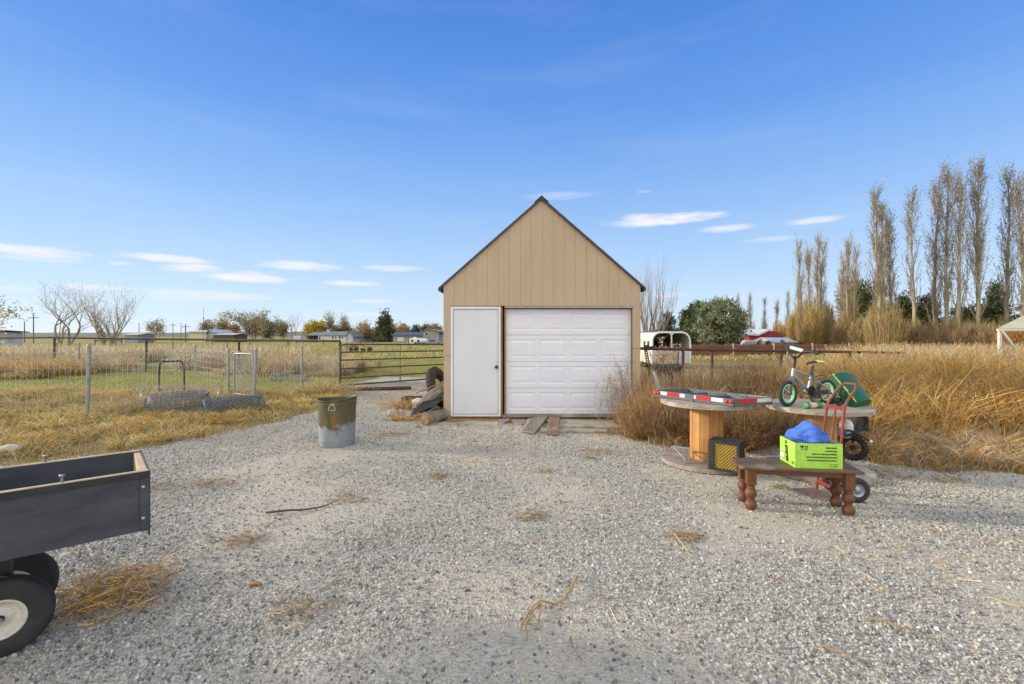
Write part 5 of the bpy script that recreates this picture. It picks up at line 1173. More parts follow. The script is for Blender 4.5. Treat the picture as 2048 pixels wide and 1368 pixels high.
# ================================================================== sticks on the gravel
def stick(pts, r, mat, label, name='stick', br=()):
    q = [gp(*p) for p in pts]; q = [V(p.x, p.y, .014 + r + (.012 * math.sin(i * 1.7))) for i, p in enumerate(q)]; b = MB(); b.tube(q, [r * (1 - .6 * i / max(1, len(q) - 1)) for i in range(len(q))], 7)
    for bb in br:
        w_ = [gp(*p) for p in bb]; b.tube([V(p.x, p.y, .016 + .01 * i) for i, p in enumerate(w_)], [r * .6 * (1 - .5 * i / len(w_)) for i in range(len(w_))], 5)
    o = b.build(name, mat, loc=q[0]); setp(o, label, 'stick')
MSTK = pm('dry_stick', (.40, .27, .12), (.28, .18, .08), 12, .8); MSTD = pm('dark_stick', (.07, .055, .045), (.24, .15, .08), 2.2, .85, lo=.45, hi=.6)
stick([(532, 1031), (575, 1029), (612, 1024), (650, 1015), (683, 1003)], .011, MSTD, 'dark straight stick lying left of centre, longest in the foreground')
stick([(1155, 1160), (1142, 1187), (1128, 1206), (1110, 1212), (1082, 1211), (1066, 1224), (1046, 1250), (1042, 1262)], .009, MSTK, 'forked light brown branch on the gravel near the bottom centre', 'branch', [[(1082, 1212), (1064, 1232), (1052, 1262), (1055, 1296)], [(1081, 1212), (1079, 1235), (1077, 1258)], [(1052, 1245), (1060, 1258), (1066, 1262)]])
stick([(1348, 1072), (1362, 1093), (1384, 1120)], .007, pm('yellow_straw', (.58, .44, .2), None, 9), 'yellow straight straw stalk right of centre')
stick([(786, 1064), (750, 1085), (714, 1104)], .006, MSTK, 'thin brown twig left of centre behind the bark chip')
stick([(1640, 1297), (1684, 1318), (1727, 1338)], .006, MSTK, 'thin brown twig at the bottom right')
stick([(1735, 1241), (1800, 1264), (1878, 1286)], .005, MSTK, 'long thin twig at the lower right, behind the bottom right twig')
stick([(1141, 1280), (1145, 1303), (1160, 1322), (1162, 1330)], .005, MSTK, 'small bent twig right of the forked branch')
stick([(1358, 1348), (1362, 1366)], .009, pm('pale_straw', (.62, .5, .28), None, 9), 'short pale straw stub cut by the bottom edge of the picture')
stick([(640, 1186), (675, 1170), (699, 1160)], .005, MSTK, 'curved straw twig beside the bark chip')
stick([(531, 1058), (556, 1045), (580, 1037)], .005, MSTK, 'small twig just below the dark straight stick')
stick([(600, 953), (640, 941), (676, 926)], .006, pm('yellow_straw', (.50, .38, .17), None, 9), 'straw stalk lying in front of the trash can')
stick([(260, 1140), (262, 1160), (284, 1186)], .004, MSTK, 'thin pale twig right of the weed clump by the trailer wheel')
stick([(180, 1163), (205, 1140), (226, 1122)], .004, MSTD, 'thin dark twig sticking out of the weed clump')
c_ = gp(510, 1172); rock('bark_chip', V(c_.x, c_.y, .012), (.045, .016, .009), 'orange brown bark chip lying on the left gravel', pm('bark_chip_brown', (.38, .22, .10), (.26, .14, .06), 20, .9), seed=21, cat='bark chip')

# ================================================================== weeds and bushes made of fine stems
def weed(name, c, rx, ry, h, n, cols, label, r=.0035, spread=1.0, leaf=0, cat='weed', sub=9, leafcols=None, group=None, up=.9, ball=0, lmult=1.0):
    g = np.random.default_rng(int(abs(c[0] * 100 + c[1] * 37 + h * 1000)) + n); c = np.array(c, float)
    a = g.random(n) * 2 * math.pi; u = np.sqrt(g.random(n)); base = c + np.stack([np.cos(a) * u * rx * .45, np.sin(a) * u * ry * .45, np.zeros(n)], 1)
    if ball: base = c + np.stack([np.cos(a) * u * rx * .3, np.sin(a) * u * ry * .3, h * .25 + g.random(n) * h * .2], 1)
    tip = c + np.stack([np.cos(a) * u * rx * spread * (.6 + .6 * g.random(n)), np.sin(a) * u * ry * spread * (.6 + .6 * g.random(n)), h * (.45 + .55 * g.random(n)) * np.sqrt(np.clip(1.05 - (u * .85) ** 2, .1, 1))], 1)
    if ball: tip[:, 2] = np.where(g.random(n) < .3, h * g.random(n) * .5, tip[:, 2])
    Q, Cc = [], []; pr = base; segs = 4
    bend = g.normal(size=(n, 3)) * .10 * h
    def bez(t): return base * (1 - t) + tip * t + bend * (4 * t * (1 - t))
    col = pick(cols, n, .22)
    P = [bez(t) for t in np.linspace(0, 1, segs + 1)]
    for k in range(segs): Q.append(ribbon(P[k], P[k + 1], r * 2 * (1 - k / segs * .6), r * 2 * (1 - (k + 1) / segs * .6))); Cc.append(col)
    for s in range(sub):
        t = .2 + .8 * g.random(n); b0 = base * (1 - t[:, None]) + tip * t[:, None] + bend * (4 * t * (1 - t))[:, None]
        d = (tip - base); d /= np.linalg.norm(d, axis=1, keepdims=True); d = d * up + g.normal(size=(n, 3)) * .55; d /= np.linalg.norm(d, axis=1, keepdims=True)
        L = h * (.10 + .2 * g.random(n))[:, None] * (1.25 - t)[:, None] * lmult; b1 = b0 + d * L * .5; b2 = b1 + (d + g.normal(size=(n, 3)) * .35) * L * .5
        cs = col * (1 + g.normal(size=(n, 1)) * .12)
        Q += [ribbon(b0, b1, r * 1.1, r * .8), ribbon(b1, b2, r * .8, r * .5)]; Cc += [cs, cs]
        if leaf:
            lc = pick(leafcols or cols, n, .2)
            for bb in (b1, b2):
                dd = g.normal(size=(n, 3)); dd /= np.linalg.norm(dd, axis=1, keepdims=True); Q.append(ribbon(bb, bb + dd * leaf, leaf * .6, leaf * .3)); Cc.append(lc)
    o = quads(name, np.concatenate(Q), np.clip(np.concatenate(Cc), 0, 1), MTWIG, None, tuple(c)); setp(o, label, cat, group); return o
def tangle(name, c, rx, ry, h, n, cols, label, L=.12, r=.0022, cat='weed', group=None, seed=1):
    g = np.random.default_rng(seed); c = np.array(c, float); u = np.sqrt(g.random(n)) * (.5 + .5 * g.random(n)); a = g.random(n) * 2 * math.pi
    P = c + np.stack([np.cos(a) * u * rx, np.sin(a) * u * ry, h * g.random(n) ** 1.6 * (1 - u * .7)], 1); a2 = g.random(n) * 2 * math.pi; D = np.stack([np.cos(a2), np.sin(a2), g.normal(size=n) * .22], 1); LL = (L * (.3 + g.random(n) ** 2 * 1.6))[:, None]
    M1 = P + D * LL * .5; D2 = D + g.normal(size=(n, 3)) * .45; D2[:, 2] *= .5; P2 = M1 + D2 * LL * .5; col = pick(cols, n, .25); Q = [ribbon(P, M1, r * 2, r * 1.7), ribbon(M1, P2, r * 1.7, r)]; C = [col, col]
    for _ in range(4): d3 = D2 + g.normal(size=(n, 3)) * .7; Q.append(ribbon(M1, M1 + d3 * LL * .2, r * 1.4, r * .8)); C.append(col * 1.1)
    Q = np.concatenate(Q); Q[:, :, 2] = np.maximum(Q[:, :, 2], c[2] + .002); o = quads(name, Q, np.clip(np.concatenate(C), 0, 1), MTWIG, None, tuple(c)); return setp(o, label, cat, group)
BR = [(.34, .19, .07), (.26, .15, .065), (.42, .27, .12), (.20, .12, .06)]; TAN = [(.46, .34, .19), (.36, .25, .13), (.55, .43, .28)]; DK = [(.16, .11, .07), (.24, .17, .11)]
G2 = 'dry weeds around the spools'
weed('dry_weed', (1.98, 8.35, 0), .40, .4, 1.35, 80, TAN + DK, 'tall thin seedy weed leaning on the right door jamb', .003, 1.0, .014, sub=16, leafcols=DK + TAN, group=G2)
weed('dry_weed', (2.35, 8.0, 0), .45, .4, 1.05, 230, TAN + BR, 'bushy tan weed at the right shed corner', .003, 1.0, .010, sub=12, group=G2)
weed('dry_weed', (2.15, 7.3, 0), .60, .5, .80, 700, BR + TAN[:1], 'reddish brown weed mass left of the left spool', .003, 1.15, .008, sub=9, group=G2)
weed('dry_weed', (2.55, 7.1, 0), .6, .5, .66, 600, BR + DK, 'low dark brown weed behind the left spool core', .003, 1.1, 0, sub=9, group=G2)
weed('dry_weed', (3.3, 8.6, 0), .9, .8, 1.15, 950, TAN + BR[:1], 'round tan bush behind the striped trailer frame', .0035, 1.1, .008, sub=10, group=G2)
weed('dry_weed', (4.35, 8.6, 0), .9, .8, 1.25, 950, TAN[:2] + BR + DK[:1], 'large round brown bush left of the bicycle', .0035, 1.1, .008, sub=10, group=G2)
weed('dry_weed', (3.15, 6.6, 0), .55, .45, .72, 700, BR + DK, 'dense brown weed filling the gap between the two spools', .003, 1.1, 0, sub=10, group=G2)
weed('dry_weed', (3.85, 6.9, 0), .7, .5, .80, 700, BR[:2] + DK + TAN[:1], 'brown tangle behind the right spool', .003, 1.1, 0, sub=10, group=G2)
weed('dry_weed', (4.75, 6.3, 0), .75, .45, .40, 500, TAN[:2] + BR, 'low greyish tan weed right of the mini bike', .003, 1.2, 0, sub=9, group=G2)
weed('dry_weed', (2.7, 9.6, 0), .5, .5, 1.3, 120, TAN, 'tall sparse weed before the dark tub', .004, .9, .012, sub=12, group=G2)
weed('dry_weed', (3.3, 10.4, 0), .7, .6, 1.1, 260, TAN, 'pale stalky weed below the horse trailer', .004, 1.0, .012, sub=10, group=G2)
G3 = 'big tumbleweeds at the right edge'
weed('tumbleweed', (8.6, 8.0, 0), 1.3, 1.1, 1.0, 900, ORANGE + BR[:2], 'big golden tumbleweed at the right edge of the picture', .004, 1.15, 0, sub=11, up=.7, group=G3)
weed('tumbleweed', (7.2, 9.4, 0), 1.1, .9, 1.05, 700, ORANGE + TAN[:2], 'golden bush left of the big tumbleweed', .004, 1.1, 0, sub=10, up=.8, group=G3)
weed('tumbleweed', (9.9, 10.5, 0), 1.4, 1.1, 1.25, 800, ORANGE, 'tall orange bush behind the big tumbleweed', .005, 1.1, 0, sub=10, up=.8, group=G3)
weed('tumbleweed', (6.0, 10.4, 0), 1.1, .9, 1.05, 600, ORANGE + TAN, 'orange tan bush behind the green hood', .005, 1.1, 0, sub=10, up=.8, group=G3)
G4 = 'dry bushes in the left yard'
weed('dry_bush', (-5.0, 12.6, 0), .95, .6, .45, 520, STRAW, 'straw coloured tuft at the foot of the tube gate', .004, 1.2, 0, sub=7, group=G4)
weed('dry_bush', (-7.75, 9.3, 0), .6, .5, .42, 420, STRAW + GREY[:1], 'pale dry tuft around the open end of the large wire roll', .004, 1.2, 0, sub=7, group=G4)
weed('dry_bush', (-5.95, 8.5, 0), 1.2, .35, .20, 500, ORANGE[:2] + STRAW[:2], 'orange brown tuft row before the wire rolls', .004, 1.2, 0, sub=6, group=G4)
weed('dry_bush', (-2.25, 10.3, 0), .6, .6, .30, 260, ORANGE[:2] + TAN, 'orange dead weed behind the black bin', .004, 1.2, 0, sub=7, group=G4)
weed('dry_bush', (-2.05, 8.75, 0), .35, .2, .16, 200, ORANGE[:2] + TAN, 'orange straw tuft before the cut log', .003, 1.2, 0, sub=6, group=G4)
weed('dry_bush', (-14.2, 21.4, 0), 1.7, .8, 1.05, 500, STRAW + GREY[2:], 'pale plumed bush glowing behind the pipe fence', .008, 1.1, .04, sub=10, leafcols=[(.62, .56, .46), (.7, .66, .58)], group=G4)
weed('dry_bush', (-12.4, 20.6, 0), 1.5, .8, .95, 420, BR + TAN, 'brown bush right of the pale plumed bush', .008, 1.1, 0, sub=10, group=G4)
tangle('weed_clump', (-2.42, 2.85, .012), .40, .30, .13, 420, TAN + ORANGE[1:2] + BR[:1], 'broken dry weed clump lying beside the trailer wheel', .16, .0022, seed=5)
weed('weed_clump', (-2.62, 2.9, .01), .12, .12, .34, 14, TAN, 'upright dry stalk between the trailer wheels', .0022, 1.0, .006, sub=8)
for i, (px, py, s, lb) in enumerate([(345, 975, .35, 'brown dead weed patch right of the trailer corner'), (430, 968, .22, 'small dead leaf patch left of the trash can shadow'), (600, 1225, .22, 'fluffy straw bunch on the lower left gravel'), (1060, 1035, .16, 'small dark dead tuft in the middle of the gravel'), (1370, 1075, .13, 'dead brown tuft beside the yellow stalk'), (790, 870, .3, 'thin straw patch before the cut log'), (1195, 905, .25, 'low dead patch before the planks'), (480, 1085, .2, 'straw wisp on the left gravel'), (880, 955, .12, 'tiny straw tuft near the centre'), (1790, 952, .30, 'brown leaf litter patch right of the right spool'), (1895, 962, .2, 'brown leaf litter patch farther right on the gravel'), (1215, 868, .2, 'brown crumbs of weed by the plank ends'), (700, 1000, .25, 'thin straw scatter right of the dark stick')]):
    q = gp(px, py); tangle('dead_tuft', (q.x, q.y, .012), s * 1.2, s * .8, .03, 130, TAN + BR[:1] + DK, lb, .09, .0016, group='dead tufts on the gravel', seed=i)
for i, (px, py, lb) in enumerate([(1180, 918, 'small green sprout with stones before the planks'), (1492, 962, 'tiny green weed in the gravel left of the table legs'), (1560, 978, 'low green weed under the table beside the toe plate'), (1090, 945, 'faint green sprout in the middle of the gravel')]):
    q = gp(px, py); tangle('green_sprout', (q.x, q.y, .012), .10, .07, .04, 60, GREENG, lb, .04, .003, 'sprout', 'green sprouts in the gravel', 40 + i)
for i, (px, py, lb) in enumerate([(1683, 1110, 'orange leaf lying right of centre on the gravel'), (1870, 1059, 'orange leaf lying near the right edge of the gravel'), (1550, 1158, 'faded orange leaf near the lower right'), (865, 948, 'brown curled leaf in the middle of the yard')]):
    q = gp(px, py, .015); b = MB(); s = .022; b.add([q + V(-s, -s * .4, .012), q + V(0, -s * .7, 0), q + V(s, 0, .012), q + V(0, s * .8, .002), q + V(0, 0, -.002)], [(0, 1, 4), (1, 2, 4), (2, 3, 4), (3, 0, 4)]); o = b.build('dead_leaf', pm('orange_leaf', (.50, .20, .05), None, 20, .8), loc=q); setp(o, lb, 'leaf', 'single leaves on the gravel')
c = V(3.02, 6.95, .27); t = thing('old_tyre', 'worn black tyre half hidden in the weeds between the spools', 'tyre', V(c.x, c.y, 0)); M = basis(V(.9, -.43, 0), V(0, .2, .98), V(-.43, -.88, .2).normalized()); b = MB(); b.lathe([(.17, -.06), (.23, -.09), (.285, -.075), (.30, 0), (.285, .075), (.23, .09), (.17, .06), (.17, -.06)], c, 40, M); b.build('tread', M_RUBBER, t)
b = MB(); b.lathe([(.168, -.05), (.168, .05), (.15, .052), (.145, .02), (.001, .02)], c, 28, M); b.build('rim', M_BLACK, t)
# ================================================================== junk right of the shed
def jack_post():
    q = at(1296, 770, 9.9); t = thing('steel_post_stand', 'leaning perforated dark steel post with a square head right of the shed', 'post', (2.95, 9.9, 0)); a, c = V(3.05, 9.9, 0.0), at(1291, 698, 9.9)
    b = MB(); d = (c - a); n_ = 26
    for s in (-1, 1): b.beam(a + V(s * .022, 0, 0), c + V(s * .022, 0, 0), .012, .05, (0, 1, 0))
    for k in range(n_ + 1): p = a.lerp(c, k / n_); b.box(p, (.032, .04, .022), Matrix.Rotation(R(14), 3, 'Y'))
    b.build('perforated_post', pm('dark_steel', (.10, .095, .10), (.06, .06, .065), 12, .5, metal=.4), t)
    b = MB(); b.box(at(1294, 695, 9.85), (.105, .09, .10), Matrix.Rotation(R(-22), 3, 'Y')); b.build('head_block', M_BLACK, t, bevel=.006)
    b = MB(); b.tube([c, at(1310, 692, 9.9)], .02, 8); b.build('arm', M_BLACK, t)
jack_post()
def tub():
    c = V(3.6, 10.9, 0); t = thing('dark_tub', 'round dark blue black plastic tub behind the weeds', 'tub', c); b = MB()
    b.lathe([(.26, .0), (.30, .3), (.31, .82), (.335, .86), (.335, .90), (.31, .905), (.295, .88), (.28, .5), (.24, .05), (.001, .04)], c, 40); b.build('shell', pm('blue_black_plastic', (.02, .03, .045), (.03, .04, .06), 6, .4), t)
tub()
board2 = [((3.45, 9.2, .55), (4.1, 8.9, .20)), ((3.35, 9.1, .40), (3.95, 8.75, .12))]
for i, (a, c) in enumerate(board2):
    b = MB(); b.beam(a, c, .09, .04); o = b.build('timber_offcut', wood('tan_offcut', (.38, .28, .17), (.26, .18, .10), 'X'), loc=(a[0], a[1], 0), bevel=.003); setp(o, ['upper tan timber offcut leaning in the weeds', 'lower tan timber offcut leaning in the weeds'][i], 'timber')
b = MB(); vs = []; 
for i in range(9): s = i / 8; vs += [(2.50 + .18 * s, 8.35 - .1 * s, .95 - .75 * s + .0), (2.56 + .22 * s + .05 * math.sin(s * 3), 8.45, .95 - .75 * s)]
b.add(vs, [(2 * i, 2 * i + 1, 2 * i + 3, 2 * i + 2) for i in range(8)], True); o = b.build('bent_sheet', pm('pale_blue_sheet', (.40, .46, .52), (.5, .52, .52), 6, .4), loc=(2.5, 8.4, 0)); m_ = o.modifiers.new('s', 'SOLIDIFY'); m_.thickness = .004
setp(o, 'bent pale blue sheet metal strip in the weeds by the shed corner', 'sheet metal')
# ================================================================== HORSE TRAILER
def horse_trailer():
    Y = 22.0; x0, x1 = at(1303, 0, Y).x, at(1381, 0, Y).x; zt = 1.58 + 8 * Y / F; zb = .30; L = 3.6; t = thing('horse_trailer', 'white rounded horse trailer with two open rear windows behind the shed', 'horse trailer', ((x0 + x1) / 2, Y, 0))
    MT = pm('cream_trailer_paint', (.68, .64, .54), (.60, .55, .45), 3, .5, .1); MS = pm('shaded_white_door', (.55, .56, .60), (.47, .48, .52), 4, .5); MI = pm('dark_interior', (.04, .045, .04), None, 3, .8)  # rear door grey has the shade of the trailer's back painted in
    def prof(ins=0, n=7, r=.40):
        a0, a1, zt_ = x0 + ins, x1 - ins, zt - ins; r = r - ins; pts = [(a0, zb)]
        for k in range(n + 1): a = math.pi - math.pi / 2 * k / n; pts.append((a0 + r + r * math.cos(a), zt_ - r + r * math.sin(a)))
        for k in range(n + 1): a = math.pi / 2 - math.pi / 2 * k / n; pts.append((a1 - r + r * math.cos(a), zt_ - r + r * math.sin(a)))
        return pts + [(a1, zb)]
    P, Q = prof(), prof(.03); b = MB(); m = len(P)
    for i in range(m - 1):
        v = [(P[i][0], Y, P[i][1]), (P[i + 1][0], Y, P[i + 1][1]), (P[i + 1][0], Y + L, P[i + 1][1]), (P[i][0], Y + L, P[i][1])]; w_ = [(Q[i][0], Y, Q[i][1]), (Q[i + 1][0], Y, Q[i + 1][1]), (Q[i + 1][0], Y + L, Q[i + 1][1]), (Q[i][0], Y + L, Q[i][1])]
        b.add(v, [(3, 2, 1, 0)], 1 < i < m - 3); b.add(w_, [(0, 1, 2, 3)], 1 < i < m - 3); b.add([v[0], v[1], w_[1], w_[0]], [(0, 1, 2, 3)])
    b.prism([(p[0], Y + L, p[1]) for p in P], (0, .03, 0)); b.build('body', MT, t)
    zm = at(0, 699, Y).z; xm = (x0 + x1) / 2 + .02; b = MB()
    b.tube([(p[0] + (.03 if p[0] < xm else -.03), Y - .01, p[1] - .02) for p in P], .045, 8); b.tube([(xm, Y - .01, zb), (xm, Y - .01, zt - .12)], .035, 8)
    for s in (-1, 1): b.tube([(xm, Y - .01, zt - .14), (xm + s * .10, Y - .01, zt - .05)], .03, 8)
    b.build('rear_frame', M_WHITE, t)
    for a, c in ((x0 + .06, xm - .035), (xm + .035, x1 - .06)): b = MB(); b.box2((a, Y - .002, zb), (c, Y + .03, zm)); b.build('rear_door', MS, t, bevel=.005)
    b = MB(); b.box2((x0 + .035, Y + .06, zb - .02), (x1 - .035, Y + L, zb)); b.build('floor', MI, t)
    b = MB(); b.box2((x0 + .04, Y + L - .06, zb), (x1 - .04, Y + L - .02, zt - .45)); b.build('front_wall', MI, t)
    b = MB(); b.tube([(x0 + .45, Y + 1.2, zb), (x0 + .45, Y + 1.2, zt - .1)], .03, 6); b.build('inner_post', M_STEEL, t)
    for yy in (Y + .35, Y + 1.0): b = MB(); zz = at(0, 688, Y).z; b.box2((x0 - .006, yy, zz - .13), (x0 - .001, yy + .32, zz + .13)); b.build('window', MI, t)
    for xx in (x0 + .12, x1 - .12):
        for yy in (Y + 1.6,): wh = thing_part('wheel', t, (xx, yy, .30)); b = MB(); b.lathe([(.15, -.09), (.28, -.09), (.30, 0), (.28, .09), (.15, .09)], (xx, yy, .30), 24, Matrix.Rotation(R(90), 3, 'Y')); b.build('tyre', M_RUBBER, wh)
horse_trailer()
b_ = weed('dry_weed', (6.9, 20.6, 0), .9, .6, 1.75, 40, TAN, 'tall pale weed with broad seed heads before the horse trailer', .008, .8, .07, sub=10)
# ================================================================== PICKET / BOARD FENCE far right
def board_fence():
    MBF = wood('red_brown_boards', (.20, .085, .045), (.13, .055, .035), 'Z'); Y0_, Y1_ = 36, 40; t = thing('board_fence', 'low red brown board fence across the far right field', 'fence', (14, 37, 0))
    xa, xb = at(1379, 0, Y0_).x, at(1722, 0, Y1_).x; n = 105; b = MB()
    for i in range(n):
        s = i / n; xx = xa + (xb - xa) * s; yy = Y0_ + (Y1_ - Y0_) * s; w_ = (xb - xa) / n * .80; zt = .90 + .03 * math.sin(i * 1.3) * (i % 3 == 0); b.box2((xx, yy, .02), (xx + w_, yy + .02, zt + .0))
    b.build('boards', MBF, t)
    b = MB(); 
    for z_ in (.25, .72): b.beam((xa, Y0_ - .04, z_), (xb, Y1_ - .04, z_), .04, .09)
    b.build('rail', MBF, t)
    for i in range(0, n, 12): s = i / n; b = MB(); xx = xa + (xb - xa) * s; yy = Y0_ + (Y1_ - Y0_) * s - .1; b.box2((xx, yy - .05, 0), (xx + .1, yy + .03, 1.0)); b.build('post', MBF if i % 24 else pm('pale_post', (.5, .45, .38), None, 5), t)
board_fence()
# ================================================================== GREENHOUSE FRAME right edge
def greenhouse():
    Y = 17.5; t = thing('greenhouse_frame', 'cream framed open shelter with a pale sheet roof at the right edge', 'shelter', (18.2, 17.5, 0))
    MW = pm('cream_frame_paint', (.70, .66, .56), (.60, .56, .46), 6, .6); MR = pm('cream_sheet', (.60, .56, .42), (.54, .50, .36), 3, .6)
    e = at(1996, 656, Y); zb = at(0, 709, Y).z; u = V(1, 0, 0) * 4.2; v = V(.725, .69, 0) * 3.0; pk = e + u * .5 + v * .5 + V(0, 0, 1.05); c = [e, e + u, e + u + v, e + v]
    b = MB()
    for i in range(4): p, q = c[i], c[(i + 1) % 4]; b.add([p, q, pk, p + V(0, 0, -.03), q + V(0, 0, -.03), pk + V(0, 0, -.03)], [(0, 1, 2), (5, 4, 3), (0, 3, 4, 1)])
    b.build('roof', MR, t)
    for p in c: b2 = MB(); s = (e + u * .5 + v * .5 - p).normalized() * .09; b2.box2((p.x + s.x - .04, p.y + s.y - .04, 0), (p.x + s.x + .04, p.y + s.y + .04, e.z - .04)); b2.build('post', MW, t)
    b = MB(); b.beam(e + V(0, 0, -.07), e + u + V(0, 0, -.07), .05, .08); b.beam(e + V(0, .03, -.07), e + v + V(0, 0, -.07), .05, .08); b.build('roof_beam', MW, t)
    b = MB(); b.beam(e + V(.12, -.05, -.10), at(2038, 708, Y - .05), .04, .06); b.build('diagonal_brace', MW, t)
    b = MB(); b.beam(V(e.x, e.y, zb / 2), V(e.x, e.y, zb / 2) + u, .04, zb); b.build('base_board', MR, t)
greenhouse()
# ================================================================== TREES
def uv(a): a = np.array(a, float); return a / (np.linalg.norm(a) + 1e-9)
def grow(S, p, d, L, r, depth, rr, nb=3, ang=.5, upb=.15, taper=.62, tips=None, segs=3):
    p = np.array(p, float); d = uv(d); n = segs; r0 = r
    pts = [p]
    for i in range(n):
        d = uv(d + rr.normal(size=3) * .09 + np.array([0, 0, upb * .3])); q = p + d * L / n; r1 = r0 * (1 - .16)
        S.append((p, q, r0, r1)); p, r0 = q, r1; pts.append(p)
        if depth > 0 and i < n - 1 and rr.random() < .75:
            a = uv(d + rr.normal(size=3) * ang + np.array([0, 0, upb])); grow(S, p, a, L * taper * .85, r0 * .55, depth - 1, rr, nb, ang, upb, taper, tips, segs)
    if depth > 0:
        for k in range(nb):
            a = uv(d + rr.normal(size=3) * ang + np.array([0, 0, upb])); grow(S, p, a, L * taper * (.8 + .4 * rr.random()), r0 * .68, depth - 1, rr, nb, ang, upb, taper, tips, segs)
    elif tips is not None: tips.append(p)
def fin_tree(root, S, thick, cT, cB, tips=None, leaf=None, rr=None, lab=None):
    big = [s for s in S if s[2] >= thick]; small = [s for s in S if s[2] < thick]
    if big: segprisms('trunk', big, jit(cT, len(big), .1), MTWIG, root, sides=6)
    if small: segprisms('branches', small, jit(cB, len(small), .15), MTWIG, root, sides=3)
    if leaf and tips is not None and len(tips):
        cnt, size, cols, spread = leaf; T = np.repeat(np.array(tips), cnt, 0); n = len(T); T = T + rr.normal(size=(n, 3)) * spread
        D = rr.normal(size=(n, 3)); D /= np.linalg.norm(D, axis=1, keepdims=True); sz = size * (.6 + .8 * rr.random(n))
        quads('crown', ribbon(T, T + D * sz[:, None], sz * .7, sz * .5), pick(cols, n, .2), MLEAF, root)
BK, TW = (.30, .26, .19), (.33, .27, .18)
def bare_tree(px, py_top, Y, label, seed, stems=1, halfw=30, r=None, leaf=None, group=None, base=0, cT=BK, cB=TW, depth=4, ang=.42, up=.25, name='bare_tree', spread=.25, nb=2):
    rr = np.random.default_rng(seed); b0 = at(px, 0, Y); top = at(px, py_top, Y).z; hh = top - base; t = thing(name, label, 'tree', (b0.x, Y, base), group); S, tips = [], []
    L = hh * .30
    for k in range(stems):
        a = (k + .5) / stems * 2 - 1 if stems > 1 else 0; d = [a * spread * 2.2 + rr.normal() * .05, rr.normal() * .2 * (stems > 1), 1]
        grow(S, (b0.x + a * .25, Y, base - .1), d, L * (1 if stems == 1 else 1.05 - .2 * abs(a)), (r or hh * .034) / (stems ** .4), depth, rr, nb, ang, up, .72, tips)
    P = np.array([s[1] for s in S]); zs = P[:, 2].max() - base; k = hh / zs; w_ = np.percentile(np.abs(P[:, 0] - b0.x), 97); kx = (halfw / F * Y) / w_
    sc = np.array([kx, kx, k]); o = np.array([b0.x, Y, base]); S = [((s[0] - o) * sc + o, (s[1] - o) * sc + o, s[2], s[3]) for s in S]; tips = [(p - o) * sc + o for p in tips]
    fin_tree(t, S, .018 * Y / 30 + .012, cT, cB, tips, leaf, rr); return t
LT = 'bare trees at the left of the field'
bare_tree(128, 556, 55, 'taller forked bare tree at the far left, left of the pair', 11, 4, 58, leaf=(1, .085, [(.34, .28, .14), (.42, .36, .2)], .12), group=LT, depth=4, ang=.30, spread=.16)
bare_tree(215, 553, 55, 'wide many stemmed bare tree, right of the left pair', 12, 6, 56, leaf=(1, .085, [(.34, .28, .14), (.42, .36, .2)], .12), group=LT, depth=4, ang=.26, spread=.20)
bare_tree(-75, 540, 24, 'tree whose leafy branch tips reach in at the left edge', 13, 1, 92, leaf=(8, .10, [(.50, .46, .26), (.38, .34, .16), (.58, .55, .38)], .12), depth=4, ang=.6, up=.02)
bare_tree(1296, 490, 30, 'fine leafless tree rising behind the right shed wall', 14, 9, 58, leaf=None, depth=4, ang=.20, spread=.22, cT=(.26, .22, .17), cB=(.36, .31, .25), up=.35)
CT = [(.30, .25, .14), (.38, .30, .16), (.26, .22, .12)]; OT = [(.44, .27, .09), (.36, .22, .08), (.50, .34, .14)]
TG = 'distant trees along the left horizon'
for i, (px, py, hw, lf, lab) in enumerate([
    (311, 641, 15, CT, 'small round bare tree left of the tan barn'), (412, 640, 14, CT, 'leaning tree just right of the antenna mast'), (440, 630, 16, CT, 'tree with a dark rounded top above the open shed'),
    (463, 640, 14, OT, 'small orange tinged tree behind the open shed'), (482, 624, 20, CT, 'spreading bare cottonwood, left of three'), (508, 623, 20, CT, 'spreading bare cottonwood, middle of three'), (527, 626, 18, CT, 'spreading bare cottonwood, right of three'),
    (543, 634, 15, [(.24, .19, .11), (.30, .24, .13)], 'dense brown tree right of the cottonwoods'), (566, 645, 14, CT, 'thin pale tree left of the tall bare one'), (588, 614, 22, None, 'tall bare vase shaped tree left of the willow'),
    (665, 628, 16, CT, 'bare tree behind the white house, left one'), (690, 631, 18, [(.34, .28, .2), (.28, .23, .15)], 'rounded greyish tree behind the white house'), (718, 641, 17, OT, 'orange brown tree right of the white house'), (741, 655, 17, [(.25, .2, .09), (.32, .24, .1)], 'low dark olive tree left of the spruce'),
    (797, 648, 12, OT, 'small orange green tree right of the spruce'), (866, 650, 12, CT, 'tree behind the two storey house'), (705, 662, 20, OT + CT, 'low brown hedge tree beside the white house gable'), (760, 662, 22, OT + CT, 'low brown tree at the foot of the spruce')]):
    Y = 128 + (i * 7) % 13; bare_tree(px, py, Y, lab, 30 + i, 2 if i % 2 else 1, hw, r=.22, leaf=((10 if i != 9 else 0), .26, lf, .5) if lf else None, group=TG, base=-.2, depth=4, ang=.5, up=.18, name='cottonwood_tree', cB=(.28, .22, .14))
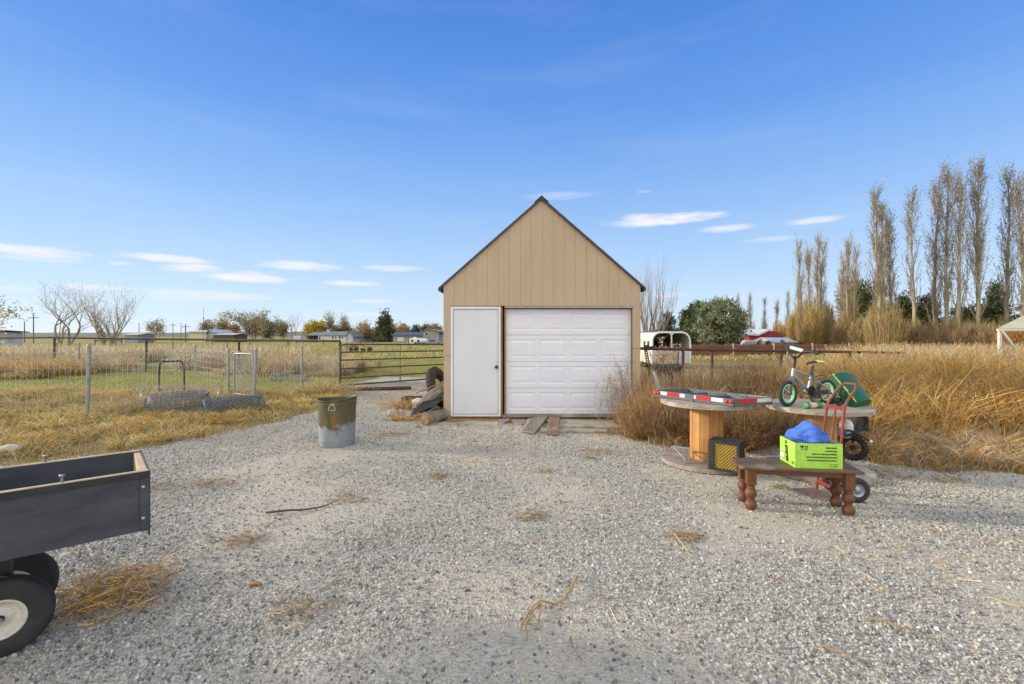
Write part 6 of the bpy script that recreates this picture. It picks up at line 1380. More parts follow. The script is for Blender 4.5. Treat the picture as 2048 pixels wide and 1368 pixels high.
def crown_tree(name, px, pyt, Y, hw, label, cols, seed, base=0, shape='round', n=1500, size=.3, group=None, pyb=None, trunk=True, cT=BK, droop=0):
    rr = np.random.default_rng(seed); c = at(px, 0, Y); top = at(px, pyt, Y).z; W_ = hw / F * Y; hh = top - base; t = thing(name, label, 'tree', (c.x, Y, base), group)
    zb = base + hh * (.12 if shape != 'cone' else .05)
    if pyb: zb = at(px, pyb, Y).z
    ncl = max(20, n // 22); u = rr.random(ncl); P = np.zeros((ncl, 3)); a = rr.random(ncl) * 2 * math.pi
    if shape == 'cone':
        z_ = 1 - np.sqrt(rr.random(ncl)) ; lay = np.round(z_ * 11) / 11 * .75 + z_ * .25; rad = (1 - lay) ** .85 * (.45 + .6 * rr.random(ncl)); P[:, 0] = np.cos(a) * rad * W_; P[:, 1] = np.sin(a) * rad * W_; P[:, 2] = zb + (top - zb) * (lay * .96 + .03) - rad * .08 * hh * .8
    else:
        v = rr.normal(size=(ncl, 3)); v /= np.linalg.norm(v, axis=1, keepdims=True); rad = rr.random(ncl) ** .4 * (.88 + .16 * rr.random(ncl)); lump = 1 + .16 * np.sin(v[:, 0] * 5 + seed) * np.cos(v[:, 2] * 4 + seed * 2)
        P = v * (rad * lump)[:, None]; P[:, 2] = np.where(P[:, 2] < 0, P[:, 2] * 1.0, P[:, 2]); P = P * np.array([W_, W_, (top - zb) / 2]) + np.array([0, 0, (top + zb) / 2])
        if shape == 'flame': f_ = np.clip((P[:, 2] - zb) / (top - zb), 0, 1); P[:, :2] *= (1.15 - .95 * f_ ** 1.5)[:, None]
    ccol = pick(cols, ncl, .32); m = 22; T = np.repeat(P, m, 0); C = np.repeat(ccol, m, 0); nn = len(T)
    out = T.copy(); out[:, 2] = (out[:, 2] - (zb + top) / 2) * .5; out /= np.linalg.norm(out, axis=1, keepdims=True) + 1e-9
    T = T + rr.normal(size=(nn, 3)) * np.array([1, 1, .8]) * size * .75
    D = out * (.9 if shape == 'cone' else .5) + rr.normal(size=(nn, 3)) * .6 + np.array([0, 0, (.0 if shape == 'cone' else .35) - droop]); D /= np.linalg.norm(D, axis=1, keepdims=True)
    sz = size * (.5 + .8 * rr.random(nn)); C = np.clip(C * (1 + rr.normal(size=(nn, 1)) * .15), .005, 1)
    T[:, 0] += c.x; T[:, 1] += Y
    quads('crown', ribbon(T, T + D * sz[:, None], sz * .35, sz * .12), C, MLEAF, t)
    if trunk:
        S = []; tt = zb + (top - zb) * (.9 if shape == 'cone' else .6); p = np.array([c.x, Y, base - .1])
        for k in range(6): q = np.array([c.x + rr.normal() * .05, Y, base + (tt - base) * (k + 1) / 6]); S.append((p, q, hh * .02 * (1 - k / 7), hh * .02 * (1 - (k + 1) / 7))); p = q
        for k in range(14): z0 = zb + (tt - zb) * rr.random() * .8; an = rr.random() * 6.3; S.append((np.array([c.x, Y, z0]), np.array([c.x + math.cos(an) * W_ * .6, Y + math.sin(an) * W_ * .6, z0 + hh * .1]), hh * .006, hh * .002))
        segprisms('trunk', S, jit(cT, len(S), .1), MTWIG, t, sides=6)
    return t
DGN = [(.075, .11, .04), (.11, .145, .055), (.14, .17, .075), (.055, .085, .035)]; BGN = [(.25, .29, .18), (.40, .42, .31), (.16, .195, .10), (.29, .29, .16)]
crown_tree('willow_tree', 631, 639, 132, 23, 'bright yellow weeping willow behind the white house', [(.52, .38, .04), (.46, .34, .05), (.40, .30, .05)], 61, size=.5, n=5200, droop=.9)
crown_tree('spruce_tree', 770, 621, 122, 23, 'tall dark conical spruce between the white house and the blue roofed house', [(.10, .12, .05), (.14, .15, .06), (.07, .09, .04)], 62, shape='cone', n=5200, size=.6)
for i, (px, py, hw, lb) in enumerate([(674, 657, 11, 'dark green conifer hump behind the white house, left'), (697, 659, 12, 'dark green conifer hump behind the white house, right'), (808, 648, 11, 'mid green bushy tree over the blue roof'), (832, 648, 10, 'dark evergreen with a crooked top left of the two storey house'), (851, 645, 9, 'narrow evergreen just left of the two storey house'), (873, 649, 12, 'evergreen behind the right end of the houses')]):
    crown_tree('evergreen_tree', px, py, 138, hw, lb, DGN, 70 + i, n=1300, size=.5, group='evergreens behind the far houses')
crown_tree('spruce_tree', 1335, 621, 62, 27, 'dark layered spruce seen above the horse trailer', [(.07, .085, .055), (.11, .12, .08), (.16, .15, .12)], 63, shape='cone', n=5200, size=.36)
crown_tree('juniper_tree', 1394, 607, 60, 33, 'rounded dark green juniper, smaller left one of the big pair', BGN[:1] + DGN, 64, n=15000, size=.34, base=-.5)
crown_tree('juniper_tree', 1440, 598, 57, 46, 'large rounded blue green juniper left of the red barn', BGN + DGN[1:2], 65, n=28000, size=.34, base=-.6)
# poplars
def poplar(px, pyt, Y, hw, label, seed, twin=1, leafy=1.0, suck=None, group='tall bare poplars at the right', cB=(.33, .28, .20), dens=1.0):
    rr = np.random.default_rng(seed); c = at(px, 0, Y); top = at(px, pyt, Y).z; W_ = hw / F * Y; t = thing('poplar_tree', label, 'tree', (c.x, Y, 0), group); big, small, tips = [], [], []
    for k in range(twin):
        x0 = c.x + (k - (twin - 1) / 2) * W_ * .55; p = np.array([x0 * .7 + c.x * .3, Y + rr.normal() * .2, -.1]); n = 14; H_ = top * (1 - .07 * k); tp = [p]
        for i in range(n):
            s = (i + 1) / n; q = np.array([x0 + math.sin(s * 4 + seed) * .12, p[1] + rr.normal() * .06, H_ * s]); r0 = .011 * top * (1 - i / n) ** .8 + .015; r1 = .011 * top * (1 - s) ** .8 + .015; big.append((p, q, r0, r1)); p = q; tp.append(p)
        tp = np.array(tp); nbr = int(66 * dens)
        for j in range(nbr):
            s = .12 + .86 * rr.random() ** .8; q = np.array([np.interp(s * n, range(n + 1), tp[:, m]) for m in range(3)]); an = rr.random() * 2 * math.pi; L = H_ * (.12 + .20 * rr.random()) * (1.08 - s * .72)
            tilt = .24 + .24 * rr.random(); ww = W_ * (.8 if twin > 1 else 1.15)
            d = np.array([math.cos(an) * tilt, math.sin(an) * tilt, 1.0]); r0 = .012 + .045 * (1 - s) * rr.random() * (L / 3); m = 5
            for i in range(m):
                d2 = uv(d + rr.normal(size=3) * .06); q2 = q + d2 * L / m
                q2[0] = x0 + np.clip(q2[0] - x0, -ww, ww); (big if r0 > .035 else small).append((q, q2, r0, r0 * .8))
                for _ in range(3):
                    e = q + (q2 - q) * rr.random(); dd = uv(d2 + rr.normal(size=3) * .28); Lt = .25 + .55 * rr.random(); e2 = e + dd * Lt; small.append((e, e2, .010, .006)); tips.append(e2); tips.append((e + e2) / 2)
                    if rr.random() < .6: e3 = e2 + uv(dd + rr.normal(size=3) * .3) * Lt * .6; small.append((e2, e3, .010, .006)); tips.append(e3)
                q, r0, d = q2, r0 * .8, uv(d + np.array([0, 0, .25]))
    segprisms('trunk', big, jit((.36, .30, .20), len(big), .12), MTWIG, t, sides=6); segprisms('branches', small, jit(cB, len(small), .2), MTWIG, t, sides=3)
    if leafy:
        T = np.array(tips); T = T[rr.random(len(T)) < .42 * leafy]; n = len(T); D = rr.normal(size=(n, 3)); D /= np.linalg.norm(D, axis=1, keepdims=True); sz = .06 + .05 * rr.random(n)
        quads('crown', ribbon(T, T + D * sz[:, None], sz * .8, sz * .6), pick([(.24, .17, .08), (.30, .21, .10), (.19, .13, .07)], n, .2), MLEAF, t)
    if suck:
        pys, hws, n_, lb = suck; hS = at(px, pys, Y).z; ws = hws / F * Y; a = rr.random(n_) * 2 * math.pi; u = np.sqrt(rr.random(n_)); b0 = np.stack([c.x + np.cos(a) * u * ws * .72, Y + np.sin(a) * u * ws * .72, np.zeros(n_)], 1)
        tip = np.stack([c.x + np.cos(a) * u * ws * 1.0, Y + np.sin(a) * u * ws, hS * (.55 + .5 * rr.random(n_)) * np.sqrt(np.clip(1.1 - u ** 2 * .75, .1, 1))], 1); col = pick(SUCK, n_, .18); Q, C = [], []
        for k in range(3): t0, t1 = k / 3, (k + 1) / 3; Q.append(ribbon(b0 + (tip - b0) * t0, b0 + (tip - b0) * t1, .024, .02)); C.append(col)
        for s in range(16):
            tt = .12 + .88 * rr.random(n_)[:, None]; e = b0 + (tip - b0) * tt; d = (tip - b0) / np.linalg.norm(tip - b0, axis=1, keepdims=True) + rr.normal(size=(n_, 3)) * .33; L = (.3 + .5 * rr.random(n_))[:, None]; Q.append(ribbon(e, e + d * L, .02, .012)); C.append(col * (1 + rr.normal(size=(n_, 1)) * .12))
        quads('suckers', np.concatenate(Q), np.clip(np.concatenate(C), 0, 1), MTWIG, t)
    return t
SUCK = [(.36, .26, .12), (.42, .32, .15), (.30, .21, .10), (.46, .37, .18)]
poplar(1770, 396, 45, 31, 'broad poplar with many upright stems, first tall one from the left', 101, 3, 1.0, (605, 34, 420, ''), dens=1.0)
poplar(1831, 398, 46, 10, 'slimmest tall poplar standing alone right of the broad one', 102, 1, .8, (640, 20, 160, ''), dens=.8)
poplar(1872, 372, 45, 15, 'left poplar of the touching pair', 103, 1, 1.0, (645, 26, 200, ''), dens=1.1)
poplar(1904, 347, 44, 22, 'right and taller poplar of the touching pair', 104, 2, 1.1, (640, 34, 260, ''), dens=1.1)
poplar(1962, 334, 43, 22, 'tallest poplar, right of the touching pair', 105, 1, 1.0, (645, 36, 240, ''), dens=1.6)
poplar(2018, 350, 43, 17, 'slim poplar beside the right edge', 106, 1, .9, (640, 25, 160, ''), dens=1.2)
poplar(2044, 365, 42, 15, 'poplar cut by the right edge of the picture', 107, 1, .9, (640, 20, 120, ''), dens=1.1)
poplar(1612, 487, 62, 17, 'sparse mid distance poplar, left of the pale pair', 108, 2, .5, (590, 20, 300, ''), cB=(.42, .34, .21), dens=.9)
poplar(1642, 484, 60, 13, 'sparse mid distance poplar, right of the pale pair', 109, 2, .5, (600, 22, 330, ''), cB=(.42, .34, .21), dens=.9)
poplar(1702, 492, 56, 16, 'wispy poplar just left of the first tall one', 110, 2, .4, (620, 20, 200, ''), cB=(.42, .34, .21), dens=.9)
poplar(1684, 520, 58, 10, 'thin wispy poplar left of the wispy one', 111, 1, .4, (630, 14, 200, ''), cB=(.42, .34, .21), dens=1.0)
for i, (px, py, hw, lb) in enumerate([(1478, 596, 7, 'far wispy poplar directly over the barn roof ridge'), (1502, 594, 10, 'far poplar with rusty leaves over the barn roof'), (1528, 602, 8, 'far poplar right of the rusty leaved one'), (1553, 610, 7, 'far reddish poplar right of the red barn'), (1573, 590, 7, 'far pale poplar above the cream shed'), (1590, 560, 8, 'taller far poplar left of the pale pair')]):
    poplar(px, py, 92, hw, lb, 120 + i, 1, .8 if i in (1, 3) else .3, (640, 9, 90, ''), group='far poplars above the barn', cB=(.34, .27, .17), dens=.55)
# golden shrubs and evergreens among the poplars
def shrub(px, pyt, Y, hw, label, seed, n=420, cols=None):
    rr = np.random.default_rng(seed); c = at(px, 0, Y); hS = at(px, pyt, Y).z; ws = hw / F * Y; cols = cols or SUCK; a = rr.random(n) * 2 * math.pi; u = np.sqrt(rr.random(n)); b0 = np.stack([c.x + np.cos(a) * u * ws * .68, Y + np.sin(a) * u * ws * .68, np.zeros(n)], 1)
    tip = np.stack([c.x + np.cos(a) * u * ws, Y + np.sin(a) * u * ws, hS * (.5 + .5 * rr.random(n)) * np.sqrt(np.clip(1.05 - u ** 2 * .8, .1, 1))], 1); col = pick(cols, n, .18); Q, C = [], []
    for k in range(3): Q.append(ribbon(b0 + (tip - b0) * k / 3, b0 + (tip - b0) * (k + 1) / 3, .026, .02)); C.append(col)
    for s in range(26):
        tt = .1 + .9 * rr.random(n)[:, None]; e = b0 + (tip - b0) * tt; d = (tip - b0) / np.linalg.norm(tip - b0, axis=1, keepdims=True) + rr.normal(size=(n, 3)) * .4; L = (.2 + .45 * rr.random(n))[:, None]; Q.append(ribbon(e, e + d * L, .028, .014)); C.append(col * (1 + rr.normal(size=(n, 1)) * .12))
    o = quads('golden_shrub', np.concatenate(Q), np.clip(np.concatenate(C), 0, 1), MTWIG, None, (c.x, Y, 0)); setp(o, label, 'shrub', 'tall golden shrubs below the poplars')
YS = [(.46, .31, .11), (.40, .26, .09), (.50, .38, .16)]
shrub(1592, 615, 66, 16, 'golden shrub above the cream shed', 201, 380, YS); shrub(1625, 610, 58, 17, 'golden flame shaped shrub behind the handlebar', 202, 420, YS); shrub(1652, 600, 62, 18, 'orange brown shrub left of the dark gap', 203, 420, [(.36, .24, .12), (.30, .20, .10)])
shrub(1688, 630, 56, 18, 'tan shrub right of the dark gap', 204, 440); shrub(1722, 640, 52, 20, 'tall tan shrub before the round green tree', 205, 460); shrub(1788, 668, 45, 16, 'tan shrub right of the broad poplar', 206, 380); shrub(1850, 660, 44, 24, 'brown shrub between the slim poplar and the pair', 207, 380, [(.30, .21, .12), (.24, .17, .10)]); shrub(1935, 655, 42, 28, 'brown shrub below the tallest poplar', 208, 440, [(.30, .21, .12), (.24, .17, .10)]); shrub(1990, 655, 40, 26, 'brown shrub left of the greenhouse frame', 209, 400, [(.33, .24, .13), (.26, .18, .10)]); shrub(2035, 655, 36, 30, 'orange shrub seen inside the greenhouse frame', 210, 420, [(.42, .24, .08), (.36, .2, .07)])
shrub(1560, 640, 80, 12, 'dark golden shrub right of the red barn', 211, 240, YS); shrub(1750, 610, 50, 16, 'tan shrub at the left foot of the broad poplar', 212, 420)
crown_tree('evergreen_tree', 1722, 556, 64, 36, 'round yellow green evergreen behind the wispy poplars', [(.13, .15, .05), (.18, .19, .07), (.09, .11, .04)], 301, n=9000, size=.34)
EG = 'dark evergreens behind the poplars'
crown_tree('evergreen_tree', 1808, 588, 50, 26, 'dark pine right behind the broad poplar', DGN, 302, shape='cone', n=9000, size=.40, group=EG)
crown_tree('evergreen_tree', 1852, 590, 62, 24, 'loose pine between the slim poplar and the pair', DGN + [(.14, .15, .07)], 303, n=5200, size=.38, group=EG)
crown_tree('evergreen_tree', 1930, 612, 60, 26, 'pine low between the pair and the tallest poplar', DGN, 304, n=4200, size=.38, group=EG)
crown_tree('evergreen_tree', 1990, 565, 58, 30, 'open pine right of the tallest poplar', DGN + [(.16, .17, .08)], 305, shape='cone', n=8000, size=.42, group=EG)
crown_tree('evergreen_tree', 2040, 600, 60, 24, 'pine behind the greenhouse roof', DGN, 306, shape='cone', n=2600, size=.34, group=EG)
crown_tree('grey_shrub', 1668, 660, 70, 16, 'round grey leafless shrub beside the dark shed opening', [(.30, .27, .24), (.24, .21, .19)], 307, n=1500, size=.3, trunk=False)

# ================================================================== FAR BUILDINGS
M_WROOF = pm('grey_green_shingle', (.20, .225, .225), (.15, .17, .175), 2, .8); M_BROOF = pm('slate_blue_shingle', (.085, .10, .14), (.06, .075, .11), 2, .8)
M_WALLW = pm('white_siding', (.62, .62, .60), (.56, .56, .55), .8, .7); M_WALLG = pm('grey_siding', (.30, .29, .27), (.25, .24, .22), .8, .7); M_WALLT = pm('cream_siding', (.62, .55, .40), (.56, .50, .36), .8, .7)
M_GLASS = pm('dark_window', (.03, .035, .045), (.05, .055, .07), 1, .2, 0); M_TIN = pm('pale_tin_roof', (.52, .54, .57), (.44, .46, .50), .8, .5)
def house(name, label, pxl, pxr, pyt, pye, Y, wall, roof, cat='house', depth=8, ridge='x', wins=(), gable_right=0, doors=(), zb=-.6, over=.4, porch=None):
    """long side faces the camera; ridge along x; gable_right > 0 turns part of the width into the visible gable end"""
    x0, x1 = at(pxl, 0, Y).x, at(pxr, 0, Y).x; zt, ze = at(0, pyt, Y).z, at(0, pye, Y).z; t = thing(name, label, cat, ((x0 + x1) / 2, Y, zb))
    b = MB(); b.box2((x0, Y, zb), (x1, Y + depth, ze)); 
    if ridge == 'x':
        for xx in (x0, x1 - .05): b.prism([(xx, Y, ze), (xx, Y + depth, ze), (xx, Y + depth / 2, zt - .1)], (.05, 0, 0))
    else: b.prism([(x0, Y + .001, ze), (x1, Y + .001, ze), ((x0 + x1) / 2, Y + .001, zt - .1)], (0, depth - .002, 0))
    b.build('wall', wall, t)
    b = MB()
    if ridge == 'x':
        for s in (0, 1):
            ye = Y - over if s == 0 else Y + depth + over; k = (zt - ze) / (depth / 2); zl = ze - over * k + .05
            b.prism([(x0 - over, ye, zl), (x0 - over, Y + depth / 2, zt), (x0 - over, Y + depth / 2, zt + .12), (x0 - over, ye, zl + .12)], (x1 - x0 + 2 * over, 0, 0))
    else:
        xc = (x0 + x1) / 2; k = (zt - ze) / (xc - x0)
        for s in (-1, 1): xe = x0 - over if s < 0 else x1 + over; zl = ze - over * k + .05; b.prism([(xe, Y - over, zl), (xc, Y - over, zt), (xc, Y - over, zt + .12), (xe, Y - over, zl + .12)], (0, depth + 2 * over, 0))
    b.build('roof', roof, t)
    for w_ in wins:
        a, c = at(w_[0], w_[2], Y), at(w_[1], w_[3], Y); b = MB(); b.box2((a.x, Y - .06, c.z), (c.x, Y - .01, a.z)); fr = b.build('window', M_GLASS, t)
        b = MB(); m = .09
        for q in (((a.x - m, c.z - m), (c.x + m, c.z)), ((a.x - m, a.z), (c.x + m, a.z + m)), ((a.x - m, c.z + .001), (a.x - .001, a.z - .001)), ((c.x + .001, c.z + .001), (c.x + m, a.z - .001))): b.box2((q[0][0], Y - .09, q[0][1]), (q[1][0], Y - .005, q[1][1]))
        b.build('frame', M_WALLW, fr)
    for w_ in doors: a, c = at(w_[0], w_[2], Y), at(w_[1], w_[3], Y); b = MB(); b.box2((a.x, Y - .08, c.z), (c.x, Y - .01, a.z)); b.build('door', w_[4], t)
    return t
M_DKO = pm('dark_opening', (.03, .028, .025), None, 1, .9)
house('barn', 'cream metal barn with a grey roof far left of the trees', 378, 412, 660.5, 664.5, 120, M_WALLT, M_TIN, 'barn', 9, zb=-1, wins=(), over=.5)
house('barn', 'shade toned gabled barn end joined right of the cream barn', 412.5, 427, 659.5, 664.5, 120.5, pm('shaded_barn_wall', (.36, .39, .36), None, 1, .8), M_TIN, 'barn', 8, 'y', zb=-1, wins=((414.5, 418, 665.5, 668.5),))  # the gable end's grey green shade is put into the wall colour
house('open_shed', 'long brown shed with a pale roof right of the cream barn', 428, 468, 667, 670, 118, pm('brown_shadowed_wood', (.13, .10, .07), None, 1, .9), M_TIN, 'shed', 6, zb=-1)
house('farm_shed', 'white walled shed with a dark flat roof at the left edge', -210, -52, 661.5, 665, 50, pm('pale_block_wall', (.66, .65, .66), (.42, .42, .44), 1, .8), pm('dark_brown_roof', (.06, .055, .035), None, 1, .8), 'shed', 5, zb=-.3, doors=((-180, -140, 672, 690, M_DKO),))
house('low_barn', 'long low barn with a pale flat roof left of the field', 250, 275, 667, 670, 105, pm('blue_grey_wall', (.30, .33, .37), None, 1, .8), pm('cream_tin', (.62, .58, .5), None, 1, .6), 'barn', 5, zb=-1)
house('ranch_house', 'white single storey house with a green grey roof and dark windows', 636, 692, 663.5, 671, 118, M_WALLW, M_WROOF, 'house', 9, wins=((638, 641, 673.5, 679), (664, 668, 673, 677), (670.5, 672.5, 673, 677), (678, 682, 673, 677), (684, 686.5, 673, 677)), zb=-1)
house('house_wing', 'shade toned gable ended wing at the right of the white house', 693, 706, 663.5, 671, 118.3, pm('shaded_white_siding', (.55, .56, .62), None, 1, .7), M_WROOF, 'house', 8.6, 'y', zb=-1)  # bluish shade on this gable end is painted as its wall colour
house('carport', 'dark open carport left of the white house', 617, 635, 664.5, 671, 119, M_DKO, M_WROOF, 'carport', 8, zb=-1)
house('ranch_house', 'low house with a dark blue roof behind the white camper', 786, 846, 664.5, 671.5, 112, M_WALLG, M_BROOF, 'house', 9, wins=((822, 825, 673.5, 676.5), (828, 831, 673.5, 676.5)), doors=((795, 808, 674.5, 682.5, M_WALLW),), zb=-1)
house('two_storey_house', 'grey two storey gabled house left of the shed', 846, 878, 658.5, 663.5, 108, M_WALLG, pm('tan_roof', (.36, .32, .27), None, 1, .8), 'house', 9, 'y', wins=((850, 856, 665.5, 669.5),), zb=-1)
house('two_storey_house', 'narrow dark house part touching the shed outline', 879, 896, 663, 667, 109, M_WALLG, M_BROOF, 'house', 8, zb=-1)
MRED = pm('barn_red_siding', (.30, .035, .03), (.24, .03, .028), .8, .8)
def red_barn():
    Y = 78; t = thing('red_barn', 'red barn with a pale metal roof right of the junipers', 'barn', (at(1520, 0, Y).x, Y, 0))
    x0, xm, x1 = at(1478, 0, Y).x, at(1513, 0, Y).x, at(1556, 0, Y).x; zt = at(0, 660, Y).z; ze = at(0, 668.5, Y).z
    b = MB(); b.box2((xm - 1.2, Y, -.5), (x1, Y + 10, ze - .35)); b.prism([(xm - 1.2, Y, ze - .35), (x1, Y, ze - .35), (x1, Y, zt - .3), (at(1540, 0, Y).x, Y, zt - .15)], (0, 10, 0)); b.build('wall', MRED, t)
    b = MB(); b.box2((x0, Y + 2, -.5), (xm - 1.3, Y + 9, ze - .4)); b.build('lean_to', pm('dark_green_wall', (.06, .075, .05), None, 1, .8), t)
    b = MB(); b.prism([(x0 - .4, Y - .3, ze - .1), (xm + .2, Y - .3, ze - .25), (at(1541, 0, Y).x, Y - .3, zt), (at(1541, 0, Y).x - .2, Y - .3, zt + .15), (xm + .1, Y - .3, ze - .05), (x0 - .4, Y - .3, ze + .05)], (0, .3, 0))
    b.add([(x0 - .4, Y - .3, ze + .06), (xm + .1, Y - .3, ze - .04), (xm + .4, Y + 7, zt + .2), (x0 + 1.0, Y + 7, zt + .1)], [(0, 1, 2, 3)]); b.add([(xm + .1, Y - .3, ze - .04), (at(1541, 0, Y).x, Y - .3, zt + .16), (at(1541, 0, Y).x, Y + 7, zt + .3), (xm + .4, Y + 7, zt + .2)], [(0, 1, 2, 3)]); b.build('roof', M_TIN, t)
red_barn()
house('cream_shed', 'small cream shed with a pale blue metal roof behind the board fence', 1548, 1590, 677, 685.5, 60, pm('yellow_cream_wall', (.62, .50, .26), (.56, .46, .24), 1, .8), pm('pale_blue_tin', (.44, .50, .66), (.38, .44, .58), 1, .45), 'shed', 5, zb=-.2, over=.3)
def arch_shed(px0, px1, pyt, Y, label, mat):
    x0, x1 = at(px0, 0, Y).x, at(px1, 0, Y).x; zt = at(0, pyt, Y).z; t = thing('hoop_shelter', label, 'shelter', ((x0 + x1) / 2, Y, 0), 'hoop shelters behind the board fence'); n = 14; r = (x1 - x0) / 2; xc = (x0 + x1) / 2
    pts = [(xc - r * math.cos(math.pi * k / n), zt * math.sin(math.pi * k / n) ** .6) for k in range(n + 1)]; b = MB()
    for k in range(n): b.prism([(pts[k][0], Y, pts[k][1]), (pts[k + 1][0], Y, pts[k + 1][1]), (pts[k + 1][0], Y, pts[k + 1][1] - .04), (pts[k][0], Y, pts[k][1] - .04)], (0, 4, 0))
    b.build('cover', mat, t); b = MB(); b.prism([(p[0], Y + 3.9, p[1] - .05) for p in pts], (0, .05, 0)); b.build('end_wall', mat, t)
M_TARP = pm('off_white_tarp', (.64, .60, .52), (.54, .50, .44), 2, .6)
arch_shed(1512, 1530, 680.5, 58, 'off white hoop shelter, left one behind the board fence', M_TARP); arch_shed(1529, 1545, 681, 57, 'off white hoop shelter nearer the cream shed', M_TARP)
house('dark_shed', 'small dark open shed below the golden shrubs', 1658, 1676, 672, 679, 66, M_DKO, pm('grey_roof', (.25, .24, .23), None, 1, .8), 'shed', 4, zb=-.2, over=.2)
# camper, pickup, white van, stock trailer
def camper():
    Y = 92; x0, x1 = at(818, 0, Y).x, at(852, 0, Y).x; t = thing('camper_trailer', 'white camper trailer parked before the blue roofed house', 'camper', ((x0 + x1) / 2, Y, 0)); zt, zb = at(0, 676.5, Y).z, .45 - .35
    b = MB(); b.prism([(x0, Y, zb), (x1, Y, zb), (x1 + .1, Y, zb + .7), (x1 - .5, Y, zt), (x0 + .1, Y, zt), (x0 - .1, Y, zt - .4)], (0, 2.3, 0)); b.build('body', M_WHITE, t, bevel=.08)
    for a, c in ((822, 827), (834, 839)): b = MB(); b.box2((at(a, 0, Y).x, Y - .03, at(0, 684, Y).z), (at(c, 0, Y).x, Y - .005, at(0, 680, Y).z)); b.build('window', M_GLASS, t)
    for xx in (x0 + 1.3, x0 + 2.0): b = MB(); b.lathe([(.01, -.1), (.32, -.1), (.33, .1), (.01, .1)], (xx, Y + .1, .1), 16, Matrix.Rotation(R(90), 3, 'X')); b.build('wheel', M_RUBBER, t)
    b = MB(); b.box2((x0 + .6, Y + .6, zt), (x0 + 1.3, Y + 1.3, zt + .2)); b.build('roof_vent', M_WHITE, t)
camper()
def pickup(px, pyt, Y, mat, label, L=4.6):
    c = at(px, 0, Y); zt = at(0, pyt, Y).z; t = thing('pickup_truck', label, 'pickup truck', (c.x, Y, 0)); s = zt / 1.75; z = lambda v: v * s
    b = MB(); b.prism([(c.x - L / 2, Y, z(.45)), (c.x + L / 2, Y, z(.45)), (c.x + L / 2, Y, z(1.0)), (c.x + L * .28, Y, z(1.1)), (c.x - L / 2, Y, z(1.12))], (0, 1.8, 0)); b.build('body', mat, t, bevel=.05)
    b = MB(); b.prism([(c.x - L * .12, Y + .1, z(1.12)), (c.x + L * .27, Y + .1, z(1.1)), (c.x + L * .14, Y + .1, z(1.75)), (c.x - L * .10, Y + .1, z(1.75))], (0, 1.6, 0)); cb = b.build('cab', mat, t, bevel=.05)
    b = MB(); b.prism([(c.x - L * .09, Y + .08, z(1.2)), (c.x + L * .20, Y + .08, z(1.2)), (c.x + L * .12, Y + .08, z(1.62)), (c.x - L * .08, Y + .08, z(1.62))], (0, .015, 0)); b.build('side_window', M_GLASS, cb)
    for xx in (-.31, .33): b = MB(); b.lathe([(.01, -.1), (.34 * s, -.1), (.36 * s, 0), (.34 * s, .1), (.01, .1)], (c.x + L * xx, Y + .08, .34 * s), 18, Matrix.Rotation(R(90), 3, 'X')); b.build('wheel', M_RUBBER, t)
pickup(862, 679, 84, pm('grey_blue_paint', (.22, .27, .34), None, 1, .3), 'grey blue pickup truck beside the white camper', 4.2)
pickup(733, 681, 100, pm('dark_car_paint', (.06, .07, .09), None, 1, .3), 'dark parked pickup under the low trees left of the spruce', 4.0)
def van():
    Y = 112; x0, x1 = at(655, 0, Y).x, at(655, 0, Y).x
    x0, x1 = at(586, 0, Y).x, at(601, 0, Y).x; t = thing('box_trailer', 'small lavender white box trailer beneath the bare vase shaped tree', 'trailer', (x0, Y, 0)); b = MB(); b.box2((x0, Y, .0), (x1, Y + 2, at(0, 671.5, Y).z)); b.build('body', pm('lavender_paint', (.58, .56, .68), None, 1, .5), t, bevel=.05)
    b = MB(); b.lathe([(.01, -.08), (.33, -.08), (.33, .08), (.01, .08)], (x0 + .9, Y, .0), 16, Matrix.Rotation(R(90), 3, 'X')); b.build('wheel', M_RUBBER, t)
van()
# farm rake
def rake():
    Y = 47; c = at(716, 0, Y); t = thing('farm_implement', 'orange and yellow wheeled farm implement standing in the pasture', 'farm implement', (c.x, Y, 0)); MO = pm('orange_paint', (.50, .15, .04), (.4, .12, .04), 3, .6); MY = pm('yellow_paint', (.62, .50, .06), (.5, .4, .06), 3, .6)
    zz = lambda py: at(0, py, Y).z; xx = lambda px: at(px, 0, Y).x
    b = MB(); b.tube([(xx(692), Y, zz(694)), (xx(703), Y, zz(692)), (xx(722), Y, zz(693.5)), (xx(738), Y, zz(692))], .06, 8); b.tube([(xx(700), Y, zz(696)), (xx(706), Y - .5, zz(690)), (xx(726), Y, zz(690))], .045, 8); b.tube([(xx(694), Y + .6, zz(695)), (xx(716), Y + .4, zz(692))], .05, 8); b.build('frame', MO, t)
    b = MB(); b.tube([(xx(718), Y - .2, zz(691)), (xx(730), Y - .2, zz(697))], .07, 8); b.tube([(xx(730), Y, zz(692)), (xx(744), Y, zz(692))], .06, 8); b.tube([(xx(744), Y, zz(692)), (xx(740), Y, zz(700))], .05, 8); b.build('arm', MY, t)
    for px, r_ in ((703, .22), (713, .26), (727, .24), (740, .26)):
        b = MB(); b.lathe([(r_ * .5, -.07), (r_ * .9, -.08), (r_, 0), (r_ * .9, .08), (r_ * .5, .07), (.03, 0)], (xx(px), Y - .1, r_), 18, Matrix.Rotation(R(80), 3, 'X')); b.build('wheel', M_RUBBER, t)
    b = MB()
    for px in (704, 708, 714, 719, 731): b.tube([(xx(px), Y, zz(690)), (xx(px), Y, zz(686.5))], .05, 6)
    b.build('tine_holder', M_BLACK, t)
rake()
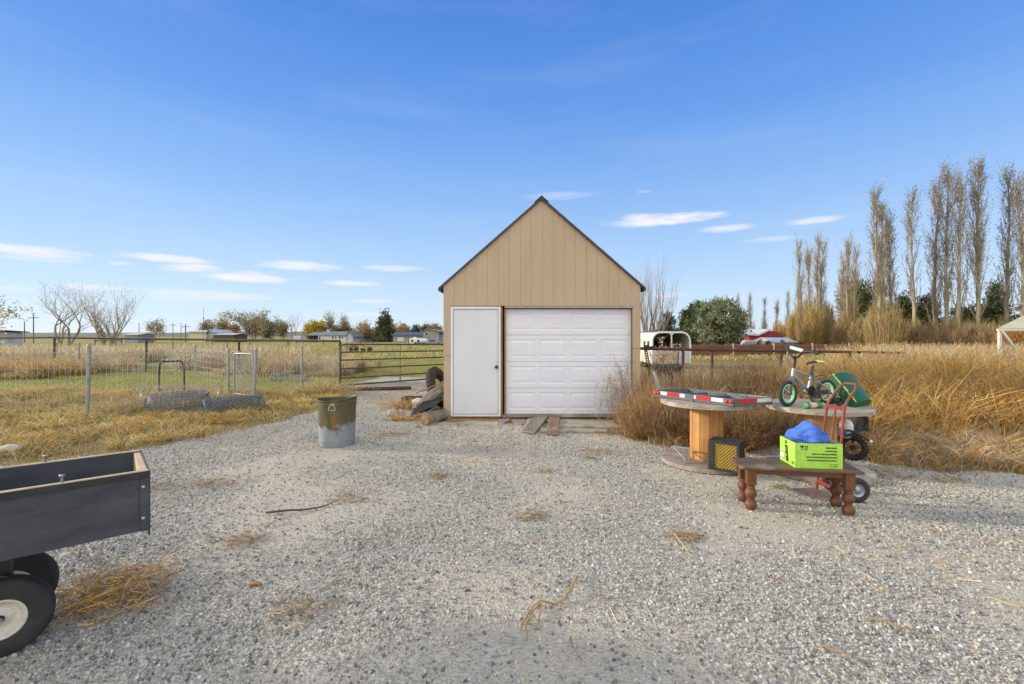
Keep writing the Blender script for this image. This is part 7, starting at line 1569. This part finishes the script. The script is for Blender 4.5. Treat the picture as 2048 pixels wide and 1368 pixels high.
# poles and masts
M_POLE = pm('weathered_pole', (.20, .17, .14), (.15, .13, .11), 3, .9)
def pole(px, pyt, Y, label, arm=True, r=.13, cat='utility pole', name='utility_pole', grp='wooden poles along the far road'):
    c = at(px, 0, Y); zt = at(0, pyt, Y).z; t = thing(name, label, cat, (c.x, Y, 0), grp); b = MB(); b.tube([(c.x, Y, -1), (c.x, Y, zt)], [r, r * .7], 8); b.build('shaft', M_POLE, t)
    if arm: b = MB(); b.beam((c.x - 1.1, Y, zt - .7), (c.x + 1.1, Y, zt - .7), .12, .14); b.build('crossarm', M_POLE, t)
pole(49, 643, 110, 'shorter wooden pole at the far left', False); pole(67, 629, 100, 'tall wooden utility pole with a crossarm at the far left'); pole(278, 645, 150, 'thin pole left of the small round tree', False, .12)
pole(346, 646, 150, 'utility pole left of the cream barn with a crossarm'); pole(362, 646, 170, 'thin pole between two utility poles left of the cream barn', False, .12); pole(371, 648, 118, 'dark utility pole closest to the cream barn', True, .16)
pole(407, 617, 118, 'tall thin antenna mast before the cream barn', False, .06, 'antenna', 'antenna_mast', None); pole(679 + 178, 655, 104, 'white light pole before the two storey house', False, .05, 'light pole', 'light_pole', None)
# thin posted field fences
def field_fence(label, pts, hh, Y_, spacing, r=.04, wires=3):
    t = thing('field_fence', label, 'fence', pts[0]); 
    for a, c in zip(pts[:-1], pts[1:]):
        n = max(1, int((c - a).length / spacing))
        for i in range(n):
            p = a.lerp(c, i / n); b = MB(); b.tube([V(p.x, p.y, 0), V(p.x + rnd.uniform(-.03, .03), p.y, hh * rnd.uniform(.92, 1.05))], r, 5); b.build('post', M_POLE, t)
        b = MB()
        for k in range(wires): b.tube([a + V(0, 0, hh * (k + 1) / (wires + .2)), c + V(0, 0, hh * (k + 1) / (wires + .2))], .008, 3)
        b.build('wire', M_WIRE, t)
field_fence('thin posted wire fence crossing the far pasture behind the pipe fence', [V(-34, 31, 0), V(-20, 33, 0), V(-8.5, 36, 0)], 1.15, 0, 3.2)
field_fence('farthest wooden post fence before the houses', [V(-46, 72, 0), V(-24, 74, 0), V(-9, 76, 0)], 1.2, 0, 5.5, .09, 2)
b = MB(); b.tube([at(190, 681, 60), at(243, 681, 60)], .09, 8); b.tube([at(190, 679, 60) * 1.0, V(at(190, 0, 60).x, 60, 0)], .08, 8); b.tube([at(243, 679, 60), V(at(243, 0, 60).x, 60, 0)], .08, 8); o = b.build('corral_rail', M_POLE, loc=(at(215, 0, 60).x, 60, 0)); setp(o, 'dark corral rail under the wide left bare tree', 'rail')
a, c = at(362, 730.5, 17.8), at(396, 731, 17.8); a.z = c.z = .06; b = MB(); b.beam(V(a.x, 24, .08), V(c.x + 1.6, 24, .08), .1, .14); o = b.build('white_timber', pm('bleached_timber', (.58, .54, .48), None, 3, .8), loc=(a.x, 24, 0)); setp(o, 'bleached white timber lying in the left field', 'timber')
# ================================================================== SKY, SUN, CAMERA
SUN_EL, SUN_AZ = 15.0, -80.0        # azimuth measured from the view direction (+Y), negative = left
w = bpy.data.worlds.new('World'); scene.world = w; w.use_nodes = True; nt = w.node_tree; nt.nodes.clear()
out = nt.nodes.new('ShaderNodeOutputWorld'); bg = nt.nodes.new('ShaderNodeBackground'); nt.links.new(bg.outputs[0], out.inputs[0]); bg.inputs['Strength'].default_value = .11
sky = nt.nodes.new('ShaderNodeTexSky'); sky.sky_type = 'NISHITA'; sky.sun_disc = False; sky.sun_elevation = R(SUN_EL); sky.sun_rotation = R(SUN_AZ)
sky.air_density = 1.0; sky.dust_density = .4; sky.ozone_density = 2.2; sky.altitude = 700
tc = nt.nodes.new('ShaderNodeTexCoord'); sp = nt.nodes.new('ShaderNodeSeparateXYZ'); nt.links.new(tc.outputs['Generated'], sp.inputs[0])
az = mth(nt, 'ARCTAN2', sp.outputs[0], sp.outputs[1]); el = mth(nt, 'ARCSINE', sp.outputs[2])
cb = nt.nodes.new('ShaderNodeCombineXYZ'); nt.links.new(az, cb.inputs[0]); nt.links.new(mth(nt, 'MULTIPLY', el, 5.0), cb.inputs[1])
nz = nt.nodes.new('ShaderNodeTexNoise'); nz.inputs['Scale'].default_value = 9; nz.inputs['Detail'].default_value = 6; nz.inputs['Roughness'].default_value = .62; nt.links.new(cb.outputs[0], nz.inputs['Vector'])
nz2 = nt.nodes.new('ShaderNodeTexNoise'); nz2.inputs['Scale'].default_value = 30; nz2.inputs['Detail'].default_value = 5; nt.links.new(cb.outputs[0], nz2.inputs['Vector'])
dn = mth(nt, 'ADD', mth(nt, 'MULTIPLY', mth(nt, 'SUBTRACT', nz.outputs['Fac'], .5), 3.2), mth(nt, 'MULTIPLY', mth(nt, 'SUBTRACT', nz2.outputs['Fac'], .5), 1.0))
CLOUDS = [(60, 502, 150, 12, .9), (65, 515, 110, 8, .4), (330, 517, 100, 8, .8), (240, 526, 28, 5, .6), (385, 537, 68, 10, .85), (490, 556, 95, 9, .9), (500, 547, 35, 6, .5), (600, 533, 80, 10, .85),
          (790, 537, 60, 6, .55), (705, 567, 60, 6, .75), (190, 575, 85, 7, .6), (390, 590, 140, 12, .55), (745, 602, 45, 5, .45), (740, 628, 60, 4, .4), (30, 577, 50, 6, .3),
          (1325, 440, 115, 11, 1.0), (1290, 436, 55, 9, .9), (1450, 457, 55, 7, .7), (1625, 441, 65, 7, .8), (1540, 478, 60, 6, .35), (1330, 590, 45, 7, .55), (1120, 392, 70, 8, .3), (1290, 383, 18, 4, .3), (1500, 592, 60, 6, .25)]
tot = None
for (px, py, hw, hh, op) in CLOUDS:
    a0 = math.atan((px - CX) / F); e0 = math.atan((HY - py) / math.hypot(F, px - CX)); rr = math.hypot(F, px - CX)
    wa = hw / F * math.cos(a0) ** 2; we = hh / rr
    dx = mth(nt, 'DIVIDE', mth(nt, 'SUBTRACT', az, a0), wa); dy = mth(nt, 'DIVIDE', mth(nt, 'SUBTRACT', el, e0), we)
    # flat-bottomed
    r2 = mth(nt, 'ADD', mth(nt, 'MULTIPLY', dx, dx), mth(nt, 'MULTIPLY', dy, dy))
    v = mth(nt, 'ADD', mth(nt, 'SUBTRACT', 1.0, r2), mth(nt, 'MULTIPLY', dn, 1.0))
    mr = nt.nodes.new('ShaderNodeMapRange'); mr.interpolation_type = 'SMOOTHSTEP'; nt.links.new(v, mr.inputs[0]); mr.inputs[1].default_value = -.5; mr.inputs[2].default_value = 1.35; mr.inputs[3].default_value = 0; mr.inputs[4].default_value = op
    tot = mr.outputs[0] if tot is None else mth(nt, 'MAXIMUM', tot, mr.outputs[0])
# clear sky: Nishita tinted deeper blue with height; added unseen white fill overhead and behind the camera lights the yard softly
K = 6.0
rmp = ramp(nt, [(0, (.70, .84, 1.0)), (.07, (.60, .78, 1.0)), (.16, (.45, .67, .98)), (.26, (.31, .545, .96)), (.42, (.15, .37, .88)), (.62, (.07, .24, .75)), (1, (.06, .2, .65))], mth(nt, 'DIVIDE', el, 1.0, clamp=True))
rs = nt.nodes.new('ShaderNodeVectorMath'); rs.operation = 'SCALE'; nt.links.new(rmp, rs.inputs[0]); rs.inputs['Scale'].default_value = K
skyc = mixc(nt, .12, rs.outputs[0], sky.outputs[0])
def smooth(v, lo, hi):
    m_ = nt.nodes.new('ShaderNodeMapRange'); m_.interpolation_type = 'SMOOTHSTEP'; nt.links.new(v, m_.inputs[0]); m_.inputs[1].default_value = lo; m_.inputs[2].default_value = hi; return m_.outputs[0]
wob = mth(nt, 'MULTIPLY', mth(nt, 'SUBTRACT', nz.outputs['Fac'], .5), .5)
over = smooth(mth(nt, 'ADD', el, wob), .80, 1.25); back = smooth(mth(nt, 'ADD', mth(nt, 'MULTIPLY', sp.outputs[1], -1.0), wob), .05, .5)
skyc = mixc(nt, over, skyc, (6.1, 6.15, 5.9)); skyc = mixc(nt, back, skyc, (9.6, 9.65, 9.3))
# streaky soft veils
veil = nt.nodes.new('ShaderNodeTexNoise'); veil.inputs['Scale'].default_value = 2.2; veil.inputs['Detail'].default_value = 5; cb2 = nt.nodes.new('ShaderNodeCombineXYZ'); nt.links.new(az, cb2.inputs[0]); nt.links.new(mth(nt, 'MULTIPLY', el, 7.0), cb2.inputs[1]); nt.links.new(cb2.outputs[0], veil.inputs['Vector'])
skyc = mixc(nt, mth(nt, 'MULTIPLY', smooth(veil.outputs['Fac'], .45, .8), .06), skyc, (6, 5.9, 6.1))
cl = mixc(nt, mth(nt, 'MULTIPLY', tot, .92), skyc, (6.1, 5.75, 6.05))
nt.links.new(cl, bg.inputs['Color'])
sl = bpy.data.lights.new('sun', 'SUN'); sl.energy = 3.1; sl.angle = R(5.0); sl.color = (1, .87, .68)
so = bpy.data.objects.new('sun', sl); COL.objects.link(so)
sd = Vector((math.sin(R(SUN_AZ)) * math.cos(R(SUN_EL)), math.cos(R(SUN_AZ)) * math.cos(R(SUN_EL)), math.sin(R(SUN_EL))))
so.rotation_euler = sd.to_track_quat('Z', 'Y').to_euler(); so.location = sd * 50
cam = bpy.data.cameras.new('camera'); cam.sensor_width = 36; cam.lens = F / 2048 * 36; cam.shift_y = -(684 - HY) / 2048; cam.clip_end = 6000; cam.clip_start = .05
co = bpy.data.objects.new('camera', cam); COL.objects.link(co); co.location = (0, 0, H); co.rotation_euler = (R(90), 0, 0); scene.camera = co
vs = scene.view_settings; vs.view_transform = 'Standard'; vs.look = 'None'; vs.exposure = 0.64; vs.gamma = 1
scene.cycles.max_bounces = 6
